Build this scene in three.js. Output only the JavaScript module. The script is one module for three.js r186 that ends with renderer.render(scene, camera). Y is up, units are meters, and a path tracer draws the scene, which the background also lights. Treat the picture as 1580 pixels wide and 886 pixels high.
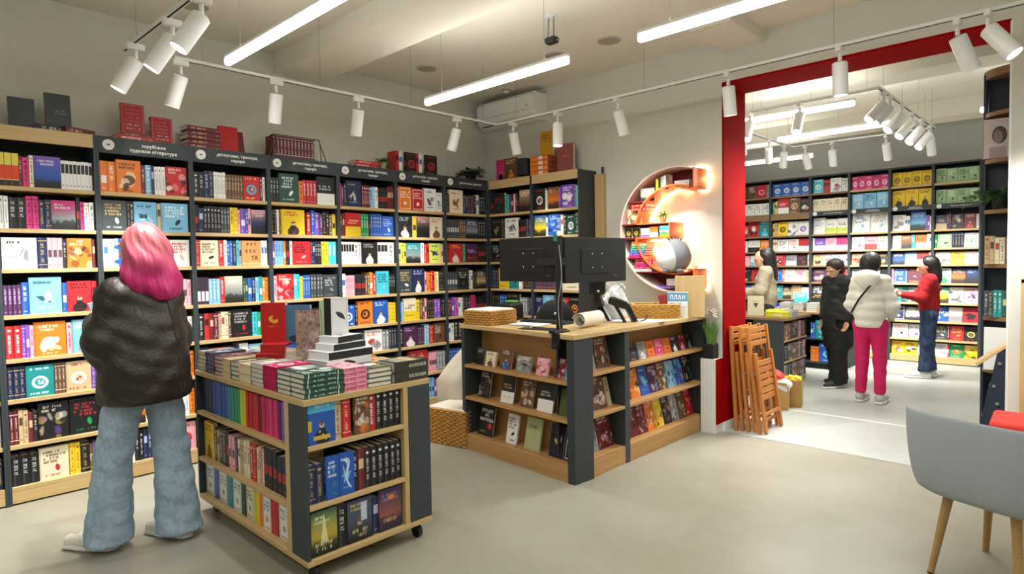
import * as THREE from 'three';
import { RoundedBoxGeometry } from 'three/addons/geometries/RoundedBoxGeometry.js';
import { mergeGeometries } from 'three/addons/utils/BufferGeometryUtils.js';
import { RectAreaLightUniformsLib } from 'three/addons/lights/RectAreaLightUniformsLib.js';

// ---------- camera, sky, exposure ----------
const scene = new THREE.Scene();
scene.background = new THREE.Color(0.02, 0.02, 0.022);
const W = 1580, H = 886, FOCAL = 959.7, EYE = 1.53;
const camera = new THREE.PerspectiveCamera(2 * Math.atan(H / 2 / FOCAL) * 180 / Math.PI, W / H, 0.05, 60);
const V = (x, y, z) => new THREE.Vector3(x, y, z);
{
  const yaw = 0.76348, pit = 0.039341, rol = -0.01646;
  const f = V(-Math.sin(yaw) * Math.cos(pit), -Math.sin(pit), -Math.cos(yaw) * Math.cos(pit));
  const r0 = V(Math.cos(yaw), 0, -Math.sin(yaw)), u0 = r0.clone().cross(f);
  const r = r0.clone().multiplyScalar(Math.cos(rol)).addScaledVector(u0, Math.sin(rol));
  const u = u0.clone().multiplyScalar(Math.cos(rol)).addScaledVector(r0, -Math.sin(rol));
  camera.position.set(0, EYE, 0);
  camera.quaternion.setFromRotationMatrix(new THREE.Matrix4().makeBasis(r, u, f.clone().negate()));
  camera.userData.axes = null;
  var CAM = { r, u, f };
}
const renderer = new THREE.WebGLRenderer({ antialias: true });
renderer.toneMapping = THREE.LinearToneMapping;
renderer.toneMappingExposure = 0.95;
renderer.shadowMap.enabled = true;
RectAreaLightUniformsLib.init();
const LED_I = 88, LED_UP = 27, SPOT_I = 12, SPOT_BACK_I = 7, NEON_I = 0.03;

// ---------- helpers ----------
const rng = (s) => () => { s = (s + 0x6d2b79f5) | 0; let t = Math.imul(s ^ (s >>> 15), 1 | s); t = (t + Math.imul(t ^ (t >>> 7), 61 | t)) ^ t; return ((t ^ (t >>> 14)) >>> 0) / 4294967296; };
const R0 = rng(7);
const names = {};
const numbered = (n) => { const k = (names[n] = (names[n] ?? -1) + 1); return k ? n + '_' + String(k).padStart(3, '0') : n; };
function part(name, geo, mat, parent, label) {
  const m = new THREE.Mesh(geo, mat); m.name = numbered(name); m.castShadow = m.receiveShadow = true; parent.add(m);
  if (label) m.userData.label = label;
  return m;
}
const setTag = (o, label, category, group) => { o.userData.label = label; o.userData.category = category; if (group) o.userData.group = group; return o; };
function thing(name, label, category, pos = [0, 0, 0], ry = 0, group) {
  const o = new THREE.Group(); o.name = numbered(name); o.position.set(...pos); o.rotation.y = ry; scene.add(o);
  return setTag(o, label, category, group);
}
function single(name, geo, mat, label, category, pos = [0, 0, 0], ry = 0, group) {
  const m = part(name, geo, mat, scene); m.position.set(...pos); m.rotation.y = ry; return setTag(m, label, category, group);
}
function struct(name, geo, mat) { const m = part(name, geo, mat, scene); m.userData.kind = 'structure'; return m; }
function uvBox(g) {  // metre uv, u along the longer side of each face
  const p = g.attributes.position, n = g.attributes.normal, uv = g.attributes.uv; g.computeBoundingBox();
  const s = g.boundingBox.getSize(V(0, 0, 0)).toArray(), off = R0() * 3;
  for (let i = 0; i < p.count; i++) {
    const a = [Math.abs(n.getX(i)), Math.abs(n.getY(i)), Math.abs(n.getZ(i))], q = [p.getX(i), p.getY(i), p.getZ(i)];
    const k = a.indexOf(Math.max(...a)), ax = [0, 1, 2].filter((c) => c !== k).sort((x, y) => s[y] - s[x]);
    uv.setXY(i, q[ax[0]] + off, q[ax[1]] + off * 0.7);
  }
  return g;
}
const box = (w, h, d, x = 0, y = 0, z = 0) => uvBox(new THREE.BoxGeometry(w, h, d)).translate(x, y, z);
const rbox = (w, h, d, r = 0.004, x = 0, y = 0, z = 0, seg = 2) => uvBox(new RoundedBoxGeometry(w, h, d, seg, Math.min(r, w / 2.01, h / 2.01, d / 2.01))).translate(x, y, z);
const span = (x0, x1, y0, y1, z0, z1, r = 0) => r ? rbox(Math.abs(x1 - x0), y1 - y0, Math.abs(z1 - z0), r, (x0 + x1) / 2, (y0 + y1) / 2, (z0 + z1) / 2) : box(Math.abs(x1 - x0), y1 - y0, Math.abs(z1 - z0), (x0 + x1) / 2, (y0 + y1) / 2, (z0 + z1) / 2);
const cyl = (r1, r2, h, x = 0, y = 0, z = 0, s = 20) => new THREE.CylinderGeometry(r1, r2, h, s).translate(x, y, z);
const merge = (l) => mergeGeometries(l.map((g) => { g = g.index ? g.toNonIndexed() : g; for (const k of Object.keys(g.attributes)) if (!['position', 'normal', 'uv'].includes(k)) g.deleteAttribute(k); return g; }));
function bar(a, b, w, h, up = V(0, 1, 0)) {  // a straight bar between two points
  const A = V(...a), B = V(...b), d = B.clone().sub(A), L = d.length(); d.normalize();
  const x = up.clone().cross(d).normalize(), y = d.clone().cross(x);
  return rbox(w, h, L, 0.003).applyMatrix4(new THREE.Matrix4().makeBasis(x, y, d).setPosition(A.add(B).multiplyScalar(0.5)));
}
function rod(a, b, r, s = 10) {
  const A = V(...a), B = V(...b), d = B.clone().sub(A), L = d.length();
  return new THREE.CylinderGeometry(r, r, L, s).applyQuaternion(new THREE.Quaternion().setFromUnitVectors(V(0, 1, 0), d.normalize())).translate((A.x + B.x) / 2, (A.y + B.y) / 2, (A.z + B.z) / 2);
}
const tube = (pts, r, n = 24, closed = false, s = 8) => new THREE.TubeGeometry(new THREE.CatmullRomCurve3(pts.map((p) => V(...p)), closed), n, r, s, closed);
const ORD = ['first', 'second', 'third', 'fourth', 'fifth', 'sixth', 'seventh', 'eighth', 'ninth', 'tenth', 'eleventh', 'twelfth', 'thirteenth', 'fourteenth', 'fifteenth', 'sixteenth', 'seventeenth', 'eighteenth', 'nineteenth', 'twentieth', 'twenty-first', 'twenty-second', 'twenty-third', 'twenty-fourth', 'twenty-fifth', 'twenty-sixth'];

// ---------- materials ----------
function canvasTex(w, h, draw, rep, srgb = true) {
  const c = document.createElement('canvas'); c.width = w; c.height = h; draw(c.getContext('2d'), w, h);
  const t = new THREE.CanvasTexture(c); t.wrapS = t.wrapT = THREE.RepeatWrapping; t.magFilter = THREE.LinearFilter; if (srgb) t.colorSpace = THREE.SRGBColorSpace;
  if (rep) t.repeat.set(...rep);
  return t;
}
function noiseTex(size, base, amp, octs, rep, seed, srgb = true, tint = [1, 1, 1]) {  // tiling value noise
  const r = rng(seed), lat = octs.map(([n]) => Float32Array.from({ length: n * n }, () => r() - 0.5)), d = new Uint8Array(size * size * 4);
  const sm = (t) => t * t * (3 - 2 * t);
  for (let y = 0; y < size; y++) for (let x = 0; x < size; x++) {
    let v = 0;
    octs.forEach(([n, w], k) => { const fx = x / size * n, fy = y / size * n, x0 = fx | 0, y0 = fy | 0, a = sm(fx - x0), b = sm(fy - y0), L = lat[k], g = (i, j) => L[(j % n) * n + (i % n)];
      v += w * ((g(x0, y0) * (1 - a) + g(x0 + 1, y0) * a) * (1 - b) + (g(x0, y0 + 1) * (1 - a) + g(x0 + 1, y0 + 1) * a) * b); });
    const o = (y * size + x) * 4; for (let c = 0; c < 3; c++) d[o + c] = Math.max(0, Math.min(255, base[c] + v * amp * tint[c])); d[o + 3] = 255;
  }
  const t = new THREE.DataTexture(d, size, size); t.wrapS = t.wrapT = THREE.RepeatWrapping; t.magFilter = THREE.LinearFilter; t.minFilter = THREE.LinearFilter; if (srgb) t.colorSpace = THREE.SRGBColorSpace; t.repeat.set(...rep); t.needsUpdate = true;
  return t;
}
const std = (color, roughness = 0.6, o = {}) => new THREE.MeshStandardMaterial({ color, roughness, ...o });
const plasterBump = noiseTex(256, [128, 128, 128], 90, [[8, 1], [32, 0.8], [96, 0.8]], [0.7, 0.7], 3, false);
const wallMat = std('#ffffff', 0.9, { map: noiseTex(256, [212, 211, 201], 8, [[3, 1], [9, 0.7], [64, 0.4]], [0.3, 0.3], 5), bumpMap: plasterBump, bumpScale: 0.002 });
const backWallMat = std('#ffffff', 0.9, { map: noiseTex(256, [205, 206, 200], 8, [[3, 1], [9, 0.7], [64, 0.4]], [0.3, 0.3], 6), bumpMap: plasterBump, bumpScale: 0.002 });
const ceilMat = std('#ffffff', 0.92, { map: noiseTex(256, [226, 221, 208], 6, [[3, 1], [7, 0.7], [64, 0.3]], [0.3, 0.3], 8), bumpMap: plasterBump, bumpScale: 0.002 });
const floorMat = std('#ffffff', 0.55, { map: noiseTex(512, [151, 147, 132], 20, [[2, 1], [5, 0.9], [13, 0.5], [61, 0.2]], [0.22, 0.22], 11, true, [1, 1, 1.1]), roughnessMap: noiseTex(256, [190, 190, 190], 50, [[5, 1], [17, 0.8]], [0.4, 0.4], 12, false), bumpMap: noiseTex(256, [128, 128, 128], 80, [[24, 1], [90, 1]], [1, 1], 13, false), bumpScale: 0.0008 });
const floorBackMat = std('#ffffff', 0.62, { map: noiseTex(512, [178, 181, 175], 8, [[3, 1], [7, 0.9], [19, 0.6], [61, 0.35]], [0.32, 0.32], 14), roughnessMap: noiseTex(256, [190, 190, 190], 50, [[5, 1], [17, 0.8], [60, 0.5]], [0.4, 0.4], 15, false) });
function woodTex(base, dark, seed, contrast = 1) {
  return canvasTex(1024, 512, (c, w, h) => {
    const r = rng(seed); c.fillStyle = base; c.fillRect(0, 0, w, h);
    for (let i = 0; i < 520; i++) {
      const y = r() * h, x = r() * w, L = 80 + r() * 500; c.strokeStyle = r() < 0.6 ? dark : '#fff3d8'; c.globalAlpha = (0.03 + r() * 0.1) * contrast; c.lineWidth = 0.6 + r() * 2.4; c.beginPath(); c.moveTo(x, y);
      c.bezierCurveTo(x + L / 3, y + (r() - 0.5) * 9, x + L * 0.66, y + (r() - 0.5) * 9, x + L, y + (r() - 0.5) * 6); c.stroke();
    }
    for (let k = 0; k < 6; k++) { const y = r() * h; c.globalAlpha = 0.07 * contrast; c.fillStyle = dark; c.fillRect(0, y, w, 12 + r() * 40); }
  }, [0.9, 1.6]);
}
const oakMat = std('#ffffff', 0.5, { map: woodTex('#c9ab78', '#8a6434', 21) });
const counterOak = std('#ffffff', 0.5, { map: woodTex('#b98d55', '#6f4a1f', 22, 1.3) });
const chairWood = std('#ffffff', 0.42, { map: woodTex('#c07a38', '#7d3f12', 23, 1.0) });
const legWood = std('#ffffff', 0.45, { map: woodTex('#b08b57', '#77552b', 24) });
const darkOak = std('#ffffff', 0.5, { map: woodTex('#8a6a48', '#4c3620', 25) });
const graphite = std('#343c41', 0.55, { bumpMap: plasterBump, bumpScale: 0.0002 });
const graphiteDark = std('#2b3134', 0.6);
const navy = std('#1d2a3d', 0.5);
const redPaint = new THREE.MeshPhysicalMaterial({ color: '#960004', roughness: 0.85, specularIntensity: 0.12 });
const whitePaint = std('#e9e9e6', 0.45);
const whiteMetal = std('#e6e6e4', 0.35);
const blackPlastic = std('#121416', 0.38);
const blackMatte = std('#17181a', 0.75);
const chrome = std('#c9c9c9', 0.25, { metalness: 0.9 });
const greyMetal = std('#8b8a86', 0.4, { metalness: 0.6 });
const pageMat = std('#e8e2d2', 0.9, { map: canvasTex(64, 64, (c) => { c.fillStyle = '#f3eee2'; c.fillRect(0, 0, 64, 64); for (let i = 0; i < 64; i += 2) { c.fillStyle = i % 6 ? '#ddd5c3' : '#cfc6b2'; c.fillRect(0, i, 64, 1); } }) });
const paperMat = std('#eceae4', 0.85);
const emis = (r, g, b, k = 1) => new THREE.MeshStandardMaterial({ color: '#ffffff', emissive: new THREE.Color(r, g, b), emissiveIntensity: k, roughness: 0.5 });
// ---------- room shell ----------
const XW = -5.42, ZB = -5.25, ZP = -5.696, CEIL = 3.43, XR = 2.9, ZF = 3.2, XB0 = -5.0, XB1 = 1.4, ZBB = -10.8;
struct('floor', span(XW, XR, -0.1, 0, ZB + 0.02, ZF), floorMat);
struct('floor_back', span(XW, XR, -0.1, 0, ZBB - 0.2, ZB + 0.02), floorBackMat);
struct('ceiling', span(XW - 0.2, XR + 0.2, CEIL, CEIL + 0.15, ZB, ZF + 0.2), ceilMat);
struct('ceiling_back', span(XW - 0.2, XR + 0.2, CEIL, CEIL + 0.15, ZBB - 0.2, ZB), ceilMat);
struct('wall_left', span(XW - 0.2, XW, -0.1, CEIL, ZP, ZF + 0.2), wallMat);
struct('wall_right', span(XR, XR + 0.2, -0.1, CEIL, ZP, ZF + 0.2), wallMat);
struct('wall_front', span(XW, XR, -0.1, CEIL, ZF, ZF + 0.2), wallMat);
struct('wall_back', merge([span(XW, -2.44, 0, CEIL, ZP, ZB), span(-0.473, XR, 0, CEIL, ZP, ZB), span(-2.44, -0.473, 3.065, CEIL, ZP, ZB)]), wallMat);
struct('wall_far', span(XB0 - 0.2, XB1 + 0.2, -0.1, CEIL, ZBB - 0.2, ZBB), backWallMat);
struct('wall_far_left', span(XB0 - 0.2, XB0, -0.1, CEIL, ZBB, ZP), backWallMat);
struct('wall_far_right', span(XB1, XB1 + 0.2, -0.1, CEIL, ZBB, ZP), backWallMat);
// red painted reveal of the opening: thin boards lining jamb and soffit
struct('trim_1', span(-2.452, -2.436, 0.085, 3.06, ZP - 0.001, ZB + 0.002), redPaint);
struct('trim_2', span(-2.452, -0.474, 3.052, 3.068, ZP - 0.001, ZB + 0.002), redPaint);
struct('trim_3', span(-0.479, -0.467, 0, 3.06, ZP - 0.001, ZB + 0.002), whitePaint);
struct('trim_4', span(-2.452, -2.43, 0, 0.085, ZP - 0.004, ZB + 0.004), whitePaint);
struct('trim_5', span(-2.44, -0.47, 0, 0.003, ZB - 0.02, ZB + 0.02), floorBackMat);
struct('trim_6', span(-2.9, 1.0, 0, 0.003, -6.44, -6.4), whitePaint);
// low plinth that continues the reveal into the shop, red on the passage side
{
  struct('pier_wall', span(-2.592, -2.452, 0, 0.655, -5.11, ZB), whitePaint);
  struct('pier_wall_panel', span(-2.452, -2.444, 0.08, 0.655, -5.11, ZB), redPaint);
}
// ceiling beams
struct('beam_1', span(XW, XR, 3.25, CEIL, -3.06, -2.62), ceilMat);
struct('beam_2', span(-2.42, -2.08, 3.33, CEIL, -5.25, -4.6), ceilMat);
struct('beam_3', span(XB0, XB1, 3.2, CEIL, -7.0, -6.6), ceilMat);
struct('beam_4', span(XB0, XB1, 3.22, CEIL, -9.6, -9.2), ceilMat);
// round ceiling grilles
[[-4.79, -3.02], [-4.8, -3.87], [-3.13, -4.53], [-4.8, -1.74], [-3.69, -4.49]].forEach(([x, z], i) => {
  const t = thing('ceiling_speaker', `round pale ceiling speaker, ${['second of four over the bookcases', 'third of four over the bookcases', 'nearest the doorway beam', 'first of four over the bookcases', 'above the small lit rail spotlight'][i]}`, 'speaker', [x, CEIL, z], 0, 'round ceiling speakers');
  part('rim', new THREE.TorusGeometry(0.095, 0.008, 8, 28).rotateX(Math.PI / 2).translate(0, -0.004, 0), std('#b9b2a2', 0.6), t);
  part('grille', cyl(0.093, 0.093, 0.008, 0, -0.005, 0, 28), std('#a39c8e', 0.9), t);
});
{ // bracket with a small black sensor
  const t = thing('ceiling_sensor', 'small black sensor hanging from a white two-rod ceiling bracket', 'sensor', [-3.14, CEIL, -3.77]);
  part('plate', cyl(0.05, 0.05, 0.01, 0, -0.005, 0), whiteMetal, t);
  for (const s of [-1, 1]) part('rod', rod([s * 0.025, 0, 0], [s * 0.03, -0.17, 0.01], 0.006), greyMetal, t);
  part('head', rbox(0.1, 0.05, 0.07, 0.015, 0.01, -0.19, 0.01), blackPlastic, t);
  part('arm', rod([0.04, -0.19, 0.01], [0.1, -0.21, 0.03], 0.006), greyMetal, t);
}
{ const t = thing('smoke_detector', 'small white dome detector on ceiling above the air conditioner', 'detector', [-4.82, CEIL, -5.0]);
  part('dome', new THREE.SphereGeometry(0.045, 16, 8, 0, 6.3, 1.57, 1.57).scale(1, 0.7, 1), whiteMetal, t); part('ring', cyl(0.05, 0.05, 0.012, 0, -0.004, 0), greyMetal, t); }

// ---------- linear lamps ----------
const ledGlow = emis(1, 0.985, 0.95, 9), ledGlowB = emis(1, 0.99, 0.96, 9);
function linearLamp(x, y, z, len, label, k = 1) {
  const t = thing('linear_lamp', label, 'lamp', [x, y, z], 0, z < -5.5 ? 'linear lamps in the back room' : 'linear lamps in the shop');
  part('housing', rbox(len, 0.022, 0.036, 0.006, 0, 0.03, 0), whiteMetal, t);
  part('diffuser', rbox(len - 0.004, 0.05, 0.044, 0.016, 0, -0.004, 0), ledGlow, t);
  for (const s of [-1, 1]) { const w = part('wire', rod([s * len * 0.36, 0.04, 0], [s * len * 0.36, CEIL - y, 0], 0.0015, 6), greyMetal, t); part('canopy', cyl(0.025, 0.025, 0.02, s * len * 0.36, CEIL - y - 0.01, 0), whiteMetal, w); }
  const l = new THREE.RectAreaLight(new THREE.Color(0.99, 1, 0.945), LED_I * k, len, 0.045); l.position.set(x, y - 0.034, z); l.rotation.x = -Math.PI / 2; scene.add(l); l.name = 'linear_lamp_light';
  const up = new THREE.RectAreaLight(new THREE.Color(0.99, 1, 0.945), LED_UP * k, len, 0.04); up.position.set(x, y + 0.045, z); up.rotation.x = Math.PI / 2; scene.add(up); up.name = 'linear_lamp_uplight';
}
linearLamp(-3.39, 2.86, -1.69, 1.5, 'glowing linear lamp hanging at left above the pink-haired shopper');
linearLamp(-3.33, 2.86, -3.27, 1.5, 'glowing linear lamp hanging over the counter, in front of the air conditioner');
linearLamp(-1.3, 2.86, -3.27, 1.5, 'glowing linear lamp hanging before the doorway beam');
linearLamp(-1.3, 2.86, -1.0, 1.5, 'linear lamp overhead above the open floor');
linearLamp(0.9, 2.86, -2.6, 1.5, 'linear lamp behind the white wall end');
linearLamp(-2.6, 2.86, 0.9, 1.5, 'linear lamp behind the pink-haired shopper, out over the entrance floor');
linearLamp(0.6, 2.86, 1.4, 1.5, 'linear lamp at the entrance side of the shop');
linearLamp(-2.25, 2.95, -6.38, 1.1, 'glowing linear lamp in back room, beyond the red soffit', 1.5);
linearLamp(-2.25, 2.95, -7.64, 1.25, 'glowing linear lamp in back room, lower and deeper one', 1.5);
linearLamp(-0.3, 2.95, -7.64, 1.25, 'linear lamp in back room hidden behind the white wall', 1.3);
linearLamp(-3.6, 2.95, -9.2, 1.25, 'linear lamp at back of the far room by the shelves', 1.1);

// ---------- tracks and spotlights ----------
function track(label, a, b) {
  const t = thing('lamp_track', label, 'track', [0, 0, 0], 0, a[2] < -5.5 ? 'lamp rails in the back room' : 'lamp rails in the shop');
  part('rail', bar(a, b, 0.03, 0.02), whiteMetal, t);
  part('slot', bar([a[0], a[1] - 0.0105, a[2]], [b[0], b[1] - 0.0105, b[2]], 0.012, 0.003), blackMatte, t);
  const n = 3; for (let i = 0; i <= n; i++) { const k = 0.06 + 0.88 * i / n, p = a.map((q, j) => q + (b[j] - q) * k); part('wire', rod(p, [p[0], CEIL, p[2]], 0.0014, 6), greyMetal, t); }
}
const TY = 2.9;
track('white lamp rail along the bookcase wall', [-4.41, TY, -1.46], [-4.41, TY, -4.42]);
track('white lamp rail along the wall with the red opening', [-4.43, TY, -4.43], [0.4, TY, -4.43]);
track('white lamp rail crossing above the pink-haired shopper', [-4.45, TY, -1.19], [-0.6, TY, -1.26]);
track('lamp rail in back room just past the red soffit', [-3.04, 3, -6.19], [-1.46, 3, -6.19]);
track('lamp rail in back room running away above bright spotlights', [-1.46, 3, -6.19], [-1.46, 3, -8.6]);
track('lamp rail in back room in front of the far shelves', [-3.04, 3, -8.6], [-1.46, 3, -8.6]);
track('lamp rail in back room at its far-room window side', [-3.04, 3, -6.19], [-3.04, 3, -8.6]);
scene.children[scene.children.length - 1].userData.label = 'lamp rail in back room receding beside the red jamb';
const lensGlow = emis(1, 0.98, 0.93, 7);
function spot(p, aim, label, I, opt = {}) {
  const t = thing('track_spotlight', label, 'spotlight', p, 0, p[2] < -5.5 ? 'track spotlights in the back room' : 'track spotlights in the shop');
  const L = opt.len ?? 0.21, r = opt.r ?? 0.046, d = V(aim[0] - p[0], aim[1] - p[1] + 0.12, aim[2] - p[2]).normalize();
  if (opt.tilt) d.lerp(V(0, -1, 0), 1 - opt.tilt).normalize();
  part('adapter', rbox(0.035, 0.04, 0.1, 0.008, 0, -0.028, 0), whiteMetal, t);
  part('bracket', rod([0, -0.05, 0], [0, -0.1, 0], 0.012), whiteMetal, t);
  const q = new THREE.Quaternion().setFromUnitVectors(V(0, -1, 0), d), c = V(0, -0.11, 0);
  const g = new THREE.LatheGeometry([[0.001, 0], [r - 0.006, 0], [r, -0.006], [r, -L], [r - 0.004, -L], [r - 0.005, -L + 0.012], [0.001, -L + 0.012]].map(([a, b]) => new THREE.Vector2(a, b)).reverse(), 24).applyQuaternion(q).translate(c.x, c.y, c.z);
  part('housing', g, whiteMetal, t);
  part('lens', new THREE.CylinderGeometry(r - 0.007, r - 0.007, 0.004, 24).translate(0, -L + 0.006, 0).applyQuaternion(q).translate(c.x, c.y, c.z), lensGlow, t);
  const s = new THREE.SpotLight(new THREE.Color(1, 0.99, 0.935), I, 0, opt.cone ?? 0.62, 0.75, 2), o = V(...p).add(c).addScaledVector(d, L + 0.01);
  s.position.copy(o); s.target.position.copy(o).addScaledVector(d, 1); s.shadow.radius = 2; s.castShadow = true; scene.add(s, s.target); s.name = 'spotlight_beam'; s.target.name = 'spotlight_aim';
}
const LA = -5.15;
spot([-4.27, TY, -1.2], [-4.62, 0.9, -0.25], 'white track spotlight with glowing lens, nearest the two black top-shelf books', SPOT_I * 0.9, { tilt: 1, cone: 0.75 });
spot([-4.41, TY, -1.5], [LA, 1.2, -0.85], 'white track spotlight tucked behind the glowing-lens one over the first bays', SPOT_I * 1.9, { tilt: 0.6 });
spot([-3.72, TY, -1.23], [-4.2, 0.9, -0.15], 'white track spotlight slanting steeply, second on the crossing rail', SPOT_I * 0.9, { tilt: 1, cone: 0.75 });
spot([-3.3, TY, -1.23], [-3.55, 0.9, -0.1], 'large white spotlight with glowing lens at upper frame edge', SPOT_I * 0.5, { tilt: 1 });
spot([-4.41, TY, -2.15], [LA, 1.2, -2.15], 'white track spotlight hanging above the third and fourth bays', SPOT_I, { tilt: 0.5 });
spot([-4.41, TY, -2.84], [LA, 1.2, -2.9], 'white track spotlight between two hanging wires, above the fifth bay', SPOT_I, { tilt: 0.6 });
spot([-4.41, TY, -3.9], [LA, 1.3, -3.7], 'white track spotlight left of the rail corner', SPOT_I * 0.85, { tilt: 0.7 });
spot([-4.19, TY, -4.43], [-4.2, 1.3, -5.0], 'white track spotlight just right of the rail corner', SPOT_I * 0.5, { tilt: 0.7 });
spot([-3.63, TY, -4.43], [-3.5, 0, -4.2], 'track spotlight with glowing ring over the yellow book', SPOT_I * 0.6, { tilt: 1 });
spot([-2.98, TY, -4.43], [-2.95, 1.6, -5.2], 'pale track spotlight on rail above the letter-shaped shelf', SPOT_I * 0.8, { tilt: 0.75 });
spot([-2.02, TY, -4.43], [-2.0, 0.4, -5.2], 'white track spotlight in front of the red corner', SPOT_I * 0.4, { tilt: 0.5 });
spot([-1.27, TY, -4.43], [-1.25, 0.1, -5.0], 'white track spotlight crossing the middle of the red soffit', SPOT_I * 0.33, { tilt: 0.4 });
spot([-0.645, TY, -4.43], [-0.1, 1.3, -5.25], 'white track spotlight crossing the right end of the red soffit', SPOT_I * 1.2, { tilt: 0.9 });
spot([-0.5, TY, -4.4], [0.7, 1.3, -4.2], 'white track spotlight aimed at the white wall, lens glowing', SPOT_I * 2.2, { tilt: 0.9 });
[[-2.6, -6.19], [-2.12, -6.19]].forEach(([x, z], i) => spot([x, 3, z], [x, 1.2, -4.5], `bright spotlight in back room facing the shop, ${i ? 'right' : 'left'} of a pair`, SPOT_BACK_I * 0.7, { tilt: 0.6 }));
[-6.35, -6.55, -7.0, -7.45, -7.9, -8.35].forEach((z, i) => spot([-1.46, 3, z], [-3.4, 0.6, z + 2.6], `bright back-room spotlight, ${ORD[i]} along the receding rail`, SPOT_BACK_I * 0.9, { tilt: 0.8, cone: 0.75 }));
[-2.88, -2.55, -1.95, -1.5].forEach((x, i) => spot([x, 3, -8.6], [x + [0.2, -0.3, 0, 0][i], 1.4, -10.45], `unlit-looking back-room spotlight aimed at the far shelves, ${ORD[i]} from left`, SPOT_BACK_I * 2.6, { tilt: 0.6, cone: 0.75 }));
[-7.0, -7.8, -8.3].forEach((z, i) => spot([-3.04, 3, z], [-4.0, 1.3, -10.4], `slanted back-room spotlight beside the red jamb, ${ORD[i]} going in`, SPOT_BACK_I * 1.3, { tilt: 0.7 }));

// ---------- air conditioners ----------
function airCon(pos, ry, w, label) {
  const t = thing('air_conditioner', label, 'air conditioner', pos, ry);
  const prof = new THREE.Shape([[0, 0], [0.13, 0], [0.2, 0.05], [0.23, 0.1], [0.23, 0.25], [0.2, 0.28], [0, 0.28]].map(([a, b]) => new THREE.Vector2(a, b)));
  part('casing', new THREE.ExtrudeGeometry(prof, { depth: w, bevelEnabled: true, bevelSize: 0.006, bevelThickness: 0.006, bevelSegments: 2 }).rotateY(-Math.PI / 2).translate(w / 2, 0, 0), whitePaint, t);
  part('louvre', box(w * 0.9, 0.055, 0.004).rotateX(-0.95).translate(0, 0.03, 0.172), std('#3a3a3a', 0.6), t);
  part('seam', box(w * 0.995, 0.004, 0.004, 0, 0.1, 0.234), std('#9a9a96', 0.6), t);
  part('display', box(0.03, 0.012, 0.003, w * 0.4, 0.14, 0.236), std('#777', 0.4), t);
}
airCon([-4.885, 3.08, ZB], 0, 0.86, 'white wall air conditioner in the upper room corner above the bookcases');
airCon([XB0, 2.6, -9.6], Math.PI / 2, 0.9, 'white air conditioner in back room, half hidden by the red jamb');
// ---------- book printing: two atlases of covers, spines and headers ----------
const PAL = { k: '#17181b', d: '#3d4348', g: '#8f9496', w: '#eeeeea', c: '#ece0c2', r: '#c4222a', m: '#6a1a26', p: '#eda9b4', h: '#d92a7c', o: '#ea7c25', y: '#efcb1f', l: '#c9d860', e: '#1f9a58', f: '#1f4a3c', t: '#1c8c90', b: '#2158b4', n: '#1c2850', s: '#7fbfe6', v: '#7a4bb2', u: '#4a2550', x: '#6b4a33', z: '#cdb58a', a: '#3cc0d4', j: '#a3c596', q: '#c9185a' };
const CN = { k: 'black', d: 'charcoal', g: 'grey', w: 'white', c: 'cream', r: 'red', m: 'maroon', p: 'pink', h: 'magenta', o: 'orange', y: 'yellow', l: 'lime', e: 'green', f: 'dark-green', t: 'teal', b: 'blue', n: 'navy', s: 'pale-blue', v: 'violet', u: 'plum', x: 'brown', z: 'tan', a: 'turquoise', j: 'sage-green', q: 'crimson' };
class Atlas {
  constructor(size) { this.size = size; this.cv = document.createElement('canvas'); this.cv.width = this.cv.height = size; this.c = this.cv.getContext('2d'); this.c.fillStyle = '#888'; this.c.fillRect(0, 0, size, size); this.rows = []; this.y = 0; }
  add(w, h, draw) {
    const W2 = w + 2, H2 = h + 2; let r = this.rows.find((q) => q.h === H2 && q.x + W2 <= this.size);
    if (!r) { if (this.y + H2 > this.size) throw new Error('atlas full'); r = { x: 0, y: this.y, h: H2 }; this.rows.push(r); this.y += H2; }
    const x = r.x, y = r.y; r.x += W2; this.c.save(); this.c.beginPath(); this.c.rect(x, y, W2, H2); this.c.clip(); this.c.translate(x + 1, y + 1); draw(this.c, w, h); this.c.restore();
    const t = [(x + 1.5) / this.size, 1 - (y + h + 0.5) / this.size, (x + w + 0.5) / this.size, 1 - (y + 1.5) / this.size];
    if (this === HERO) HERO_T.add(t);
    return t;
  }
  material(rough) { const t = new THREE.CanvasTexture(this.cv); t.colorSpace = THREE.SRGBColorSpace; t.magFilter = THREE.LinearFilter; return std('#ffffff', rough, { map: t }); }
}
const HERO_T = new Set(), AT = new Atlas(2048), HERO = new Atlas(2048);
const bg = (c, w, h, col) => { c.fillStyle = col; c.fillRect(-1, -1, w + 2, h + 2); };
function glyphs(c, r, x, y, w, h, col, n) {  // print too small to read in the photo: letter-like strokes
  c.fillStyle = col; const s = w / n;
  for (let i = 0; i < n; i++) { if (r() < 0.12) continue; const gx = x + i * s; c.fillRect(gx, y, s * 0.28, h); if (r() < 0.8) c.fillRect(gx, y + (r() < 0.5 ? 0 : h * 0.4), s * 0.7, Math.max(1, h * 0.22)); if (r() < 0.5) c.fillRect(gx + s * 0.5, y, s * 0.25, h); }
}
const solidT = {}, spineT = {};
const solid = (k) => solidT[k] ??= AT.add(6, 6, (c, w, h) => bg(c, w, h, PAL[k] ?? k));
const pageT = AT.add(16, 64, (c, w, h) => { bg(c, w, h, '#efe9db'); for (let i = 0; i < h; i += 2) { c.fillStyle = i % 6 ? '#dcd3c0' : '#cbc1ac'; c.fillRect(0, i, w, 1); } });
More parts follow.
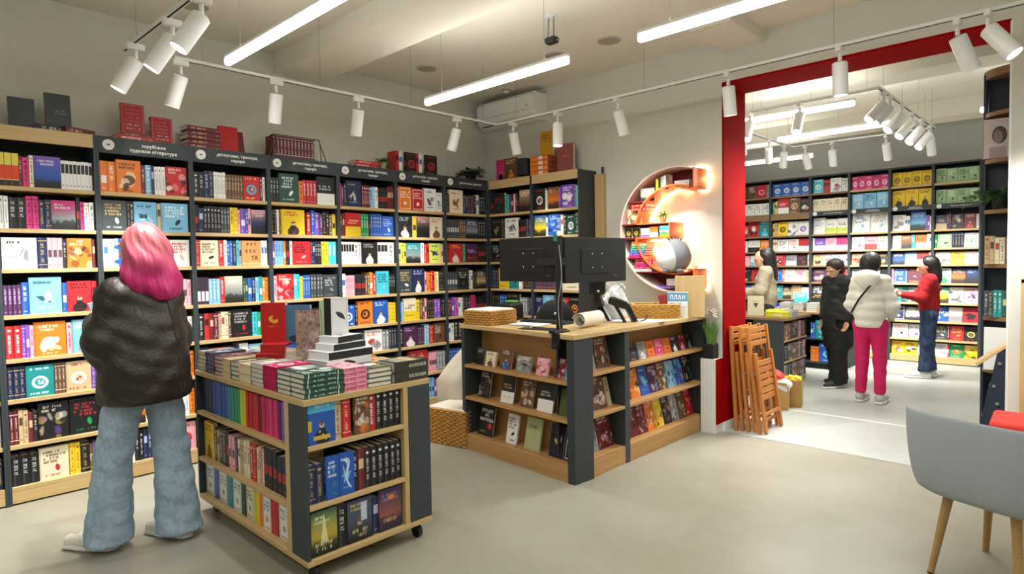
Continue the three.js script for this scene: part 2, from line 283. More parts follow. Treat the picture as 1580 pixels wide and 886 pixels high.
const ACC = { k: ['#e8e8e8', '#d8b35a', '#c33'], d: ['#ddd', '#e0c070'], g: ['#222', '#fff'], w: ['#222', '#b22', '#2a5aa0', '#888'], c: ['#5a3a20', '#222', '#a33'], r: ['#fff', '#ffe08a', '#300'], m: ['#f0d9a0', '#fff'], p: ['#a02050', '#fff', '#333'], h: ['#fff', '#300020'], o: ['#fff', '#40200a'], y: ['#222', '#b33'], l: ['#225', '#222'], e: ['#fff', '#ffe'], f: ['#e0d090', '#fff'], t: ['#fff', '#ffd'], b: ['#fff', '#bfe0ff'], n: ['#cfd8ff', '#d8b35a'], s: ['#134', '#fff'], v: ['#fff', '#e8d0ff'], u: ['#e8c8ff', '#d8b35a'], x: ['#f0d9a0', '#fff'], z: ['#432', '#822'], a: ['#fff', '#033'], j: ['#254', '#fff'], q: ['#fff', '#ffd'] };
function spineTile(k, v) {
  return spineT[k + v] ??= AT.add(22, 150, (c, w, h) => {
    const r = rng(k.charCodeAt(0) * 31 + v * 977 + (k.charCodeAt(1) || 0)); const A = ACC[k] ?? ['#fff'], a = A[v % A.length];
    if (k === 'Y') { bg(c, w, h, '#2c2a26'); c.fillStyle = '#e7d65a'; c.fillRect(-1, -1, w + 2, h * 0.38); c.fillStyle = '#e2451c'; c.fillRect(-1, h * 0.38, w + 2, h * 0.42); c.fillStyle = '#f3d9a0'; c.fillRect(-1, h * 0.79, w + 2, 4); return; }
    if (k === 'W') { bg(c, w, h, '#eeeeec'); c.fillStyle = '#1b1b1d'; c.fillRect(2, h * 0.12, w - 3, h * 0.32); glyphs(c, r, 5, h * 0.84, w - 9, 6, '#333', 2); return; }
    if (k === 'U') { bg(c, w, h, '#3a2b38'); c.fillStyle = '#dfe8e4'; c.fillRect(2, h * 0.52, w - 4, h * 0.36); return; }
    if (k === 'B') { bg(c, w, h, '#e6edf5'); c.fillStyle = '#1d4fae'; c.beginPath(); c.arc(w / 2, h * 0.3, 12, 0, 7); c.arc(w / 2, h * 0.8, 12, 0, 7); c.fill(); c.fillRect(w * 0.35, 0, w * 0.3, h); return; }
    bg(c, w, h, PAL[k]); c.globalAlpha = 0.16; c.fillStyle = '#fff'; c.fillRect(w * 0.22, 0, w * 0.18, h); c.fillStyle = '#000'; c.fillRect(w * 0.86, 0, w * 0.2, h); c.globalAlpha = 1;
    if (v === 0) { c.save(); c.translate(w * 0.68, h * 0.14); c.rotate(Math.PI / 2); glyphs(c, r, 0, 0, h * 0.5, w * 0.42, a, 9); c.restore(); glyphs(c, r, w * 0.25, h * 0.88, w * 0.5, 5, a, 2); }
    else if (v === 1) { c.fillStyle = a; c.fillRect(0, h * 0.1, w, 3); c.fillRect(0, h * 0.86, w, 3); c.save(); c.translate(w * 0.62, h * 0.2); c.rotate(Math.PI / 2); glyphs(c, r, 0, 0, h * 0.36, w * 0.3, a, 7); glyphs(c, r, h * 0.42, 0, h * 0.2, w * 0.25, a, 5); c.restore(); }
    else if (v === 2) { c.fillStyle = a; c.globalAlpha = 0.85; c.fillRect(w * 0.14, h * (0.2 + 0.3 * r()), w * 0.72, h * 0.24); c.globalAlpha = 1; glyphs(c, r, w * 0.25, h * 0.86, w * 0.5, 6, a, 2); }
    else if (v === 4) { c.fillStyle = a; c.globalAlpha = 0.25; c.fillRect(w * 0.3, h * 0.12, w * 0.4, 3); c.globalAlpha = 1; }
    else { c.fillStyle = a; c.beginPath(); c.arc(w / 2, h * 0.14, w * 0.24, 0, 7); c.fill(); c.save(); c.translate(w * 0.66, h * 0.28); c.rotate(Math.PI / 2); glyphs(c, r, 0, 0, h * 0.55, w * 0.36, a, 11); c.restore(); }
  });
}
let faceSeed = 100;
function drawFace(c, w, h, base, acc, style, seed) {
  const r = rng(seed), B = PAL[base], A = PAL[acc], T = ACC[base]?.[seed % ACC[base].length] ?? '#fff';
  bg(c, w, h, B); const blob = (x, y, rx, ry, col, al = 1) => { c.globalAlpha = al; c.fillStyle = col; c.beginPath(); c.ellipse(x, y, rx, ry, r() * 3, 0, 7); c.fill(); c.globalAlpha = 1; };
  const title = (y, n = 2, col = T) => { for (let i = 0; i < n; i++) glyphs(c, r, w * (0.12 + 0.05 * r()), y + i * h * 0.1, w * (0.5 + 0.25 * r()), h * 0.07, col, 5 + (r() * 4 | 0)); };
  if (style === 0) { for (let i = 0; i < 7; i++) blob(w * (0.25 + 0.5 * r()), h * (0.45 + 0.35 * r()), w * (0.08 + 0.17 * r()), h * (0.05 + 0.12 * r()), i % 3 ? A : T, 0.75); title(h * 0.1); glyphs(c, r, w * 0.25, h * 0.9, w * 0.5, h * 0.04, T, 8); }
  else if (style === 1) { const g = c.createLinearGradient(0, 0, 0, h); g.addColorStop(0, B); g.addColorStop(0.6, A); g.addColorStop(1, PAL.k); c.fillStyle = g; c.fillRect(-1, -1, w + 2, h + 2); c.fillStyle = '#000'; c.globalAlpha = 0.45; c.beginPath(); c.moveTo(0, h); for (let i = 0; i <= 8; i++) c.lineTo(i * w / 8, h * (0.62 + 0.2 * r())); c.lineTo(w, h); c.fill(); c.globalAlpha = 1; title(h * 0.12, 2, '#f5f0e2'); }
  else if (style === 2) { blob(w / 2, h * 0.55, w * 0.3, w * 0.3, A, 1); blob(w / 2, h * 0.55, w * 0.18, w * 0.2, B, 0.9); for (let i = 0; i < 6; i++) blob(w * (0.4 + 0.2 * r()), h * (0.48 + 0.14 * r()), w * 0.05, h * 0.03, i & 1 ? T : A, 0.8); title(h * 0.08, 1); title(h * 0.86, 1); }
  else if (style === 3) { blob(w * 0.5, h * 0.86, w * 0.3, h * 0.16, A, 0.9); blob(w * 0.5, h * 0.72, w * 0.16, h * 0.1, A, 0.9); blob(w * 0.5, h * 0.56, w * 0.09, h * 0.07, '#d9b79a', 1); blob(w * 0.5, h * 0.51, w * 0.1, h * 0.035, PAL.x, 1); for (let i = 0; i < 4; i++) blob(w * (0.3 + 0.4 * r()), h * (0.7 + 0.25 * r()), w * 0.06, h * 0.03, T, 0.6); title(h * 0.08, 2); }
  else if (style === 4) { c.fillStyle = A; c.fillRect(w * 0.08, h * 0.06, w * 0.84, h * 0.88); c.fillStyle = B; c.fillRect(w * 0.12, h * 0.09, w * 0.76, h * 0.82); title(h * 0.2, 3); blob(w * 0.5, h * 0.7, w * 0.12, h * 0.09, A, 1); }
  else if (style === 5) { c.fillStyle = A; c.fillRect(-1, h * 0.58, w + 2, h * 0.5); title(h * 0.3, 2); glyphs(c, r, w * 0.2, h * 0.75, w * 0.6, h * 0.04, T, 9); }
  else if (style === 6) { title(h * 0.12, 4); glyphs(c, r, w * 0.2, h * 0.85, w * 0.6, h * 0.05, A, 7); blob(w * 0.6, h * 0.66, w * 0.16, h * 0.05, A); }
  else if (style === 7) { for (let i = 0; i < 5; i++) blob(w * (0.3 + 0.4 * r()), h * (0.45 + 0.2 * r()), w * (0.1 + 0.2 * r()), h * (0.02 + 0.05 * r()), i % 2 ? A : B === PAL.w ? '#7a86a0' : T, 0.7); title(h * 0.12, 1); glyphs(c, r, w * 0.25, h * 0.8, w * 0.5, h * 0.04, A, 9); }
  else if (style === 8) { for (let i = 0; i < 16; i++) blob(w * r(), h * (0.25 + 0.7 * r()), w * 0.16 * r() + 2, h * 0.12 * r() + 2, [A, T, PAL.k, '#f3e6cf'][i & 3], 0.55); title(h * 0.07, 2, '#f5efe0'); }
  c.globalAlpha = 0.25; c.fillStyle = '#000'; c.fillRect(w * 0.03, 0, Math.max(1, w * 0.012), h); c.globalAlpha = 1;
}
const faceTile = (base, acc, style, seed) => AT.add(62, 92, (c, w, h) => drawFace(c, w, h, base, acc, style, seed));
const heroFace = (base, acc, style, seed, custom, tw = 150, th = 216) => HERO.add(tw, th, (c, w, h) => { drawFace(c, w, h, base, acc, style, seed); custom?.(c, w, h); });
const txt = (c, s, x, y, px, col = '#fff', font = 'bold', al = 'center', fam = 'sans-serif') => { c.fillStyle = col; c.font = `${font} ${px}px ${fam}`; c.textAlign = al; c.textBaseline = 'middle'; c.fillText(s, x, y); };
const teaFace = AT.add(92, 118, (c, w, h) => { bg(c, w, h, '#e0935a'); txt(c, 'Р У Т', w * 0.5, h * 0.14, 21, '#2a1a12'); txt(c, 'В Е А', w * 0.45, h * 0.42, 22, '#2a1a12'); txt(c, 'ТА', w * 0.66, h * 0.7, 28, '#2a1a12'); c.fillStyle = '#d8b27e'; c.fillRect(0, h * 0.88, w, h * 0.06); });

// ---------- book geometry ----------
// canonical book: front cover faces +z, spine at -x, origin at bottom centre of the front cover
function quads(list) {
  const P = [], N = [], U = [], I = [];
  for (const [x0, x1, y0, y1, z0, z1, T] of list) {
    const face = (a, b, c, d, n, t) => { if (!t) return; const k = P.length / 3; for (const q of [a, b, c, d]) P.push(...q); for (let i = 0; i < 4; i++) N.push(...n); U.push(t[0], t[1], t[2], t[1], t[2], t[3], t[0], t[3]); I.push(k, k + 1, k + 2, k, k + 2, k + 3); };
    face([x0, y0, z1], [x1, y0, z1], [x1, y1, z1], [x0, y1, z1], [0, 0, 1], T.pz); face([x1, y0, z0], [x0, y0, z0], [x0, y1, z0], [x1, y1, z0], [0, 0, -1], T.nz);
    face([x0, y0, z0], [x0, y0, z1], [x0, y1, z1], [x0, y1, z0], [-1, 0, 0], T.nx); face([x1, y0, z1], [x1, y0, z0], [x1, y1, z0], [x1, y1, z1], [1, 0, 0], T.px);
    face([x0, y1, z1], [x1, y1, z1], [x1, y1, z0], [x0, y1, z0], [0, 1, 0], T.py); face([x0, y0, z0], [x1, y0, z0], [x1, y0, z1], [x0, y0, z1], [0, -1, 0], T.ny);
  }
  const g = new THREE.BufferGeometry(); g.setAttribute('position', new THREE.Float32BufferAttribute(P, 3)); g.setAttribute('normal', new THREE.Float32BufferAttribute(N, 3)); g.setAttribute('uv', new THREE.Float32BufferAttribute(U, 2)); g.setIndex(I); return g;
}
const all = (t) => ({ px: t, nx: t, py: t, ny: t, pz: t, nz: t });
function bookQuads(b) {  // b: w h t front spine side pages
  const { w, h, t } = b, e = 0.0025, i = 0.0035, S = b.side;
  const cover = [[-w / 2, w / 2, 0, h, -e, 0, { ...all(S), pz: b.front ?? S }], [-w / 2, w / 2, 0, h, -t, -t + e, { ...all(S), nz: b.back ?? S }], [-w / 2 - 0.0008, -w / 2 + e, 0, h, -t + e * 0.4, -e * 0.4, { ...all(S), nx: b.spine ?? S }]];
  return { cover, pages: [[-w / 2 + e, w / 2 - i, i, h - i, -t + e, -e, all(b.pages ?? pageT)]] };
}
const BOOKS = [];  // every book of the scene; the ones that show largest become objects, the rest one mass
function addBook(b) { BOOKS.push(b); return b; }
// frame of a book: X right, Y up, Z out of the shelf
function frame(o, X, Y, Z) { return new THREE.Matrix4().makeBasis(X, Y, Z).setPosition(o); }
const ROT_SPINE = new THREE.Matrix4().makeRotationY(Math.PI / 2);
// a shelf row written as tokens: <colour><count>@<cm> spines, F<base><accent><style>@<cm> covers that face out
function shelfRow({ o, X, Z, len, dsl, gap, where, depth = 0.15, lean = 0, hidden = 1, face = 'book', set = 0.02, seed }) {
  const r = rng(seed ?? (faceSeed * 13 + 5)), Y = V(0, 1, 0), items = [];
  for (const tk of dsl.trim().split(/\s+/)) {
    const plain = tk.includes('!'), [a, cm] = tk.replace('!', '').split('@');
    if (a[0] === 'F') items.push({ f: 1, base: a[1], acc: a[2] ?? 'k', st: a[3] !== undefined ? +a[3] : (r() * 9) | 0, w: (+cm || 13.5) / 100 });
    else if (a === 'TEA') items.push({ f: 1, base: 'o', acc: 'k', tile: teaFace, w: 0.155 });
    else if (a[0] === '_') items.push({ skip: 1, w: (+cm || 3) / 100 });
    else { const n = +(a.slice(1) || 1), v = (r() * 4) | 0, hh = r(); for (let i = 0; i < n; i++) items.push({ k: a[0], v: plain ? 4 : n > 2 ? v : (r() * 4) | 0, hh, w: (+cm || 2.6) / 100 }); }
  }
  const tot = items.reduce((s, q) => s + q.w, 0), sc = len / tot; let x = 0, n = 0;
  items.forEach((q) => {
    const w = q.w * sc, cx = x + w / 2; x += w; if (q.skip) return; n++;
    const pos = o.clone().addScaledVector(X, cx).addScaledVector(Z, -set - 0.006 * r());
    const b = { n, where, hidden, face };
    if (q.f) {
      const h = Math.min(gap - 0.03, Math.max(0.175, w * 1.45, 0.2) * (0.97 + 0.06 * r())), t = 0.024 + 0.014 * r(); faceSeed++;
      Object.assign(b, { w: Math.min(w * 0.965, h * 0.98), h, t, front: q.tile ?? faceTile(q.base, q.acc, q.st, faceSeed), spine: spineTile(q.base, 0), side: solid(q.base), base: q.base, acc: q.acc, isFace: 1 });
      const M = frame(pos, X, Y, Z); if (lean) M.multiply(new THREE.Matrix4().makeRotationX(-lean)); b.m = M;
      if (w > b.w * 1.25 && w - b.w > 0.03) { /* slack stays empty */ }
    } else {
      const k = q.k, base = { Y: 'o', W: 'w', U: 'u', B: 'b' }[k] ?? k, h = Math.min(gap - 0.028, 0.19 + 0.028 * q.hh + 0.004 * r());
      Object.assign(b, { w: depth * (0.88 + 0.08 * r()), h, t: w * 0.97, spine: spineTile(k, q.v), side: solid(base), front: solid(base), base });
      b.m = frame(pos.addScaledVector(X, w * 0.485), X, Y, Z).multiply(ROT_SPINE); b.m.multiply(new THREE.Matrix4().makeTranslation(b.w / 2, 0, 0));
      // after the turn the spine faces the viewer and the front cover the right
    }
    addBook(b);
  });
}
// ---------- bookcases ----------
const iconTile = HERO.add(48, 48, (c, w, h) => { bg(c, w, h, '#f0efec'); c.fillStyle = '#30363a'; c.fillRect(13, 15, 9, 18); c.fillRect(26, 15, 9, 18); c.fillRect(13, 22, 22, 4); });
const headTile = (a, b) => HERO.add(420, 84, (c, w, h) => { bg(c, w, h, '#343c41'); txt(c, a, w / 2, b ? 25 : 42, 33, '#f2f2ee'); if (b) txt(c, b, w / 2, 62, 33, '#f2f2ee'); });
const HEADS = { A: headTile('зарубіжна', 'художня література'), B: headTile('детективи, трилери,', 'горори'), C: headTile('фантастика, фентезі'), D: headTile('дитяча література'), E: headTile('психологія', 'саморозвиток'), F: headTile('бізнес-література') };
const heroMat = { v: null }, bookMat = { v: null };  // filled when the atlases are complete
const HERO_MAT = std('#ffffff', 0.5), BOOK_MAT = std('#ffffff', 0.5), HEAD_MAT = HERO_MAT;
function tilePlane(w, h, t, d = 0.003) { return quads([[-w / 2, w / 2, -h / 2, h / 2, -d, 0, { pz: t, px: t, nx: t, py: t, ny: t }]]); }
// local frame: x along the front, y up, z out; back at -depth
function bookcase({ o, ry, w, h, levels, label, head, oak, depth = 0.3, plinth = 0.118, mat = oakMat, band = 0.09, headY }) {
  const t = thing('bookcase', label, 'bookcase', o, ry, headY || o[2] < -9 ? 'bookcases on the far wall' : ry ? 'bookcases along the left wall' : 'bookcases on the back wall'), s = 0.0175;
  for (const q of [-1, 1]) part('side_panel', span(q > 0 ? w / 2 - s : -w / 2, q > 0 ? w / 2 : -w / 2 + s, 0, h, -depth, 0.004, 0.002), graphite, t);
  part('back_panel', span(-w / 2 + s, w / 2 - s, 0.02, h, -depth, -depth + 0.012), graphiteDark, t);
  part('top_panel', span(-w / 2 + s, w / 2 - s, h - 0.022, h, -depth, 0), graphite, t);
  for (const y of levels) part('shelf', span(-w / 2 + s, w / 2 - s, y - 0.027, y, -depth + 0.012, 0, 0.002), mat, t);
  part('plinth', span(-w / 2 + s, w / 2 - s, 0.012, plinth - 0.027, -0.03, -0.001), mat, t);
  const hy = headY ?? h;
  if (oak) part('top_band', span(-w / 2 + s, w / 2 - s, hy - band, hy + 0.001, -0.02, 0.006), mat, t);
  if (head) {
    const p = part('header_panel', span(-w / 2 + s, w / 2 - s, hy - (headY ? 0.07 : 0.115), hy + 0.001, -0.02, 0.006), graphite, t), hh = headY ? 0.045 : 0.085, cy = hy - (headY ? 0.034 : 0.057);
    part('header_icon', cyl(headY ? 0.03 : 0.037, headY ? 0.03 : 0.037, 0.006, 0, 0, 0, 24).rotateX(Math.PI / 2).translate(-w / 2 + 0.075, cy, 0.009), whitePaint, p);
    const im = tilePlane(hh * 0.44, hh * 0.44, iconTile, 0.001); part('icon_print', im.translate(-w / 2 + 0.075, cy, 0.0135), HEAD_MAT, p);
    part('header_lettering', tilePlane(Math.min(0.4, w - 0.2), hh, HEADS[head], 0.002).translate(0.055, cy, 0.0085), HEAD_MAT, p);
  }
  return t;
}
const LV = [2.078, 1.803, 1.541, 1.24, 0.955, 0.69, 0.391, 0.118], gapsOf = (lv, top) => lv.map((y, i) => (i ? lv[i - 1] - 0.027 : top) - y);
const XL = -5.114, ZE = [-0.02, -0.603, -1.165, -1.785, -2.4, -3.055, -3.7, -4.33, -4.958];
const LEFT = [
  ['_@30 w3 c2 r k3', '_@30 k3 w2 b2 n', '_@25 b4 w2 k2', '_@25 r3 w2 Fas@14', '_@25 g3 p2 s2 n2', '_@25 k3 w2 e3@3', '_@20 w3 c3 w5@2.4', '_@20 n5 b2 k2 n2'],
  ['Y3@3.6 m@1.8 h@3.4 c@2.4 Fvb1@14.5 W8@2.2', 'w2@2.4 k2@4.7 h2@3.5 n2@3.4 Fhg1@14.5 k@2.5 h@2.4 w2@3', 'Fwg7@18 n@5 p3@2.7 k@2 Fox8@14 m@2', 'u4@2.2 b@3.5 Fsw7@17 b@2.5 Frk3@13.5 r@3', 'r2@4 v2@2 p@2 Foc0@17 p@3 Fsg3@15', 'n3@2.8 Ftw2@14 x3@1.9 Fzw2@13.5 v2@2.5', 'm2@2.3 z2@2.5 m@2.5 k@2.5 Fkv8@17 Fke6@19', 'k3@5 Fcr6@17.5 y2@3.3 k@5.5 x@2 v@2 b@5'],
  ['o2@4.5 Foc0@15 m@2.5 s@3.5 n@2 w3@2.3 Frp8@14', 'Fdw6@14.5 k2@2 Fsw7@14 z@2.5 Fsk6@17.5', 'w2@3 B@5.5 h@4 Fpw0@15 c@3 p@3 Fwp6@12', 'Fkw0@14 o@3 r2 k3 Fog0@14 x2 p2', 'r3 Fwb2@14 n3 Fkr6@14 w3', 'b3 Fyk2@14 m3 g3 Fcw5@14 w2 o', 'k3 Fxo1@14 w2 o2@3 Fow5@12 w2@3 o@4', 'Fwe2@14 k2 n2 Fwe2@14 Fpr2@15'],
  ['k2@3.7 n2@3.2 w4@2 x6@2.1 Fra2@12.5 m@2 w@2', 'k@3 n@3.5 k5@2.4 d3@2.2 y2@3 p@1.8 v@4 b@2 p@2 Fpn1@12', 'r@3 Fck6@13.5 r@4 w@2.5 b2@2 n@3 a@2 g@2 TEA w2@2.5', 'U3@3 s3@3 r@3.5 Fcg1@15 f2@2 b@3.5 n@3 s@3 t@3 o2@2.5', 'k@4 r@3.5 m2@3 z@2 c2@2.5 x@2 Fkr6@15 a@4 e2@2.5 b@2 s@2', 'k3 Frw0@14 n4 w3 Fso1@14 k2', 'm4 Fwr4@14 k4 g2 c3', 'b4 k4 Fyr3@14 r3 n2'],
  ['k3@2 Ffw6@14 o@3 r4@2.5 Fkw5@14', 'k2@2 w@2 Fyk3@21 r@3.5 b@3 v@4 u@3 k2@2.5 x@2.5 y@3', 'v@2 s3@2.2 o@2 k@3 w@2 Frp6@15 n2@1.8 k3@1.8 y2@3 a2@3.5', 'p@3 Frp8@14 a2@2.5 y@2.5 b3@2.2 d4@2.8 Fdg6@13', 'e3 Fwk2@14 r3 k4 n3 c2', 'w3 k4 Fbw2@14 o2 m4', 'k6 r3 Fce0@14 n4', 'x4 Fkw3@14 s3 w4 b2'],
  ['h@2.2 u@2 n@2 Fnw7@14 m4@2 s2@2.2 w@3 k5@1.9 m3@1.8', 'm2@2.5 Fry5@16 e3@2.6 k@2 b5@2.4 Fbw6@13', 'W5@2.2 w2@3 Fkw3@14 W3@3 w@6', 'w@4 p4@2 k5@2 x2@2 o@3.5 r@3 Fas6@13 k3@2', 'Fbw2@11 k@2 Fok2@14 Fbw3@14 y3@2.4', 'k@3 r@2 y@5 n3@2 Fwg0@14 g2 n3@2', 'm3 k3 Fwr2@14 g4 n3', 'b3 w4 k4 Foy1@14'],
  ['p@2 Foc4@12.5 Frw4@12.5 Fwk7@13 Fwk7@6', 'Fkw3@14 y@4 Fpk1@13 Fcx3@13', 'l2@3 y@2 Ftg1@15 w@3.5 r2@2.5 Flk7@13 p@2', 'Fdw6@14 Fnw3@14 p@2 o2@2.4 r2@2.2 y@2.2 w@2.2 k3@2', 'b@2 s@2 Fcy5@13 y@4 x2@2.5 p@2.4 k3@2.6 v2@3.5 k2@2', 'k@3 Fuw3@15 u3@2.2 s2@2.5 r@5 Fxk6@12', 'm2@2.6 Frm6@17 p3@2 g3@2.4', 'h2 w2 k4@2 r3 s3 v2 k3'],
  ['k@4 Fcx7@14 n2@2.5 u3@2.2 k@2 w@3 k3@2', 'd6@2.2 x3@2.2 Fng1@13 k3@2.4', 'm@2 Frw3@14 e@2 Fum5@13 k3@2.4', 'd4@2.8 Fkd4@13 w2@2 k2@2 Fkz1@11', 'm2@2 v2@2 h@2 w2@2 k3@2.5 h2@2.4 k4', 'w2@3 k3@4 w@3 r2 c2 m3', 'b5@2.2 s@3 b4@3 n4', 'k5 r3 w3 b3 k4'],
];
const LBAY = ['half-seen bay at frame edge', 'oak-banded first bay', 'bay behind the shopper', 'third bay, left wall', 'fourth bay, left wall', 'fifth bay, left wall', 'sixth bay, left wall', 'corner bay, left wall'];
const LCASE = ['half-seen dark bookcase cut by the frame at far left', 'dark bookcase with oak band on top, holding the yellow-and-red spines', 'dark bookcase with two-line header, directly behind the pink-haired shopper', 'dark header-topped bookcase just right of the shopper, third full bay', 'dark header-topped bookcase behind the red display book, fourth full bay', 'dark header-topped bookcase with orange eye cover, fifth full bay', 'dark header-topped bookcase below the small potted plant, sixth full bay', 'dark bookcase in the room corner under the trailing fern'];
for (let b = 0; b < 8; b++) {
  const z0 = ZE[b], z1 = ZE[b + 1], w = z0 - z1;
  bookcase({ o: [XL, 0, (z0 + z1) / 2], ry: Math.PI / 2, w, h: 2.465, levels: LV, label: LCASE[b], oak: b < 2, head: [0, 0, 'A', 'B', 'B', 'B', 'B', 'C'][b] });
  const g = gapsOf(LV, 2.36);
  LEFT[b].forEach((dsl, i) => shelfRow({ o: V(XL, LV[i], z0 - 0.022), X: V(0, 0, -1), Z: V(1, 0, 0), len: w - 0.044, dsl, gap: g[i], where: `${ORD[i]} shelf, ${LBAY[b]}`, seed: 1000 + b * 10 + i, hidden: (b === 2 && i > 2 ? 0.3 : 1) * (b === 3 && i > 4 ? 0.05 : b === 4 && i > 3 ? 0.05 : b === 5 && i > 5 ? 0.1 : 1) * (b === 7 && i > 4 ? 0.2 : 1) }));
}
const XE = [-5.1, -4.442, -3.8], BACKC = [
  ['k@3 Fkd4@12 e@2.5 a@2 u2@2.4 p@2 k2@2 Fzx1@12', 'Fkd7@12 k@3 Fwk7@15 k4@2 n2', 'Fkg6@12 w@3 k4 Fdw2@14 n3', 'n3@2.5 Fyl2@12 Ftk6@11 w@4 k4', 'k3 b3 Fkw2@14 g3 n2', 'k6 r2 w2 n4', 'b4 k4 m4', 'k5 n5 r2'],
  ['Fkw2@12 w@2.5 Fxo1@12 v@2 Fvw0@13.5 t@2 s@2.4', 'Fby1@13 w@2 Fbs8@14 c@3 k@3 Ffw2@9 f@4', 'k4 Fnw2@14 w4 b4', 'u10@1.9 w3@2 Fcd6@14', 'Fnw3@10 Fsk3@15 n2 x3@3 r2 Fko2@14', 'k5 Fzk1@13 n4', 'm4 k4 w3', 'k5 n5 r2']];
for (let b = 0; b < 2; b++) {
  const x0 = XE[b], x1 = XE[b + 1], w = x1 - x0;
  bookcase({ o: [(x0 + x1) / 2, 0, -4.958], ry: 0, w, h: 2.45, levels: LV, depth: 0.29, label: ['dark bookcase with oak band on back wall, touching the room corner', 'dark bookcase with oak band on back wall, beside the glowing letter shelf'][b], oak: 1 });
  const g = gapsOf(LV, 2.34);
  BACKC[b].forEach((dsl, i) => shelfRow({ o: V(x0 + 0.022, LV[i], -4.958), X: V(1, 0, 0), Z: V(0, 0, 1), len: w - 0.044, dsl, gap: g[i], where: `${ORD[i]} shelf, ${['corner case', 'second case'][b]} of back wall`, seed: 2000 + b * 10 + i, hidden: i === 2 ? 0.2 : i > 4 ? 0.02 : 0.8 }));
}
{ const t = thing('side_cabinet', 'narrow pale wooden cabinet end against the wall beside the back-wall bookcase', 'cabinet', [-3.735, 0, -5.25]);
  part('carcass', span(-0.055, 0.055, 0, 2.39, 0.001, 0.05, 0.003), oakMat, t); part('top_panel', span(-0.058, 0.058, 2.39, 2.41, 0.001, 0.056, 0.003), oakMat, t);
  part('peg', cyl(0.012, 0.012, 0.07, 0.03, 2.445, 0.028), blackPlastic, t); }
// far room: six and a half bays of covers standing on ledges
const ZS = -10.45, XF = [-4.99, -4.62, -4.05, -3.42, -2.86, -2.317, -1.783, -1.24], LF = [2.541, 2.25, 1.895, 1.637, 1.405, 1.14, 0.86, 0.6, 0.34, 0.1];
const FAR = [
  ['Fxk@13 k2', 'Fws@11 Fws@11', 'Frw@11 x3', 'Fwk@11 k3', 'Fwp@11 w2', 'Fkr@12 k2', 'Fbs@12 z3', 'k3 Frw@12', 'Fgk@12 k2', 'Fwk@12 w2'],
  ['k4@3 Fxk6@13 Frp2@14 g2', 'Fws6@11 Fws6@11 Fws6@11 Fws6@11', 'Frw@10 Frw0@14 Fta3@14', 'Fwc@10 Fwk5@15 Foy6@13', 'Fpw@13 Fws@14 Fwk@12', 'Fkr@14 Frk@14 m3', 'Fbs@13 Fwk@13 z3', 'k3 Frw@13 Fxz@13', 'Fgk@13 Fwz@13 k2', 'Fwk@13 Fzx@13 w2'],
  ['Fbw2@13 Fbw2@13 Fbw2@13 Fbw2@13', 'e@2 z@2 l@2 Frw5@14 Fxz2@14 Fkw0@12', 'y@2 z2@2 Fyk2@13 Fwz8@13 Fwv2@13 w', 'c3@2 Fws6@14 Fwe6@13 Frw5@15', 'Frk0@15 Fgw5@13 Fkr6@13 c', 'Fbs4@12 o@2 Fws7@13 Fpw4@13 z2', 'Fta4@14 Fkz1@12 Fzk4@14 Fwg@12', 'Fbs2@13 Fzx2@14 k3', 'o3@2 Fbs2@16 k3', 'Fwk2@13 Fwg6@14 k2'],
  ['Faw2@14 r3@3 Fwr0@15 Fwp6@9', 'Fcz6@11 Fcz6@11 Fcz6@11 Fcz6@11 Fcz6@11', 'Fwc6@14 Fwl5@13 Fwl5@13', 'w@2 Fvw5@14 Fpw6@14 Fhw5@15', 'Fzk0@13 Fwg0@13 Fwk0@13 p', 'Fup0@14 Fpw@13 r3', 'Fgk@13 Fks@13 Fwb@13', 'Fkr@14 Fwg@13', 'Fbs@14 Fzx@13', 'Fwk@14 Fwg@13'],
  ['Fhw2@10 Fhw2@10 Fhw2@10 Fhw2@11 Fhw2@12', 'Fsw6@14 Fsw6@14 Fsw6@14', 'Fws6@18 Fws6@18', 'Fwr6@15 Fpr5@14 Fcp6@13', 'Fzx0@13 Fow5@13 Fkz0@12', 'Fgk@13 Fws@13 k3', 'Fwr@13 Fkw@13', 'Fpw@13 Fwk@13 w3', 'Fbw@13 Fow@13', 'Fbs2@13 Fow5@13 k2'],
  ['Fyx2@12 Fyx2@12 Fyx2@12 Fyx2@12', 'Fyk3@15 Fyk3@15 Fyk3@15', 'Fwg0@13 w2@2.5 Fbs1@15 v2@2 w@2', 'Fwc6@11 Fox1@13 a2@2 Fow5@14 w2', 'Fnb1@14 Fsw5@13 Frw5@13 z', 'p@2 Fbw4@13 Fmu2@14 k3', 'Ftr8@11 Fgw8@11 e2', 'Fnw4@12 Fkw1@14 k3', 'Fwk6@14 Fwv4@12 g2', 'Fyw0@12 Fyw0@12 Fwb2@12'],
  ['Fjf6@13 Fjf6@13 Fjf6@13 Fjf6@13', 'Fjf6@13 Fjf6@13 Fjf6@13 Fjf6@13', 'Fdz5@13 u2@2.5 Fkz8@14 Fmr3@14 w@3', 'e@2 Fjf6@15 n4@3 Fwj2@15', 'Fwj8@14 Fyw6@13 Fws6@13', 'w@2 Fwe3@15 Fno1@15 Fbn1@13', 'Fay1@14 Fwk8@15 Fpv7@14', 'Fbo8@13 Fwg5@13 Frk0@14', 'Fdw6@14 m@2 Fry6@15 Fkl2@14', 'Fwg6@14 h@2 Feo2@15 Fyz8@14'],
];
const FBAY = ['hidden end bay', 'bay at the red jamb', 'second bay', 'third bay', 'fourth bay', 'fifth bay', 'end bay'];
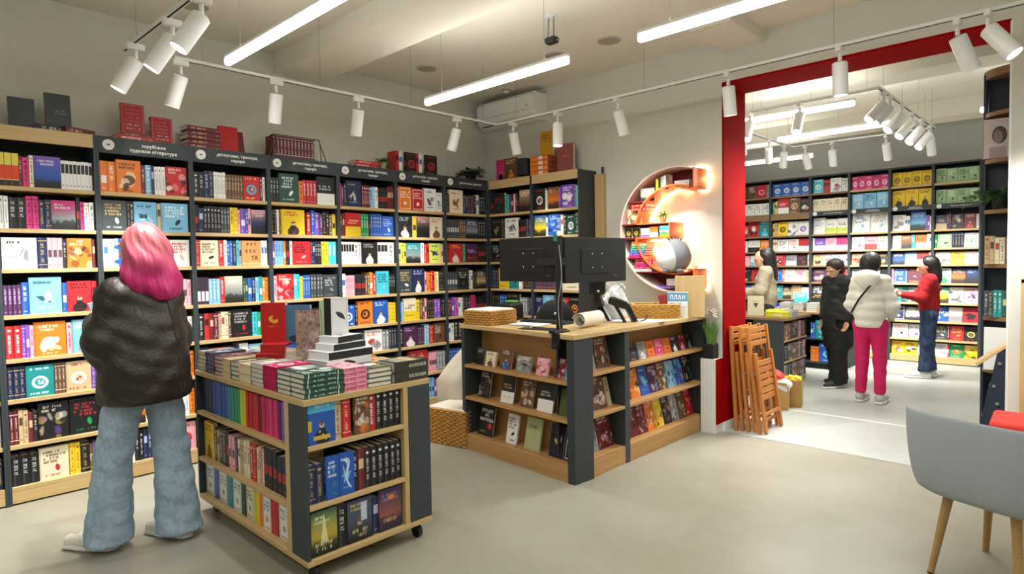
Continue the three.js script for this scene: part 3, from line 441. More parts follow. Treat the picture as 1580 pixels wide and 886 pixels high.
const FLAB = ['dark far-room bookcase mostly hidden by the red jamb', 'dark far-room bookcase beside the red jamb, with oak band', 'dark far-room bookcase with oak band and a row of four blue covers', 'dark far-room bookcase with header strip behind the black-coated shopper', 'dark far-room bookcase with pink covers on top, behind the white puffer jacket', 'dark far-room bookcase with yellow covers on top, beside the red sweater', 'dark far-room bookcase with pale green covers on its two top shelves'];
for (let b = 0; b < 7; b++) {
  const x0 = XF[b], x1 = XF[b + 1], w = x1 - x0;
  bookcase({ o: [(x0 + x1) / 2, 0, ZS], ry: 0, w, h: 2.82, levels: LF, depth: 0.33, plinth: 0.1, label: FLAB[b], oak: b < 3, head: b > 2 ? ['D', 'E', 'E', 'F'][b - 3] : null, headY: 2.252, mat: b > 3 ? oakMat : darkOak, band: 0.1 });
  const g = gapsOf(LF, 2.79);
  FAR[b].forEach((dsl, i) => shelfRow({ o: V(x0 + 0.022, LF[i], ZS - 0.01), X: V(1, 0, 0), Z: V(0, 0, 1), len: w - 0.044, dsl, gap: g[i] + (i === 1 ? 0.03 : 0), where: `${ORD[i]} shelf, far-room ${FBAY[b]}`, seed: 3000 + b * 10 + i, set: 0.05, lean: i > 1 ? 0.16 : 0.03, hidden: b < 2 ? 0.5 : i > 5 ? 0.5 : 1 }));
}
// ---------- placing single books ----------
PAL.i = '#4f5a2c'; CN.i = 'olive'; ACC.i = ['#ccb'];
const mk = (o) => ({ spine: o.spine ?? spineTile(o.base, o.v ?? 0), side: solid(o.base), front: o.front ?? solid(o.base), ...o });
function lie(o) { // flat on its back cover: x y z centre of the underside, yd direction of the book's height
  const a = o.a ?? 0, Y = V(Math.sin(a), 0, Math.cos(a)), X = Y.clone().cross(V(0, 1, 0)), b = mk(o);
  if (o.flip) X.negate() && Y.negate();
  b.m = frame(V(o.x, o.y + o.t, o.z).addScaledVector(Y, -o.h / 2), X, Y, V(0, 1, 0)); return addBook(b);
}
function stand(o) { const X = V(Math.cos(o.a), 0, -Math.sin(o.a)), Z = V(Math.sin(o.a), 0, Math.cos(o.a)), b = mk(o); b.m = frame(V(o.x, o.y, o.z), X, V(0, 1, 0), Z); if (o.lean) b.m.multiply(new THREE.Matrix4().makeRotationX(-o.lean)); return addBook(b); }
function pile({ x, z, y, n, w, h, t, a = 0, base, where, pages, acc, hero, flip, hidden = 1 }) {
  const r = rng((x * 997 | 0) + (z * 577 | 0)), front = hero ? heroFace(base, acc ?? 'w', hero - 1, 70 + BOOKS.length) : solid(base);
  for (let i = 0; i < n; i++) lie({ x: x + (r() - 0.5) * 0.006, z: z + (r() - 0.5) * 0.006, y: y + i * t, w, h, t, a: a + (r() - 0.5) * 0.03, base, acc, front, pages, flip, v: 1, where, fromTop: n - i, pileN: n, parts: 1, hidden: hidden * (i === n - 1 ? 1 : 0.75) });
  return y + n * t;
}
// hero covers in a row
function heroRow({ o, X, Z, items, where, face = 'book', lean = 0, set = 0.02, gap }) {
  items.forEach(([s, w, h, st, custom], i) => {
    faceSeed++; const base = st[0], acc = st[1] ?? 'w', front = heroFace(base, acc, +(st[2] ?? 8), faceSeed, custom, 110, 160);
    const b = mk({ base, acc, isFace: 1, w, h, t: 0.016, front, where, n: i + 1, face, parts: 1, hidden: 3 });
    b.m = frame(o.clone().addScaledVector(X, s + w / 2).addScaledVector(Z, -set), X, V(0, 1, 0), Z).multiply(new THREE.Matrix4().makeRotationX(-lean)); addBook(b);
  });
}

// ---------- rolling display table ----------
const CT = 0.893;
{
  const t = thing('display_table', 'dark rolling display table with oak-edged shelves, loaded with books on every side', 'display table', [0, 0, 0]);
  const x0 = -4.11, x1 = -2.73, z0 = -2.17, z1 = -1.415;
  part('top_board', span(x0, x1, CT - 0.03, CT, z0, z1, 0.003), oakMat, t);
  part('base_board', span(x0, x1, 0.085, 0.115, z0, z1, 0.003), oakMat, t);
  part('core_panel', span(x0 + 0.02, -2.955, 0.115, CT - 0.03, z0 + 0.02, -1.63), graphiteDark, t);
  part('core_panel', span(-2.955, -2.935, 0.115, CT - 0.03, z0 + 0.02, z1 - 0.02), graphiteDark, t);
  part('end_panel', span(x0, x0 + 0.018, 0.115, CT - 0.03, z0, z1), graphite, t);
  part('corner_panel', span(-2.885, x1 - 0.001, 0.115, CT - 0.03, z1 - 0.018, z1 - 0.001), graphite, t);
  part('corner_panel', span(x1 - 0.018, x1 - 0.001, 0.115, CT - 0.03, z0, -2.025), graphite, t);
  part('upright', span(-2.932, -2.887, 0.115, CT - 0.03, -1.6, z1 - 0.001, 0.002), oakMat, t);
  part('upright', span(-2.93, x1 - 0.001, 0.115, CT - 0.03, -2.022, -1.992, 0.002), oakMat, t);
  part('rear_panel', span(x0, x1 - 0.018, 0.115, CT - 0.03, z0, z0 + 0.018), graphite, t);
  for (const y of [0.64, 0.35]) part('shelf', span(x0 + 0.018, -2.932, y - 0.022, y, -1.63, z1 - 0.001, 0.002), oakMat, t);
  for (const y of [0.665, 0.375]) part('shelf', span(-2.935, x1 - 0.001, y - 0.022, y, -1.992, -1.434, 0.002), oakMat, t);
  for (const [x, z] of [[x0 + 0.07, z1 - 0.07], [x1 - 0.07, z1 - 0.06], [x1 - 0.07, z0 + 0.07], [x0 + 0.07, z0 + 0.07], [-3.42, z1 - 0.1]]) {
    const c = part('caster', merge([box(0.05, 0.006, 0.05, x, 0.082, z), rod([x, 0.08, z], [x + 0.015, 0.045, z], 0.012)]), greyMetal, t);
    part('wheel', new THREE.CylinderGeometry(0.035, 0.035, 0.026, 20).rotateX(Math.PI / 2).translate(x + 0.02, 0.0355, z), blackPlastic, c);
  }
}
const TL = { o: (y) => V(-4.09, y, -1.425), X: V(1, 0, 0), Z: V(0, 0, 1), len: 1.155 };
const rowL = (y, dsl, w, face, seed, gap = 0.25) => shelfRow({ o: TL.o(y), X: TL.X, Z: TL.Z, len: TL.len, dsl, gap, where: w, face, seed, hidden: 4, depth: 0.15, set: 0.025 });
rowL(0.64, '!n3@5 !b5@4.7 !t2@4.5 !e2@3.9 !l@3.5 !y@3.5 !r4@4 !m@3 !q2@4.6 !h2@5 !u@4 !v2@4.8', 'top shelf, long side of display table', 'book', 41, 0.228);
rowL(0.35, 'Fyx3@15 x@3.5 z@3.7 d2@5 k@4 p2@4 u@3 w@3 z2@3 c2@3.5 r2@4 c@3 z@3 p@2.6 k3@5 k3@5.2', 'middle shelf, long side of display table', 'book', 42);
rowL(0.116, 'Fwg4@13 !b@6 Fwg4@12 !t@8 Fwg4@11 !f@6 Fcg4@9 !l@3 !y@5 !o@4 Fwo4@9 !r@8 Fwg4@11 !v@5', 'bottom shelf, long side of display table', 'notebook', 43, 0.23);
const rowR = (y, dsl, w, seed, gap = 0.26) => shelfRow({ o: V(-2.742, y, -1.44), X: V(0, 0, -1), Z: V(1, 0, 0), len: 0.548, dsl, gap, where: w, seed, hidden: 4, depth: 0.14, set: 0.012 });
rowR(0.665, '_@15.3 z@4.2 r@5 _@9.7 r@5.4 k4@4', 'top shelf, short side of display table', 51, 0.23);
rowR(0.375, 'n2@4.4 _@7.3 _@8.6 k@4.1 m@4.2 k6@4', 'middle shelf, short side of display table', 52);
rowR(0.117, '_@14.3 k@5.4 _@14.8 n@3.9 _@14.4', 'bottom shelf, short side of display table', 53);
const RX = (y, items, w) => heroRow({ o: V(-2.742, y, -1.442), X: V(0, 0, -1), Z: V(1, 0, 0), items, where: w, set: 0.008 });
const castle = (c, w, h) => { const g = c.createLinearGradient(0, 0, 0, h); g.addColorStop(0, 'rgba(255,255,220,0.15)'); g.addColorStop(1, 'rgba(10,10,5,0.6)'); c.fillStyle = g; c.fillRect(-1, -1, w + 2, h + 2); };
RX(0.665, [[0.004, 0.146, 0.205, 'bk3', (c, w, h) => { c.fillStyle = '#4fb4e0'; c.fillRect(0, 0, w, h * 0.25); glyphs(c, rng(3), w * 0.25, h * 0.08, w * 0.55, h * 0.07, '#c9e8f4', 9); c.fillStyle = '#d0b240'; c.fillRect(0, h * 0.42, w * 0.14, h * 0.26); c.fillRect(w * 0.2, h * 0.8, w * 0.6, h * 0.1); }], [0.258, 0.095, 0.2, 'xo8', (c, w, h) => { c.fillStyle = 'rgba(220,110,30,0.75)'; c.beginPath(); c.ellipse(w * 0.6, h * 0.86, w * 0.3, h * 0.12, 0, 0, 7); c.fill(); }]], 'top shelf, short side of display table');
RX(0.375, [[0.092, 0.07, 0.215, 'bt6'], [0.165, 0.084, 0.215, 'bs7', (c, w, h) => { c.strokeStyle = '#cfe4f4'; c.lineWidth = 4; for (let i = 0; i < 5; i++) { c.beginPath(); c.moveTo(w * (0.2 + 0.1 * i), h * 0.15); c.bezierCurveTo(w, h * 0.3, 0, h * (0.4 + i * 0.06), w * 0.8, h * 0.85); c.stroke(); } }]], 'middle shelf, short side of display table');
RX(0.117, [[0.004, 0.14, 0.218, 'fy1', (c, w, h) => { castle(c, w, h); c.fillStyle = 'rgba(245,240,200,0.7)'; c.beginPath(); c.moveTo(w * 0.35, h * 0.75); c.lineTo(w * 0.5, h * 0.05); c.lineTo(w * 0.65, h * 0.75); c.fill(); glyphs(c, rng(4), w * 0.15, h * 0.72, w * 0.7, h * 0.08, '#d8d0a0', 7); glyphs(c, rng(5), w * 0.2, h * 0.83, w * 0.6, h * 0.08, '#d8d0a0', 6); }], [0.203, 0.144, 0.213, 'nk3', (c, w, h) => { castle(c, w, h); c.fillStyle = 'rgba(225,232,250,0.8)'; c.fillRect(w * 0.55, h * 0.08, w * 0.24, h * 0.45); glyphs(c, rng(6), w * 0.2, h * 0.7, w * 0.65, h * 0.09, '#d9c690', 8); glyphs(c, rng(7), w * 0.3, h * 0.82, w * 0.5, h * 0.08, '#d9c690', 6); }], [0.392, 0.142, 0.22, 'uo1', (c, w, h) => { c.fillStyle = 'rgba(60,50,110,0.5)'; c.fillRect(-1, -1, w + 2, h + 2); c.fillStyle = '#e87a3a'; c.beginPath(); c.ellipse(w * 0.55, h * 0.22, w * 0.14, h * 0.06, 0, 0, 7); c.fill(); glyphs(c, rng(8), w * 0.2, h * 0.72, w * 0.6, h * 0.09, '#d9b070', 6); }]], 'bottom shelf, short side of display table');
// piles along the front edge
const FP = 'front edge of display table';
[[-4.035, 0.125, 'w', 5, 0.024, 'slate pile'], [-3.9, 0.125, 'n', 5, 0.025, 0], [-3.775, 0.12, 'm', 5, 0.023, 0], [-3.66, 0.108, 'z', 3, 0.036, 0], [-3.548, 0.1, 'k', 4, 0.026, 0], [-3.415, 0.145, 'z', 2, 0.052, 0], [-3.258, 0.142, 'j', 5, 0.024, 0], [-3.106, 0.145, 'q', 4, 0.031, 0], [-2.96, 0.134, 'k', 5, 0.024, 0]].forEach(([x, w, base, n, t], i) => {
  pile({ x, z: -1.53, y: CT, n, w, h: 0.2, t, base: ['g', 'n', 'm', 'z', 'd', 'z', 'g', 'q', 'd'][i], acc: 'w', hero: [5, 1, 9, 7, 1, 8, 1, 3, 2][i], pages: [0, solid('#5f6790'), 0, solid('#d9c79d'), 0, solid('#e0d2ae'), 0, solid('#b01650'), 0][i] || undefined, flip: true, where: `${ORD[i]} pile, ${FP}`, hidden: 2 });
});
pile({ x: -2.815, z: -1.535, y: CT, n: 5, w: 0.14, h: 0.208, t: 0.024, base: 'f', acc: 'g', hero: 1, where: 'corner pile of display table', hidden: 3 });
pile({ x: -2.84, z: -1.71, y: CT, n: 5, w: 0.13, h: 0.19, t: 0.024, a: Math.PI / 2, base: 'p', acc: 'r', hero: 9, pages: HERO.add(60, 24, (c, w, h) => { bg(c, w, h, '#e58aa6'); const r = rng(9); c.fillStyle = '#a82450'; for (let i = 0; i < 30; i++) { c.beginPath(); c.arc(r() * w, r() * h, 1.6, 0, 7); c.fill(); } }), where: 'pink pile beside the corner pile of display table', hidden: 3 });
pile({ x: -2.84, z: -1.858, y: CT, n: 4, w: 0.145, h: 0.19, t: 0.025, a: Math.PI / 2, base: 'd', acc: 'w', hero: 1, where: 'white-edged pile between pink pile and big black spines', hidden: 3 });
const colSpine = HERO.add(64, 256, (c, w, h) => { bg(c, w, h, '#33312a'); c.save(); c.translate(w * 0.5, h * 0.68); c.rotate(Math.PI / 2); txt(c, 'КОЛОНІЯ', 0, 0, 29, '#cfc7ae'); c.restore(); });
for (let i = 0; i < 2; i++) { // thick volumes with a lettered spine that faces the short side
  const b = mk({ base: 'k', front: heroFace('d', 'z', 1, 501), w: 0.15, h: 0.225, t: 0.056, where: '', parts: 1, hidden: 5, spineTurn: colSpine, label: `thick black volume with pale spine lettering, ${i ? 'upper' : 'lower'} one at table corner` });
  b.spine = colSpine; b.m = frame(V(-2.815, CT + 0.056 * (i + 1), -2.058).addScaledVector(V(0, 0, 1), -0.1125), V(-1, 0, 0), V(0, 0, 1), V(0, 1, 0)); addBook(b);
}
// second row and the pyramid of display copies
[[-4.0, -1.76, 'w', 4, 'b', 1], [-3.86, -1.77, 'g', 4, 'w', 2], [-3.3, -1.77, 'g', 3, 'w', 6], [-3.0, -1.77, 'p', 4, 'r', 9], [-3.02, -1.99, 'z', 4, 'o', 1], [-3.2, -2.0, 'o', 4, 'k', 1], [-3.45, -2.02, 'd', 4, 'w', 2], [-3.75, -2.02, 'b', 4, 'w', 4], [-4.0, -2.02, 'w', 4, 'k', 8]].forEach(([x, z, base, n, acc, st], i) => pile({ x, z, y: CT, n, w: 0.135, h: 0.2, t: 0.024, base, acc, hero: st, flip: true, where: `${ORD[i]} pile behind the front edge, display table`, hidden: 0.9 }));
const DP = 'display copies on the rolling table';
const D = (o) => lie({ parts: 1, hidden: 4, where: DP, ...o }), S2 = (o) => stand({ parts: 1, hidden: 4, where: DP, isFace: 1, ...o });
D({ x: -3.62, z: -1.72, y: CT + 0.075, w: 0.17, h: 0.24, t: 0.05, a: 0.75, base: 'r', pages: solid('#a81218'), label: 'thick red volume lying under the red standing display copy' });
D({ x: -3.63, z: -1.73, y: CT + 0.125, w: 0.15, h: 0.2, t: 0.05, a: 0.8, base: 'r', pages: solid('#a81218'), label: 'upper red volume lying under the red standing display copy' });
S2({ x: -3.66, z: -1.72, y: CT + 0.175, a: 0.75, w: 0.15, h: 0.24, t: 0.045, base: 'r', front: heroFace('r', 'r', 6, 1, (c, w, h) => { bg(c, w, h, '#b80f14'); c.fillStyle = '#d8a637'; c.beginPath(); c.ellipse(w / 2, h * 0.42, w * 0.2, h * 0.09, 0.3, 0, 7); c.fill(); c.fillStyle = '#b80f14'; c.beginPath(); c.ellipse(w * 0.56, h * 0.38, w * 0.1, h * 0.05, 0, 0, 7); c.fill(); glyphs(c, rng(2), w * 0.3, h * 0.58, w * 0.4, h * 0.03, '#d8a637', 8); }), label: 'red standing display copy with golden emblem on cover' });
D({ x: -3.57, z: -1.81, y: CT + 0.125, w: 0.15, h: 0.22, t: 0.035, a: 0.75, base: 'b', label: 'blue-grey volume lying under the ship-drawing copy' });
D({ x: -3.55, z: -1.8, y: CT + 0.085, w: 0.16, h: 0.23, t: 0.04, a: 0.7, base: 'z', label: 'beige volume at the bottom below the ship-drawing copy' });
S2({ x: -3.56, z: -1.83, y: CT + 0.16, a: 0.75, w: 0.15, h: 0.24, t: 0.03, base: 'b', front: heroFace('b', 'w', 1, 2, (c, w, h) => { bg(c, w, h, '#47708c'); c.strokeStyle = '#d9d4c4'; c.lineWidth = 3; for (let i = 0; i < 6; i++) { c.beginPath(); c.moveTo(w * 0.75, h * (0.15 + i * 0.1)); c.quadraticCurveTo(w * 0.3, h * (0.3 + i * 0.08), w * 0.6, h * (0.45 + i * 0.07)); c.stroke(); } c.fillStyle = '#22303c'; c.beginPath(); c.ellipse(w * 0.5, h * 0.85, w * 0.4, h * 0.1, 0, 0, 7); c.fill(); }), label: 'blue standing display copy with pale sails drawing' });
S2({ x: -3.265, z: -1.735, y: CT + 0.127, a: 0.85, w: 0.135, h: 0.26, t: 0.035, base: 'x', front: heroFace('x', 'z', 8, 3, (c, w, h) => { c.fillStyle = 'rgba(176,150,146,0.72)'; c.fillRect(-1, -1, w + 2, h + 2); const r = rng(5); c.fillStyle = 'rgba(90,60,66,0.5)'; for (let i = 0; i < 40; i++) { c.beginPath(); c.ellipse(r() * w, r() * h, 4 + r() * 7, 3 + r() * 6, r() * 3, 0, 7); c.fill(); } }), label: 'dusty-mauve patterned standing display copy in front of blue one' });
S2({ x: -3.4, z: -1.96, y: CT + 0.175, a: 0.8, w: 0.14, h: 0.25, t: 0.06, base: 'j', label: 'pale green and white standing copy behind the mauve one' });
const leafFace = (s) => heroFace('w', 'g', 6, s, (c, w, h) => { bg(c, w, h, '#dfe0e2'); c.fillStyle = '#2a3038'; c.beginPath(); c.moveTo(w * 0.25, h * 0.38); c.quadraticCurveTo(w * 0.7, h * 0.36, w * 0.8, h * 0.6); c.quadraticCurveTo(w * 0.35, h * 0.55, w * 0.25, h * 0.38); c.fill(); c.strokeStyle = '#9aa'; c.lineWidth = 2; c.strokeRect(w * 0.08, h * 0.05, w * 0.84, h * 0.9); });
const LF1 = leafFace(4), leafSpine = HERO.add(24, 120, (c, w, h) => { bg(c, w, h, '#dcdde0'); c.fillStyle = '#23282f'; c.beginPath(); c.ellipse(w * 0.5, h * 0.5, 5, 17, 0.4, 0, 7); c.fill(); });
D({ x: -3.03, z: -1.79, y: CT + 0.1, w: 0.18, h: 0.29, t: 0.036, a: 0.12, base: 'w', pages: solid('#d9dade'), spine: leafSpine, front: LF1, label: 'white leaf-printed boxed volume, bottom of the monochrome pyramid' });
[[0.19, 0.29, 0.042, 0.137, 'bottom'], [0.15, 0.23, 0.035, 0.18, 'middle'], [0.14, 0.19, 0.036, 0.216, 'top']].forEach(([w, h, t, y, s], i) => D({ x: -3.05 - i * 0.014, z: -1.81 - i * 0.008, y: CT + y, w, h, t, a: 0.1 + 0.1 * i, base: 'w', pages: solid('#dcdde0'), spine: solid('#15171b'), front: LF1, label: `black-edged white volume lying flat, ${s} one in the monochrome pyramid` }));
S2({ x: -3.08, z: -1.83, y: CT + 0.253, a: 1.25, w: 0.12, h: 0.205, t: 0.06, base: 'w', pages: solid('#15171b'), front: LF1, spine: solid('#15171b'), label: 'white leaf-cover copy standing on top of the monochrome pyramid' });
BOOKS[BOOKS.length - 1].m.multiply(new THREE.Matrix4().makeRotationY(0.5));

// ---------- counter ----------
const CW = { y: 1.03 }, lwA = Math.atan2(0.101, 1.256), LWX = V(Math.cos(lwA), 0, Math.sin(lwA)), LWZ = V(-Math.sin(lwA), 0, Math.cos(lwA)), LW0 = V(-3.853, 0, -3.409);
{
  const t = thing('counter', 'L-shaped service counter with oak top and book ledges on both outer sides', 'counter');
  const lw = (g) => g.applyMatrix4(frame(LW0, LWX, V(0, 1, 0), LWZ));  // the left wing is turned a few degrees
  const top = new THREE.Shape([[-3.86, 3.4], [-2.59, 3.298], [-2.59, 5.243], [-3.2, 5.243], [-3.2, 3.95], [-3.88, 4.0]].map(([a, b]) => new THREE.Vector2(a, b)));
  part('top_board', uvBox(new THREE.ExtrudeGeometry(top, { depth: 0.03, bevelEnabled: true, bevelSize: 0.002, bevelThickness: 0.002, bevelSegments: 1 }).rotateX(-Math.PI / 2).scale(1, 1, 1).translate(0, 1.0, 0)), oakMat, t);
  part('side_panel', lw(span(0, 0.04, 0, 1, -0.55, 0)), graphite, t); part('back_panel', lw(span(0.04, 1.25, 0.03, 1, -0.2, -0.185)), counterOak, t);
  part('corner_panel', span(-2.66, -2.6, 0, 1, -3.49, -3.312), graphite, t); part('corner_panel', lw(span(1.19, 1.255, 0, 1, -0.2, -0.001)), graphite, t);
  for (const y of [0.7, 0.435]) part('ledge', lw(span(0.04, 1.19, y - 0.024, y, -0.19, 0, 0.002)), counterOak, t);
  part('plinth_board', lw(span(0.04, 1.19, 0.0, 0.122, -0.19, 0, 0.002)), counterOak, t);
  for (const [a, b] of [[-3.99, -3.925], [-5.237, -5.185]]) part('side_panel', span(-2.95, -2.6, 0, 1, a, b), graphite, t);
  part('back_panel', span(-2.83, -2.815, 0.03, 1, -3.925, -3.4), graphiteDark, t); part('back_panel', span(-2.83, -2.815, 0.03, 1, -5.185, -3.99), counterOak, t);
  for (const y of [0.74, 0.44]) { part('ledge', span(-2.815, -2.6, y - 0.024, y, -3.925, -3.49, 0.002), counterOak, t); part('ledge', span(-2.815, -2.6, y - 0.024, y, -5.185, -3.99, 0.002), counterOak, t); }
  part('plinth_board', span(-2.815, -2.6, 0, 0.135, -3.925, -3.49, 0.002), counterOak, t); part('plinth_board', span(-2.815, -2.6, 0, 0.135, -5.185, -3.99, 0.002), counterOak, t);
}
scene.children[scene.children.length - 1].children[0].geometry.attributes.position.needsUpdate = true;
const lwRow = (y, items, where) => heroRow({ o: LW0.clone().setY(y), X: LWX, Z: LWZ, items, where, lean: 0.2, set: 0.07 });
const moon = (c, w, h) => { bg(c, w, h, '#1d1430'); c.fillStyle = '#c9a55c'; c.beginPath(); c.arc(w * 0.55, h * 0.42, w * 0.26, 0, 7); c.fill(); c.fillStyle = '#1d1430'; c.beginPath(); c.arc(w * 0.42, h * 0.34, w * 0.16, 0, 7); c.fill(); };
const steal = (c, w, h) => { bg(c, w, h, '#17171a'); ['КРАДИ', 'ЯК', 'МИТЕЦЬ'].forEach((s, i) => txt(c, s, w * 0.5, h * (0.16 + i * 0.15), 24, '#e8e8e4')); c.fillStyle = '#c8361f'; c.beginPath(); c.arc(w * 0.76, h * 0.66, w * 0.14, 0, 7); c.fill(); glyphs(c, rng(3), w * 0.16, h * 0.83, w * 0.5, h * 0.07, '#9a9a96', 7); };
lwRow(0.7, [[0.09, 0.105, 0.14, 'fk1'], [0.215, 0.125, 0.118, 'cx3'], [0.398, 0.13, 0.155, 'xb3'], [0.59, 0.16, 0.122, 'gx8'], [0.81, 0.125, 0.128, 'pr8'], [1.0, 0.115, 0.145, 'mp8'], [1.1, 0.085, 0.12, 'sb2']], 'upper ledge, left wing of counter');
lwRow(0.435, [[0.12, 0.14, 0.215, 'ku8'], [0.4, 0.15, 0.21, 'kw5'], [0.626, 0.138, 0.21, 'xw8'], [0.815, 0.16, 0.215, 'kw5'], [1.04, 0.14, 0.2, 'ii6', (c, w, h) => bg(c, w, h, PAL.i)]], 'middle ledge, left wing of counter');
lwRow(0.122, [[0.1, 0.19, 0.24, 'kw6', steal], [0.455, 0.12, 0.225, 'wk6'], [0.669, 0.16, 0.24, 'jf6', (c, w, h) => { bg(c, w, h, '#b3b98a'); glyphs(c, rng(12), w * 0.2, h * 0.24, w * 0.6, h * 0.08, '#3c4426', 8); }], [0.93, 0.14, 0.235, 'uy2', moon], [1.085, 0.1, 0.24, 'kw4']], 'bottom ledge, left wing of counter');
const rwRow = (y, items, where) => heroRow({ o: V(-2.6, y, 0), X: V(0, 0, -1), Z: V(1, 0, 0), items, where, lean: 0.24, set: 0.085, face: 'comic_book' });
rwRow(0.74, [[3.53, 0.15, 0.225, 'gr8'], [3.7, 0.17, 0.23, 'xr8']], 'upper ledge, narrow bay of counter');
rwRow(0.44, [[3.51, 0.085, 0.22, 'gw8'], [3.6, 0.21, 0.24, 'xw8'], [3.83, 0.05, 0.22, 'zz6']], 'middle ledge, narrow bay of counter');
rwRow(0.135, [[3.51, 0.08, 0.22, 'gm8'], [3.6, 0.11, 0.235, 'gr8'], [3.72, 0.18, 0.24, 'mp8']], 'bottom ledge, narrow bay of counter');
const rowOf = (y, s0, s1, h, codes, where) => { const n = codes.length, p = (s1 - s0) / n; rwRow(y, codes.map((c, i) => [s0 + i * p + 0.004, p * 0.93, h * (0.95 + 0.07 * ((i * 37) % 5) / 5), c]), where); };
rowOf(0.74, 4.0, 5.17, 0.135, ['gk8', 'ku2', 'gw3', 'or4', 'hp4', 'or4', 'kw3', 'mp3', 'kg3'], 'upper ledge, wide bay of counter');
rowOf(0.44, 4.0, 5.15, 0.235, ['xg8', 'oy8', 'bs7', 'us8', 'xy8', 'sb8', 'bh8', 'kg8'], 'middle ledge, wide bay of counter');
rowOf(0.135, 4.0, 5.17, 0.25, ['gk8', 'mk6', 'mp8', 'ov8', 'yo8', 'ko8', 'gw8', 'xw8', 'rm8'], 'bottom ledge, wide bay of counter');
// ---------- books and things on top of the bookcases ----------
const TOPY = 2.466, TX = -5.22, TW = 'on top of left bookcases';
const T1 = (o) => stand({ x: TX, y: TOPY, a: Math.PI / 2, parts: 1, hidden: 3, isFace: 1, w: 0.15, h: 0.21, t: 0.03, lean: 0.1, ...o }), T2 = (o) => lie({ x: TX, y: TOPY, w: 0.15, h: 0.21, t: 0.03, parts: 1, hidden: 3, ...o });
const plainTitle = (k, col, s) => heroFace(k, k, 6, s, (c, w, h) => { bg(c, w, h, PAL[k]); glyphs(c, rng(s), w * 0.4, h * 0.48, w * 0.42, h * 0.05, col, 9); glyphs(c, rng(s + 1), w * 0.35, h * 0.56, w * 0.48, h * 0.04, col, 11); }, 110, 160);
T1({ z: -0.78, w: 0.14, h: 0.215, base: 'd', front: plainTitle('d', '#5f666c', 61), label: 'charcoal hardback standing at far left on the oak-banded bookcase' });
T2({ z: -0.96, w: 0.16, h: 0.24, base: 'k', t: 0.04, x: TX - 0.02, label: 'black volume lying under the taller charcoal hardback' });
T2({ z: -1.06, w: 0.15, h: 0.2, base: 'm', t: 0.04, a: 0.4, pages: solid('m'), label: 'dark red volume lying beside the taller charcoal hardback' });
T1({ z: -0.98, y: TOPY + 0.042, w: 0.145, h: 0.235, base: 'd', front: plainTitle('d', '#9aa0a4', 63), label: 'taller charcoal hardback standing on dark lying volumes' });
T2({ z: -1.42, w: 0.17, h: 0.25, base: 'r', t: 0.03, label: 'red volume lying flat under the red ornate hardback' });
T2({ z: -1.43, y: TOPY + 0.03, w: 0.15, h: 0.2, base: 'm', t: 0.02, label: 'thin dark red volume lying flat under the red ornate hardback' });
const ornate = (s) => heroFace('r', 'p', 4, s, (c, w, h) => { bg(c, w, h, '#a3202c'); c.strokeStyle = '#d98a8a'; c.lineWidth = 2; c.strokeRect(7, 8, w - 14, h - 16); for (let i = 0; i < 6; i++) glyphs(c, rng(s + i), w * 0.2, h * (0.16 + i * 0.12), w * 0.6, h * 0.05, i > 3 ? '#e9c9b4' : '#cf6a6a', 7); }, 110, 160);
T1({ z: -1.435, y: TOPY + 0.05, w: 0.155, h: 0.235, base: 'r', front: ornate(21), label: 'red ornate hardback standing on lying red volumes' });
T1({ z: -1.63, w: 0.145, h: 0.215, t: 0.05, base: 'r', front: ornate(31), label: 'red ornate hardback standing with its ragged page edge visible' });
for (let i = 0; i < 5; i++) T2({ z: -1.9 - 0.012 * (i % 2), y: TOPY + i * 0.034, w: 0.14, h: 0.25, t: 0.033, base: 'm', x: TX - 0.01 * (i % 2), a: 0.05 * (i % 3), label: `dark red volume lying in a pale-edged pile, ${['bottom', 'second from bottom', 'middle', 'second from top', 'top'][i]} of five` });
T1({ z: -2.13, w: 0.15, h: 0.22, base: 'r', front: heroFace('r', 'k', 6, 71, (c, w, h) => { bg(c, w, h, '#c01219'); glyphs(c, rng(5), w * 0.2, h * 0.4, w * 0.4, h * 0.08, '#3a0d0d', 5); }, 110, 160), label: 'bright red hardback standing at the end of the dark red pile' });
T1({ z: -2.235, x: TX - 0.02, w: 0.06, h: 0.2, t: 0.05, base: 'm', lean: 0.2, label: 'dark red spine leaning beside the bright red hardback' });
for (let i = 0; i < 12; i++) { const b = stand({ x: TX + 0.02, y: TOPY + 0.012, z: -2.52 - i * 0.032, a: Math.PI / 2, w: 0.14, h: 0.185, t: 0.031, base: 'm', v: 1, parts: 0, hidden: 2, label: `dark red spine held in the wire rack, ${ORD[i]} of twelve from left` }); b.m.multiply(ROT_SPINE).multiply(new THREE.Matrix4().makeTranslation(0.07, 0, 0)); }
{
  const t = thing('wire_rack', 'brown wire book rack with slanted ends holding twelve dark red spines', 'rack', [TX, TOPY, -2.7]);
  const m = std('#5a463a', 0.5, { metalness: 0.4 });
  for (const s of [-1, 1]) part('end_frame', merge([tube([[0.06, 0.004, s * 0.22], [0.06, 0.1, s * 0.215], [0.06, 0.19, s * 0.2], [-0.08, 0.19, s * 0.2], [-0.08, 0.004, s * 0.24]], 0.004, 30), rod([0.06, 0.004, s * 0.25], [-0.08, 0.004, s * 0.25], 0.004), rod([0.06, 0.19, s * 0.2], [0.06, 0.006, s * 0.27], 0.004)]), m, t);
  for (const x of [0.06, -0.08]) part('rail', rod([x, 0.004, -0.26], [x, 0.004, 0.26], 0.004), m, t);
  part('rail', rod([0.062, 0.195, -0.2], [0.062, 0.195, 0.2], 0.004), m, t);
}
for (let i = 0; i < 2; i++) T2({ z: -3.38 - i * 0.02, y: TOPY + i * 0.03, w: 0.15, h: 0.26, t: 0.03, base: 'r', label: `red volume lying beside the small potted plant, ${i ? 'upper' : 'lower'} of two` });
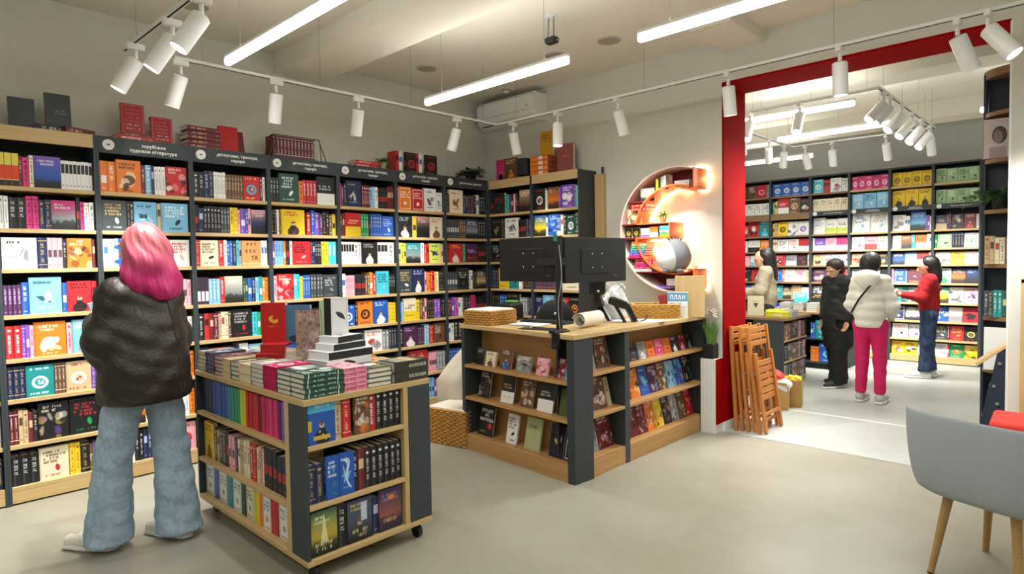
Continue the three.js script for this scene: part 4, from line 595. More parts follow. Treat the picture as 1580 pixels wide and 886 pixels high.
[['r', 0.04, 1], ['w', 0.05, 1], ['k', 0, 0], ['r', 0.035, 1], ['w', 0.05, 1], ['k', 0, 0]].forEach(([base, t, sp], i) => {
  const z = [-3.8, -3.845, -3.96, -4.05, -4.1, -4.22][i];
  const b = stand({ x: TX + 0.03, y: TOPY, z, a: Math.PI / 2, w: sp ? 0.14 : 0.15, h: 0.21, t: sp ? t : 0.03, base, v: 2, parts: !sp, hidden: 3, isFace: !sp, front: sp ? undefined : heroFace('k', 'r', 2, 90 + i, undefined, 110, 160), label: sp ? `${CN[base]} ${i < 2 ? 'first-set' : 'second-set'} spine standing on top beside a black round-motif cover` : `black cover with round red motif on bookcase top, ${i < 3 ? 'beside the plant' : 'farther from the plant'}` });
  if (sp) b.m.multiply(ROT_SPINE).multiply(new THREE.Matrix4().makeTranslation(0.07, 0, 0));
});
const BY = 2.452;
[['h', -5.03, 0.13, 'pink and dark cover standing in the room corner on the oak band'], ['x', -4.87, 0.2, 'wide brown and olive cover standing beside the pink one']].forEach(([k, x, w, l], i) => stand({ x, y: BY, z: -5.1, a: 0.05, w, h: 0.255, t: 0.03, base: k, front: heroFace(k, ['k', 'o'][i], [3, 3][i], 81 + i, undefined, 110, 160), parts: 1, isFace: 1, hidden: 3, label: l }));
for (let i = 0; i < 4; i++) lie({ x: -4.37, z: -5.1, y: BY + i * 0.052, w: 0.18, h: 0.25, t: 0.05, a: -Math.PI / 2, base: 'o', pages: solid('#a5532c'), parts: 1, hidden: 3, label: `thick rust-orange volume lying under the yellow cover, ${['bottom', 'second', 'third', 'top'][i]} of four`, v: 2 });
stand({ x: -4.34, y: BY + 0.21, z: -5.1, a: 0.1, w: 0.16, h: 0.26, t: 0.04, base: 'y', front: heroFace('y', 'k', 6, 84, (c, w, h) => { bg(c, w, h, '#c99a1c'); for (let i = 0; i < 3; i++) glyphs(c, rng(i + 3), w * 0.16, h * (0.15 + i * 0.12), w * 0.66, h * 0.07, '#5a3d08', 6); }, 110, 160), parts: 1, isFace: 1, hidden: 3, label: 'yellow cover standing on top of the rust-orange pile' });
stand({ x: -4.07, y: BY, z: -5.08, a: 0.25, w: 0.18, h: 0.3, t: 0.06, base: 'm', front: heroFace('m', 'p', 6, 86, (c, w, h) => { bg(c, w, h, '#8d4038'); glyphs(c, rng(7), w * 0.2, h * 0.4, w * 0.6, h * 0.05, '#c98a7a', 9); }, 110, 160), parts: 1, isFace: 1, hidden: 3, label: 'large brick-red volume standing at end of back-wall bookcase top' });
{ const t = thing('loudspeaker', 'small black loudspeaker standing between pink covers and rust-orange pile', 'speaker', [-4.625, BY, -5.06], 0.35);
  part('cabinet', rbox(0.13, 0.19, 0.12, 0.012, 0, 0.115, 0), blackMatte, t); part('grille', rbox(0.115, 0.17, 0.01, 0.004, 0, 0.115, 0.06), blackPlastic, t); part('foot', box(0.03, 0.02, 0.06, 0, 0.01, 0), blackPlastic, t); }

// ---------- plants ----------
const leafG = std('#3f6b2a', 0.6, { side: THREE.DoubleSide }), leafD = std('#27401f', 0.6, { side: THREE.DoubleSide }), leafL = std('#6f9a4a', 0.6, { side: THREE.DoubleSide }), soil = std('#3a2a1c', 0.95);
function blade(L, wd, bend, ang, tilt) { // curved leaf strip from the origin
  const n = 6, P = [], I = []; for (let i = 0; i <= n; i++) { const s = i / n, a = tilt + bend * s, q = s * L, hw = wd * Math.sin(Math.PI * (0.12 + 0.88 * s)) * 0.5 + 0.0004, x = Math.sin(a) * q, y = Math.cos(a) * q; P.push(x * Math.cos(ang) - hw * Math.sin(ang), y, x * Math.sin(ang) + hw * Math.cos(ang), x * Math.cos(ang), y - hw * 0.25, x * Math.sin(ang), x * Math.cos(ang) + hw * Math.sin(ang), y, x * Math.sin(ang) - hw * Math.cos(ang)); if (i) { const k = (i - 1) * 3; for (const d of [0, 1]) I.push(k + d, k + d + 1, k + d + 3, k + d + 1, k + d + 4, k + d + 3); } }
  const g = new THREE.BufferGeometry(); g.setAttribute('position', new THREE.Float32BufferAttribute(P, 3)); g.setAttribute('uv', new THREE.Float32BufferAttribute(new Float32Array(P.length / 3 * 2), 2)); g.setIndex(I); g.computeVertexNormals(); return g;
}
function plant(name, label, pos, { potR, potH, potM, n, L, wd, bend, mat, seed, square, droop = 0, spread = 0.5 }) {
  const t = thing(name, label, 'plant', pos), r = rng(seed), gs = [];
  part('pot', square ? rbox(potR * 2, potH, potR * 2, 0.006, 0, potH / 2, 0) : new THREE.LatheGeometry([[0.001, 0], [potR * 0.75, 0], [potR, potH], [potR * 0.9, potH], [potR * 0.88, potH * 0.85], [0.001, potH * 0.85]].map(([a, b]) => new THREE.Vector2(a, b)), 20), potM, t);
  part('soil', cyl(potR * 0.86, potR * 0.86, 0.006, 0, potH * 0.9, 0), soil, t);
  for (let i = 0; i < n; i++) gs.push(blade(L * (0.6 + 0.4 * r()), wd, bend * (0.5 + r()), r() * 6.283, spread * r()).translate((r() - 0.5) * potR, potH * 0.88, (r() - 0.5) * potR));
  part('foliage', merge(gs), mat, t); return t;
}
function vine(name, label, pos, { potR, potH, stems, L, mat, seed, leaf }) { // arching stems set with small oval leaves
  const t = thing(name, label, 'plant', pos), r = rng(seed), lv = [], st = [];
  part('pot', new THREE.LatheGeometry([[0.001, 0], [potR * 0.75, 0], [potR, potH], [potR * 0.9, potH], [potR * 0.88, potH * 0.85], [0.001, potH * 0.85]].map(([a, b]) => new THREE.Vector2(a, b)), 20), blackMatte, t);
  for (let i = 0; i < stems; i++) { const a = r() * 6.283, l = L * (0.5 + 0.5 * r()), up = 0.4 + 0.5 * r(), P = (s) => V(Math.cos(a) * l * s, potH * 0.85 + l * (up * s - 0.75 * s * s), Math.sin(a) * l * s * 0.75);
    st.push(new THREE.TubeGeometry(new THREE.QuadraticBezierCurve3(P(0), P(0.5), P(1)), 6, 0.002, 4));
    for (let k = 0; k < 9; k++) { const p = P(0.2 + 0.8 * k / 9); lv.push(blade(leaf * (0.7 + 0.6 * r()), leaf * 0.6, 0.5, r() * 6.283, 0.5 + r()).translate(p.x, p.y, p.z)); } }
  part('stems', merge(st), mat, t); part('foliage', merge(lv), mat, t);
}
plant('potted_plant', 'small green potted plant on top of the left bookcases, beside lying red volumes', [TX + 0.03, TOPY, -3.6], { potR: 0.045, potH: 0.075, potM: std('#b9a184', 0.7), n: 90, L: 0.11, wd: 0.012, bend: 1.2, mat: leafG, seed: 3, spread: 0.9 });
vine('trailing_fern', 'dark bushy trailing fern on bookcase top at the room corner', [TX + 0.03, TOPY, -4.78], { potR: 0.07, potH: 0.07, stems: 34, L: 0.28, mat: leafD, seed: 4, leaf: 0.04, dx: 0 });
plant('grass_plant', 'tall grass plant with pale blossoms in a black square pot on the white pier', [-2.525, 0.655, -5.168], { potR: 0.05, potH: 0.13, potM: blackMatte, square: 1, n: 110, L: 0.26, wd: 0.009, bend: 0.3, mat: leafL, seed: 5, spread: 0.16 });
{ const t = scene.children[scene.children.length - 1], r = rng(8); for (let i = 0; i < 7; i++) { const x = (r() - 0.5) * 0.1, z = (r() - 0.5) * 0.08, y = 0.36 + r() * 0.1; part('blossom', merge([rod([0, 0.12, 0], [x, y, z], 0.0015, 5), ...[0, 1, 2, 3].map((k) => new THREE.IcosahedronGeometry(0.012, 0).translate(x + 0.012 * Math.cos(k * 1.6), y + 0.008 * k, z + 0.012 * Math.sin(k * 1.6)))]), std('#d9cbbd', 0.8), t); } }

// ---------- glowing letter-shaped shelf ----------
const CX = -2.79, CY = 1.8, RO = 0.56, RI = 0.39, CZ = -5.0;
{
  const t = thing('letter_shelf', 'round wall shelf shaped like a letter, orange inside, edged with glowing neon', 'shelf', [CX, CY, ZB]);
  const D = CZ - ZB, orange = std('#e8733a', 0.55), redIn = std('#7c1418', 0.6), pale = std('#f0d8cc', 0.6), a0 = Math.acos(0.2 / RO), a1 = 2 * Math.PI - a0;
  const xe = 0.2, arcPts = (r, from, to, n = 48) => Array.from({ length: n + 1 }, (_, i) => { const a = from + (to - from) * i / n; return new THREE.Vector2(Math.cos(a) * r, Math.sin(a) * r); });
  const b0 = Math.acos(Math.min(1, xe / RI) * 0.27), strip = (pts, th, closed) => { // ring wall from polyline
    const s = new THREE.Shape(), q = pts.concat(pts.slice().reverse().map((p) => p.clone().multiplyScalar((p.length() - th) / p.length()))); s.setFromPoints(q); return new THREE.ExtrudeGeometry(s, { depth: D, bevelEnabled: false, curveSegments: 4 }); };
  part('outer_wall', strip(arcPts(RO, a0, a1, 64), 0.012), pale, t);
  part('inner_wall', strip(arcPts(RI + 0.012, b0 * 0.78, Math.PI - 0.172, 32), 0.012), orange, t); part('inner_wall', strip(arcPts(RI + 0.012, Math.PI + 0.172, 2 * Math.PI - b0 * 0.78, 32), 0.012), orange, t);
  const ring = new THREE.Shape(); ring.setFromPoints(arcPts(RO - 0.005, a0, a1, 48).concat(arcPts(RI + 0.003, b0 * 0.78, 2 * Math.PI - b0 * 0.78, 48).reverse()));
  part('back_panel', new THREE.ExtrudeGeometry(ring, { depth: 0.012, bevelEnabled: false }), redIn, t);
  for (const s of [1, -1]) part('end_panel', span(xe - 0.012, xe, s > 0 ? 0.36 : -0.53, s > 0 ? 0.53 : -0.36, 0, D), orange, t);
  part('inner_wall', span(0.07, xe, 0.352, 0.364, 0, D), orange, t); part('inner_wall', span(0.07, xe, -0.364, -0.352, 0, D), orange, t);
  for (const y of [0.066, -0.066]) part('bar_board', span(-RI + 0.01, -0.035, y - 0.006, y + 0.006, 0, D), orange, t);
  part('bar_end', span(-0.047, -0.035, -0.06, 0.06, 0, D), orange, t); part('bar_back', span(-RI, -0.04, -0.06, 0.06, 0, 0.012), redIn, t);
  for (const y of [0.27, 0.066, -0.066, -0.25, -0.38]) { const xo = Math.sqrt((RO - 0.012) ** 2 - y * y), xi = Math.abs(y) < RI ? Math.sqrt((RI + 0.012) ** 2 - y * y) : 0; part('ledge', span(-xo, -Math.max(xi, 0.0) + (Math.abs(y) > 0.3 ? 0.16 : 0), y - 0.006, y + 0.006, 0.01, D - 0.004), redIn, t); }
  const neon = emis(1, 0.62, 0.36, 7), v3 = (p, z = 0.018) => V(p.x, p.y, z), path = [...arcPts(RI - 0.012, Math.PI - 0.19, b0 * 0.78, 24).map((p) => v3(p))];
  const lineTube = (pts, n) => new THREE.TubeGeometry(new THREE.CatmullRomCurve3(pts, false, 'catmullrom', 0.1), n, 0.009, 8);
  part('neon_tube', lineTube([V(-0.36, 0.085, 0.018), ...path.slice(1), V(xe + 0.012, 0.345, 0.018), V(xe + 0.014, 0.5, 0.018), V(xe + 0.012, 0.548, 0.018), V(0.1, 0.567, 0.018)], 160), neon, t);
  part('neon_tube', lineTube([V(-0.36, 0.085, 0.018), V(-0.03, 0.085, 0.018), V(-0.015, 0.07, 0.018), V(-0.015, -0.07, 0.018), V(-0.03, -0.085, 0.018), V(-0.36, -0.085, 0.018)], 80), neon, t);
  part('neon_tube', lineTube([...path.slice(1).map((p) => V(p.x, -p.y, 0.018)), V(xe + 0.012, -0.345, 0.018), V(xe + 0.014, -0.5, 0.018), V(xe, -0.55, 0.018)], 120), neon, t);
  part('neon_tube', lineTube(arcPts(RO + 0.012, a0 + 0.1, a1, 48).map((p) => v3(p, 0.012)), 120), emis(1, 0.42, 0.26, 1.6), t);
  for (const [x, y] of [[-0.33, 0.18], [-0.2, 0.31], [0.02, 0.36], [0.22, 0.44], [-0.33, -0.18], [-0.2, -0.31], [0.02, -0.35], [0.0, 0.0], [-0.2, 0.1], [-0.2, -0.1]]) { const l = new THREE.PointLight(new THREE.Color(1, 0.5, 0.24), NEON_I, 0, 2); l.position.set(CX + x, CY + y, ZB + 0.05); l.shadow.radius = 1; l.castShadow = true; l.name = 'neon_light'; scene.add(l); }
  // books in the letter
  const lw = 'inside the letter-shaped shelf', P = (x, y, k, w, h, tt, n) => lie({ x: CX + x, y: CY + y, z: ZB + 0.15, w, h, t: tt, a: -Math.PI / 2, v: 1, base: k, parts: 0, hidden: 2, where: lw, n, label: `${CN[k]} volume lying ${n}` });
  ['h', 'v', 'b', 't', 'e', 'z', 'o'].forEach((k, i) => P(-0.4 + i * 0.006, -0.244 + i * 0.022, k, 0.16, 0.16, 0.021, `in rainbow pile of the letter shelf, ${ORD[i]} from bottom`));
  ['w', 'q', 'h', 'q', 'r'].forEach((k, i) => P(-0.33 + i * 0.004, -0.374 + i * 0.024, k, 0.16, 0.19, 0.023, `in pink pile low in the letter shelf, ${ORD[i]} from bottom`));
  ['v', 'w', 'w'].forEach((k, i) => P(-0.12 + (i ? 0.1 : 0), -0.53 + i * 0.03, k, 0.13, 0.14, 0.029, `at the base of the letter shelf, ${ORD[i]} from bottom`));
  ['v', 'w', 'p', 'w'].forEach((k, i) => P(-0.3, -0.06 + i * 0.022, k, 0.16, 0.09, 0.021, `in the middle bar, first pile, ${ORD[i]} from bottom`));
  ['w', 'o'].forEach((k, i) => P(-0.21, -0.06 + i * 0.05, k, 0.16, 0.085, 0.048, `in the middle bar, second pile, ${i ? 'top' : 'bottom'}`));
  ['y', 'e', 'w', 'a', 's'].forEach((k, i) => P(-0.1, -0.06 + i * 0.021, k, 0.16, 0.1, 0.02, `in the middle bar, bright pile near its end, ${ORD[i]} from bottom`));
  ['y', 'y'].forEach((k, i) => stand({ x: CX - 0.5 + i * 0.085, y: CY - 0.06, z: ZB + 0.2, a: 0, w: 0.07, h: 0.105, t: 0.02, base: k, front: faceTile('k', 'y', 2, 777), isFace: 1, hidden: 2, label: `black cover with yellow disc in the letter shelf, ${i ? 'right' : 'left'} of two` }));
  stand({ x: CX - 0.46, y: CY + 0.073, z: ZB + 0.2, a: 0, w: 0.1, h: 0.14, t: 0.03, base: 'z', front: faceTile('z', 'r', 8, 778), isFace: 1, hidden: 2, label: 'tan patterned cover standing above the yellow discs' });
  stand({ x: CX - 0.38, y: CY + 0.073, z: ZB + 0.2, a: 0, w: 0.03, h: 0.15, t: 0.03, base: 'o', hidden: 2, label: 'orange spine beside the tan patterned cover in letter shelf' });
  for (let i = 0; i < 2; i++) P(-0.37, 0.19 + i * 0.035, 'r', 0.16, 0.16, 0.033, `under the upper letter-shelf ledge, ${i ? 'upper' : 'lower'}`);
  stand({ x: CX - 0.29, y: CY + 0.277, z: ZB + 0.2, a: 0.2, w: 0.13, h: 0.12, t: 0.02, base: 'z', front: faceTile('g', 'j', 1, 779), isFace: 1, hidden: 2, label: 'grey landscape cover on the upper ledge of the letter shelf' });
  ['y', 'k', 'j', 'w', 'x'].forEach((k, i) => stand({ x: CX - 0.19 + i * 0.026, y: CY + 0.37, z: ZB + 0.2, a: 0, w: 0.025, h: 0.1 + 0.008 * i, t: 0.08, base: k, hidden: 2, label: `${CN[k]} spine high in the letter shelf, ${ORD[i]} of five` }));
  ['y', 'w', 'w'].forEach((k, i) => P(0.07, 0.366 + i * 0.022, k, 0.15, 0.14, 0.02, `at the top end of the letter shelf, ${ORD[i]} from bottom`));
}
plant('potted_plant', 'tiny green plant in tan pot standing on the letter shelf bar', [CX - 0.17, CY + 0.073, ZB + 0.13], { potR: 0.032, potH: 0.06, potM: std('#c9a57a', 0.7), n: 60, L: 0.09, wd: 0.012, bend: 1, mat: leafL, seed: 9, spread: 0.8 });
{ const t = thing('figurine', 'tiny white figurine on the letter shelf bar next to the plant', 'figurine', [CX - 0.28, CY + 0.073, ZB + 0.16]);
  part('body', new THREE.LatheGeometry([[0.001, 0], [0.018, 0.003], [0.016, 0.025], [0.009, 0.04], [0.001, 0.045]].map(([a, b]) => new THREE.Vector2(a, b)), 14), whitePaint, t); part('head', new THREE.SphereGeometry(0.012, 12, 8).translate(0, 0.052, 0), whitePaint, t); }
{ const t = thing('plush_toy', 'round grey and white plush animal sitting on the low end of the glowing letter shelf', 'plush toy', [CX - 0.01, CY - 0.385, ZB + 0.2], 0.3);
  const fz = noiseTex(64, [128, 128, 128], 200, [[32, 1], [16, 0.6]], [6, 6], 31, false), grey = std('#8d9095', 0.95, { bumpMap: fz, bumpScale: 0.004 }), whit = std('#e9ecee', 0.95, { bumpMap: fz, bumpScale: 0.004 });
  const egg = (sx, sy, sz) => { const g = new THREE.SphereGeometry(1, 32, 24), p = g.attributes.position; for (let i = 0; i < p.count; i++) { const y = p.getY(i), k = 1 - 0.16 * Math.max(0, y); p.setXYZ(i, p.getX(i) * k * sx, y * sy, p.getZ(i) * k * sz); } g.computeVertexNormals(); return g; };
  part('body', egg(0.14, 0.156, 0.125).translate(0, 0.15, 0), grey, t); part('belly', egg(0.118, 0.128, 0.1).translate(-0.045, 0.14, 0.045), whit, t);
  const tuft = part('tuft', merge([0, 1, 2, 3, 4].map((k) => new THREE.ConeGeometry(0.02, 0.06, 8).rotateZ((k - 2) * -0.35).translate((k - 2) * 0.026, 0.312 - 0.008 * Math.abs(k - 2), 0.01))), std('#5e5048', 0.95), t);
  for (const s of [-1, 1]) { part('foot', new THREE.SphereGeometry(0.035, 14, 10).scale(1, 0.5, 1.2).translate(s * 0.06, 0.018, 0.09), grey, t); } }
// ---------- on the counter ----------
function wicker(name, label, pos, ry, w, h, d, { liner, lid, col = '#b8863f' } = {}) { // woven basket: stacked wavy strands round upright stakes
  const t = thing(name, label, 'basket', pos, ry), m = std(col, 0.7), m2 = std('#8f6427', 0.75), rows = Math.max(5, Math.round(h / 0.018)), gs = [], per = [];
  const P = (s, off) => { const q = 2 * (w + d), a = ((s % 1) + 1) % 1 * q; let x, z, nx = 0, nz = 0; if (a < w) { x = -w / 2 + a; z = d / 2; nz = 1; } else if (a < w + d) { x = w / 2; z = d / 2 - (a - w); nx = 1; } else if (a < 2 * w + d) { x = w / 2 - (a - w - d); z = -d / 2; nz = -1; } else { x = -w / 2; z = -d / 2 + (a - 2 * w - d); nx = -1; } return [x + nx * off, z + nz * off]; };
  for (let r = 0; r < rows; r++) { const pts = []; for (let i = 0; i < 96; i++) { const [x, z] = P(i / 96, 0.004 * ((i + r * 2) % 4 < 2 ? 1 : -1)); pts.push([x, (r + 0.5) * h / rows + 0.0015 * ((i * 7 + r * 3) % 3), z]); } gs.push(tube(pts, h / rows * 0.56, 192, true, 6)); }
  part('weave', merge(gs), m, t);
  for (let i = 0; i < 16; i++) { const [x, z] = P(i / 16 + 0.01, -0.003); per.push(rod([x, 0.003, z], [x, h, z], 0.005, 6)); }
  part('stakes', merge(per), m2, t); part('bottom', box(w * 0.98, 0.008, d * 0.98, 0, 0.006, 0), m2, t);
  if (liner) part('liner', rbox(w * 0.94, 0.03, d * 0.94, 0.012, 0, h - 0.004, 0), liner, t);
  if (lid) part('lid', rbox(w * 1.02, 0.04, d * 1.02, 0.015, 0, h + 0.02, 0), m, t);
  return t;
}
wicker('wicker_basket', 'low square wicker basket lined with paper at the left end of the counter', [-3.66, 1.032, -3.56], 0.05, 0.29, 0.115, 0.3, { liner: paperMat });
wicker('wicker_basket', 'wide flat wicker basket near the wall end of the counter, below the neon shelf', [-2.85, 1.032, -4.78], 0.62, 0.38, 0.12, 0.25, { col: '#c0944a', lid: 0 });
scene.children[scene.children.length - 1].scale.set(1, 1, 1);
wicker('floor_basket', 'large wicker basket standing on the floor between display table and counter', [-4.05, 0, -3.55], 0.16, 0.42, 0.3, 0.4, { liner: std('#d8cfc0', 0.9) });
{ // monitors on one post
  const t = thing('monitor_mount', 'black clamp post at counter corner carrying two monitors', 'mount', [-2.795, 1.03, -3.4]);
  part('pole', rod([0, -0.02, 0], [0, 0.66, 0], 0.024, 16), blackPlastic, t); part('clamp', merge([rbox(0.1, 0.012, 0.12, 0.004, 0.0, 0.008, 0.0), rbox(0.07, 0.1, 0.014, 0.004, 0.045, -0.045, 0.097), rbox(0.06, 0.02, 0.1, 0.004, 0.02, 0.012, 0.06)]), blackPlastic, t);
  part('clamp_screw', rod([0.045, -0.085, 0.09], [0.045, -0.085, 0.125], 0.02, 12), blackMatte, t);
  part('arm', merge([bar([0, 0.5, -0.02], [-0.3, 0.5, -0.07], 0.04, 0.05), bar([0, 0.5, -0.02], [0.02, 0.5, -0.32], 0.04, 0.05)]), blackPlastic, t);
  part('cable', tube([[0.02, 0.62, 0.02], [0.05, 0.4, 0.03], [0.02, 0.2, 0.035], [0.03, 0.02, 0.03]], 0.0022), std('#b8b8b8', 0.5), t);
}
const jet = std('#050608', 0.6);
function monitor(c, ry, tilt, w, label) {
  const t = thing('monitor', label, 'monitor', c, ry);
  part('casing', rbox(w, 0.33, 0.03, 0.008, 0, 0, 0), jet, t); part('rear_housing', rbox(w * 0.5, 0.18, 0.006, 0.003, 0, -0.01, 0.016), jet, t);
  part('screen', box(w - 0.02, 0.31, 0.003, 0, 0.004, -0.0165), std('#0a0c0f', 0.15), t);
  for (const [a, b] of [[-0.05, 0.05], [0.05, 0.05], [-0.05, -0.05], [0.05, -0.05]]) part('screw', new THREE.SphereGeometry(0.0065, 8, 6).translate(a, b - 0.005, 0.019), chrome, t);
  part('sticker', box(0.05, 0.02, 0.002, w * 0.3, -0.12, 0.016), std('#30353a', 0.6), t);
}
monitor([-3.12, 1.55, -3.46], 0.0, 0, 0.62, 'black monitor seen from behind, over the left counter wing');
monitor([-2.74, 1.54, -3.76], Math.PI / 2 - 0.15, 0, 0.64, 'black monitor seen from behind, over the right counter wing');
single('sticky_note', box(0.03, 0.05, 0.002), std('#2e7f6a', 0.8), 'small green sticky note on top edge where the monitors meet', 'note', [-2.80, 1.7, -3.372], 0.1);
{ const t = thing('paper_roll', 'loose roll of white printed paper lying at the counter corner', 'paper', [-2.835, 1.031, -3.8], -1.41);
  const s = new THREE.Shape(); for (let i = 0; i <= 60; i++) { const a = i / 60 * 9.2, r = 0.028 + i / 60 * 0.024; s[i ? 'lineTo' : 'moveTo'](Math.cos(a) * r, Math.sin(a) * r); } for (let i = 60; i >= 0; i--) { const a = i / 60 * 9.2, r = 0.0265 + i / 60 * 0.024; s.lineTo(Math.cos(a) * r, Math.sin(a) * r); }
  part('sheet', new THREE.ExtrudeGeometry(s, { depth: 0.24, bevelEnabled: false }).rotateY(Math.PI / 2).translate(-0.12, 0.053, 0), std('#e6e0d6', 0.85, { side: THREE.DoubleSide }), t);
  t.scale.set(1.35, 1.15, 1.15);
  part('print', new THREE.CylinderGeometry(0.0535, 0.0535, 0.09, 20, 1, true, 0.3, 1.1).rotateZ(Math.PI / 2).translate(-0.02, 0.053, 0), std('#c9a79a', 0.9), t); }
[[-2.98, -4.35, 0.21, 0.3, 0.3, 'white paper sheets on the right counter wing behind the black device'], [-3.35, -3.7, 0.3, 0.22, 0.1, 'white papers on the left counter wing under the monitors'], [-2.74, -4.42, 0.2, 0.28, 1.2, 'booklet of white pages lying near the flat wicker basket']].forEach(([x, z, w, d, a, l], k) => { const t = thing('paper_sheet', l, 'paper', [x, 1.031, z], a); for (let i = 0; i < 3; i++) part('sheet', box(w, 0.002, d, 0.01 * i, 0.001 + i * 0.0022, 0.008 * i).rotateY(0.06 * i), paperMat, t); });
{ const t = thing('clipboard', 'black clipboard lying by the monitor clamp', 'clipboard', [-3.02, 1.031, -3.47], 0.12); part('board', rbox(0.34, 0.006, 0.16, 0.003, 0, 0.003, 0), blackPlastic, t); part('clip', rbox(0.06, 0.012, 0.03, 0.004, -0.13, 0.011, 0), chrome, t); }
{ const t = thing('keyboard', 'black keyboard under the left monitor on the counter', 'keyboard', [-3.3, 1.031, -3.85], 0.1); part('base', rbox(0.44, 0.018, 0.14, 0.005, 0, 0.009, 0), blackPlastic, t); const ks = []; for (let r = 0; r < 5; r++) for (let i = 0; i < 15; i++) ks.push(box(0.023, 0.006, 0.02, -0.2 + i * 0.0285, 0.02, -0.05 + r * 0.025)); part('keys', merge(ks), blackMatte, t); }
{ const t = thing('receipt_printer', 'black receipt printer with green strip behind the left wicker basket', 'printer', [-3.72, 1.031, -3.86], 0.2); part('casing', rbox(0.16, 0.15, 0.2, 0.02, 0, 0.075, 0), blackPlastic, t); part('paper_slot', box(0.1, 0.012, 0.02, 0, 0.152, 0.03), blackMatte, t); part('green_strip', rbox(0.1, 0.018, 0.07, 0.005, 0, 0.162, -0.03), std('#5fb04a', 0.5), t); }
{ const t = thing('office_chair', 'black office chair back rising behind the counter', 'chair', [-3.62, 0, -4.35], 0.4);
  part('backrest', new THREE.SphereGeometry(0.2, 24, 16).scale(1, 1.2, 0.3).translate(0, 0.95, 0), blackMatte, t); part('seat', rbox(0.46, 0.08, 0.44, 0.03, 0, 0.48, 0.2), blackMatte, t); part('column', rod([0, 0.08, 0.2], [0, 0.45, 0.2], 0.03), blackPlastic, t); part('spine', bar([0, 0.46, 0.06], [0, 0.95, -0.05], 0.06, 0.03), blackPlastic, t); part('knob', new THREE.SphereGeometry(0.018, 10, 8).translate(0.02, 1.06, 0.07), chrome, t);
  for (let i = 0; i < 5; i++) { const a = i * 1.257, x = Math.cos(a) * 0.28, z = 0.2 + Math.sin(a) * 0.28; const f = part('foot_arm', bar([0, 0.09, 0.2], [x, 0.07, z], 0.04, 0.03), blackPlastic, t); part('caster', new THREE.SphereGeometry(0.03, 10, 8).translate(x, 0.03, z), blackPlastic, f); } }
{ // jointed black stand with a white bag behind it, and a small dark stand
  const t = thing('payment_stand', 'black jointed payment stand leaning on splayed legs behind the paper roll', 'stand', [-3.06, 1.031, -4.22], 0.8);
  part('head', rbox(0.14, 0.18, 0.06, 0.025, 0, 0.31, 0), blackPlastic, t); part('neck', bar([0, 0.23, 0], [0.03, 0.12, 0.02], 0.05, 0.05), blackPlastic, t);
  for (const [x, z] of [[-0.06, 0.06], [0.09, 0.08], [0.05, -0.1]]) part('leg', bar([0.02, 0.16, 0], [x, 0.005, z], 0.035, 0.03), blackPlastic, t);
  part('knob', new THREE.SphereGeometry(0.015, 10, 8).translate(0.03, 0.34, 0.035), chrome, t); part('knob', new THREE.SphereGeometry(0.013, 10, 8).translate(0.0, 0.25, 0.035), chrome, t);
  const u = thing('scanner', 'black hand-held scanner resting upright on the counter, trigger end down', 'scanner', [-2.83, 1.031, -4.22], 1.0);
  part('head', rbox(0.16, 0.07, 0.08, 0.025).rotateZ(-0.35).translate(-0.02, 0.16, 0), blackPlastic, u); part('handle', bar([0.05, 0.14, 0], [0.12, 0.005, 0], 0.045, 0.04), blackPlastic, u); part('handle_rest', bar([-0.05, 0.15, 0], [0.02, 0.005, 0.04], 0.025, 0.025), blackPlastic, u); part('cord', tube([[0.12, 0.01, 0], [0.16, 0.006, 0.02], [0.2, 0.03, 0.05], [0.2, 0.06, 0.06]], 0.005), blackPlastic, u);
  const b = thing('plastic_bag', 'crumpled white plastic bag beside the jointed black stand', 'bag', [-3.02, 1.031, -4.42], 0.3), g = new THREE.SphereGeometry(0.12, 28, 20), p = g.attributes.position, r = rng(4); const q = new Map();
  for (let i = 0; i < p.count; i++) { const k = p.getX(i).toFixed(3) + p.getY(i).toFixed(3) + p.getZ(i).toFixed(3); if (!q.has(k)) q.set(k, 0.82 + 0.3 * r()); const f = q.get(k), y = p.getY(i); p.setXYZ(i, p.getX(i) * f * (0.9 - y * 1.8), (y + 0.115) * 1.15 * f, p.getZ(i) * f * (0.7 - y)); }
  g.computeVertexNormals(); part('sack', g, std('#eef0f2', 0.5), b); for (const s of [-1, 1]) part('handle', tube([[s * 0.02, 0.22, 0.01 * s], [s * 0.06, 0.3, 0.01], [s * 0.09, 0.26, 0]], 0.008), std('#eef0f2', 0.5), b);
}
{ // boards propped at the wall end
  single('wooden_board', rbox(0.25, 0.36, 0.02, 0.004, 0, 0.18, 0).rotateX(-0.06), oakMat, 'pale upright wooden board standing at the wall end of the counter', 'board', [-2.61, 1.031, -4.955], 0.45);
  const sign = HERO.add(180, 110, (c, w, h) => { bg(c, w, h, '#5b9fcf'); c.fillStyle = '#e9f2f8'; c.fillRect(0, h * 0.62, w, h * 0.38); txt(c, 'ПЛАН', w / 2, h * 0.33, 52, '#f2f6f8'); glyphs(c, rng(3), w * 0.1, h * 0.74, w * 0.6, h * 0.08, '#5b7f9f', 12); });
  const s = thing('leaflet_stand', 'blue card with big white letters propped before the wooden board', 'sign', [-2.68, 1.031, -4.87], 0.45); part('card', rbox(0.17, 0.22, 0.006, 0.002, 0, 0.11, 0), paperMat, s); part('lettering', tilePlane(0.165, 0.12, sign, 0.002).translate(0, 0.155, 0.005), HERO_MAT, s); part('easel', bar([0, 0.16, -0.004], [0, 0.004, -0.05], 0.03, 0.004), paperMat, s);
  single('red_booklet', rbox(0.1, 0.13, 0.02, 0.003, 0, 0.065, 0).rotateZ(0.15), std('#a0303c', 0.6), 'dark red booklet leaning out of the flat wicker basket', 'booklet', [-2.78, 1.1, -4.85], 0.6);
}
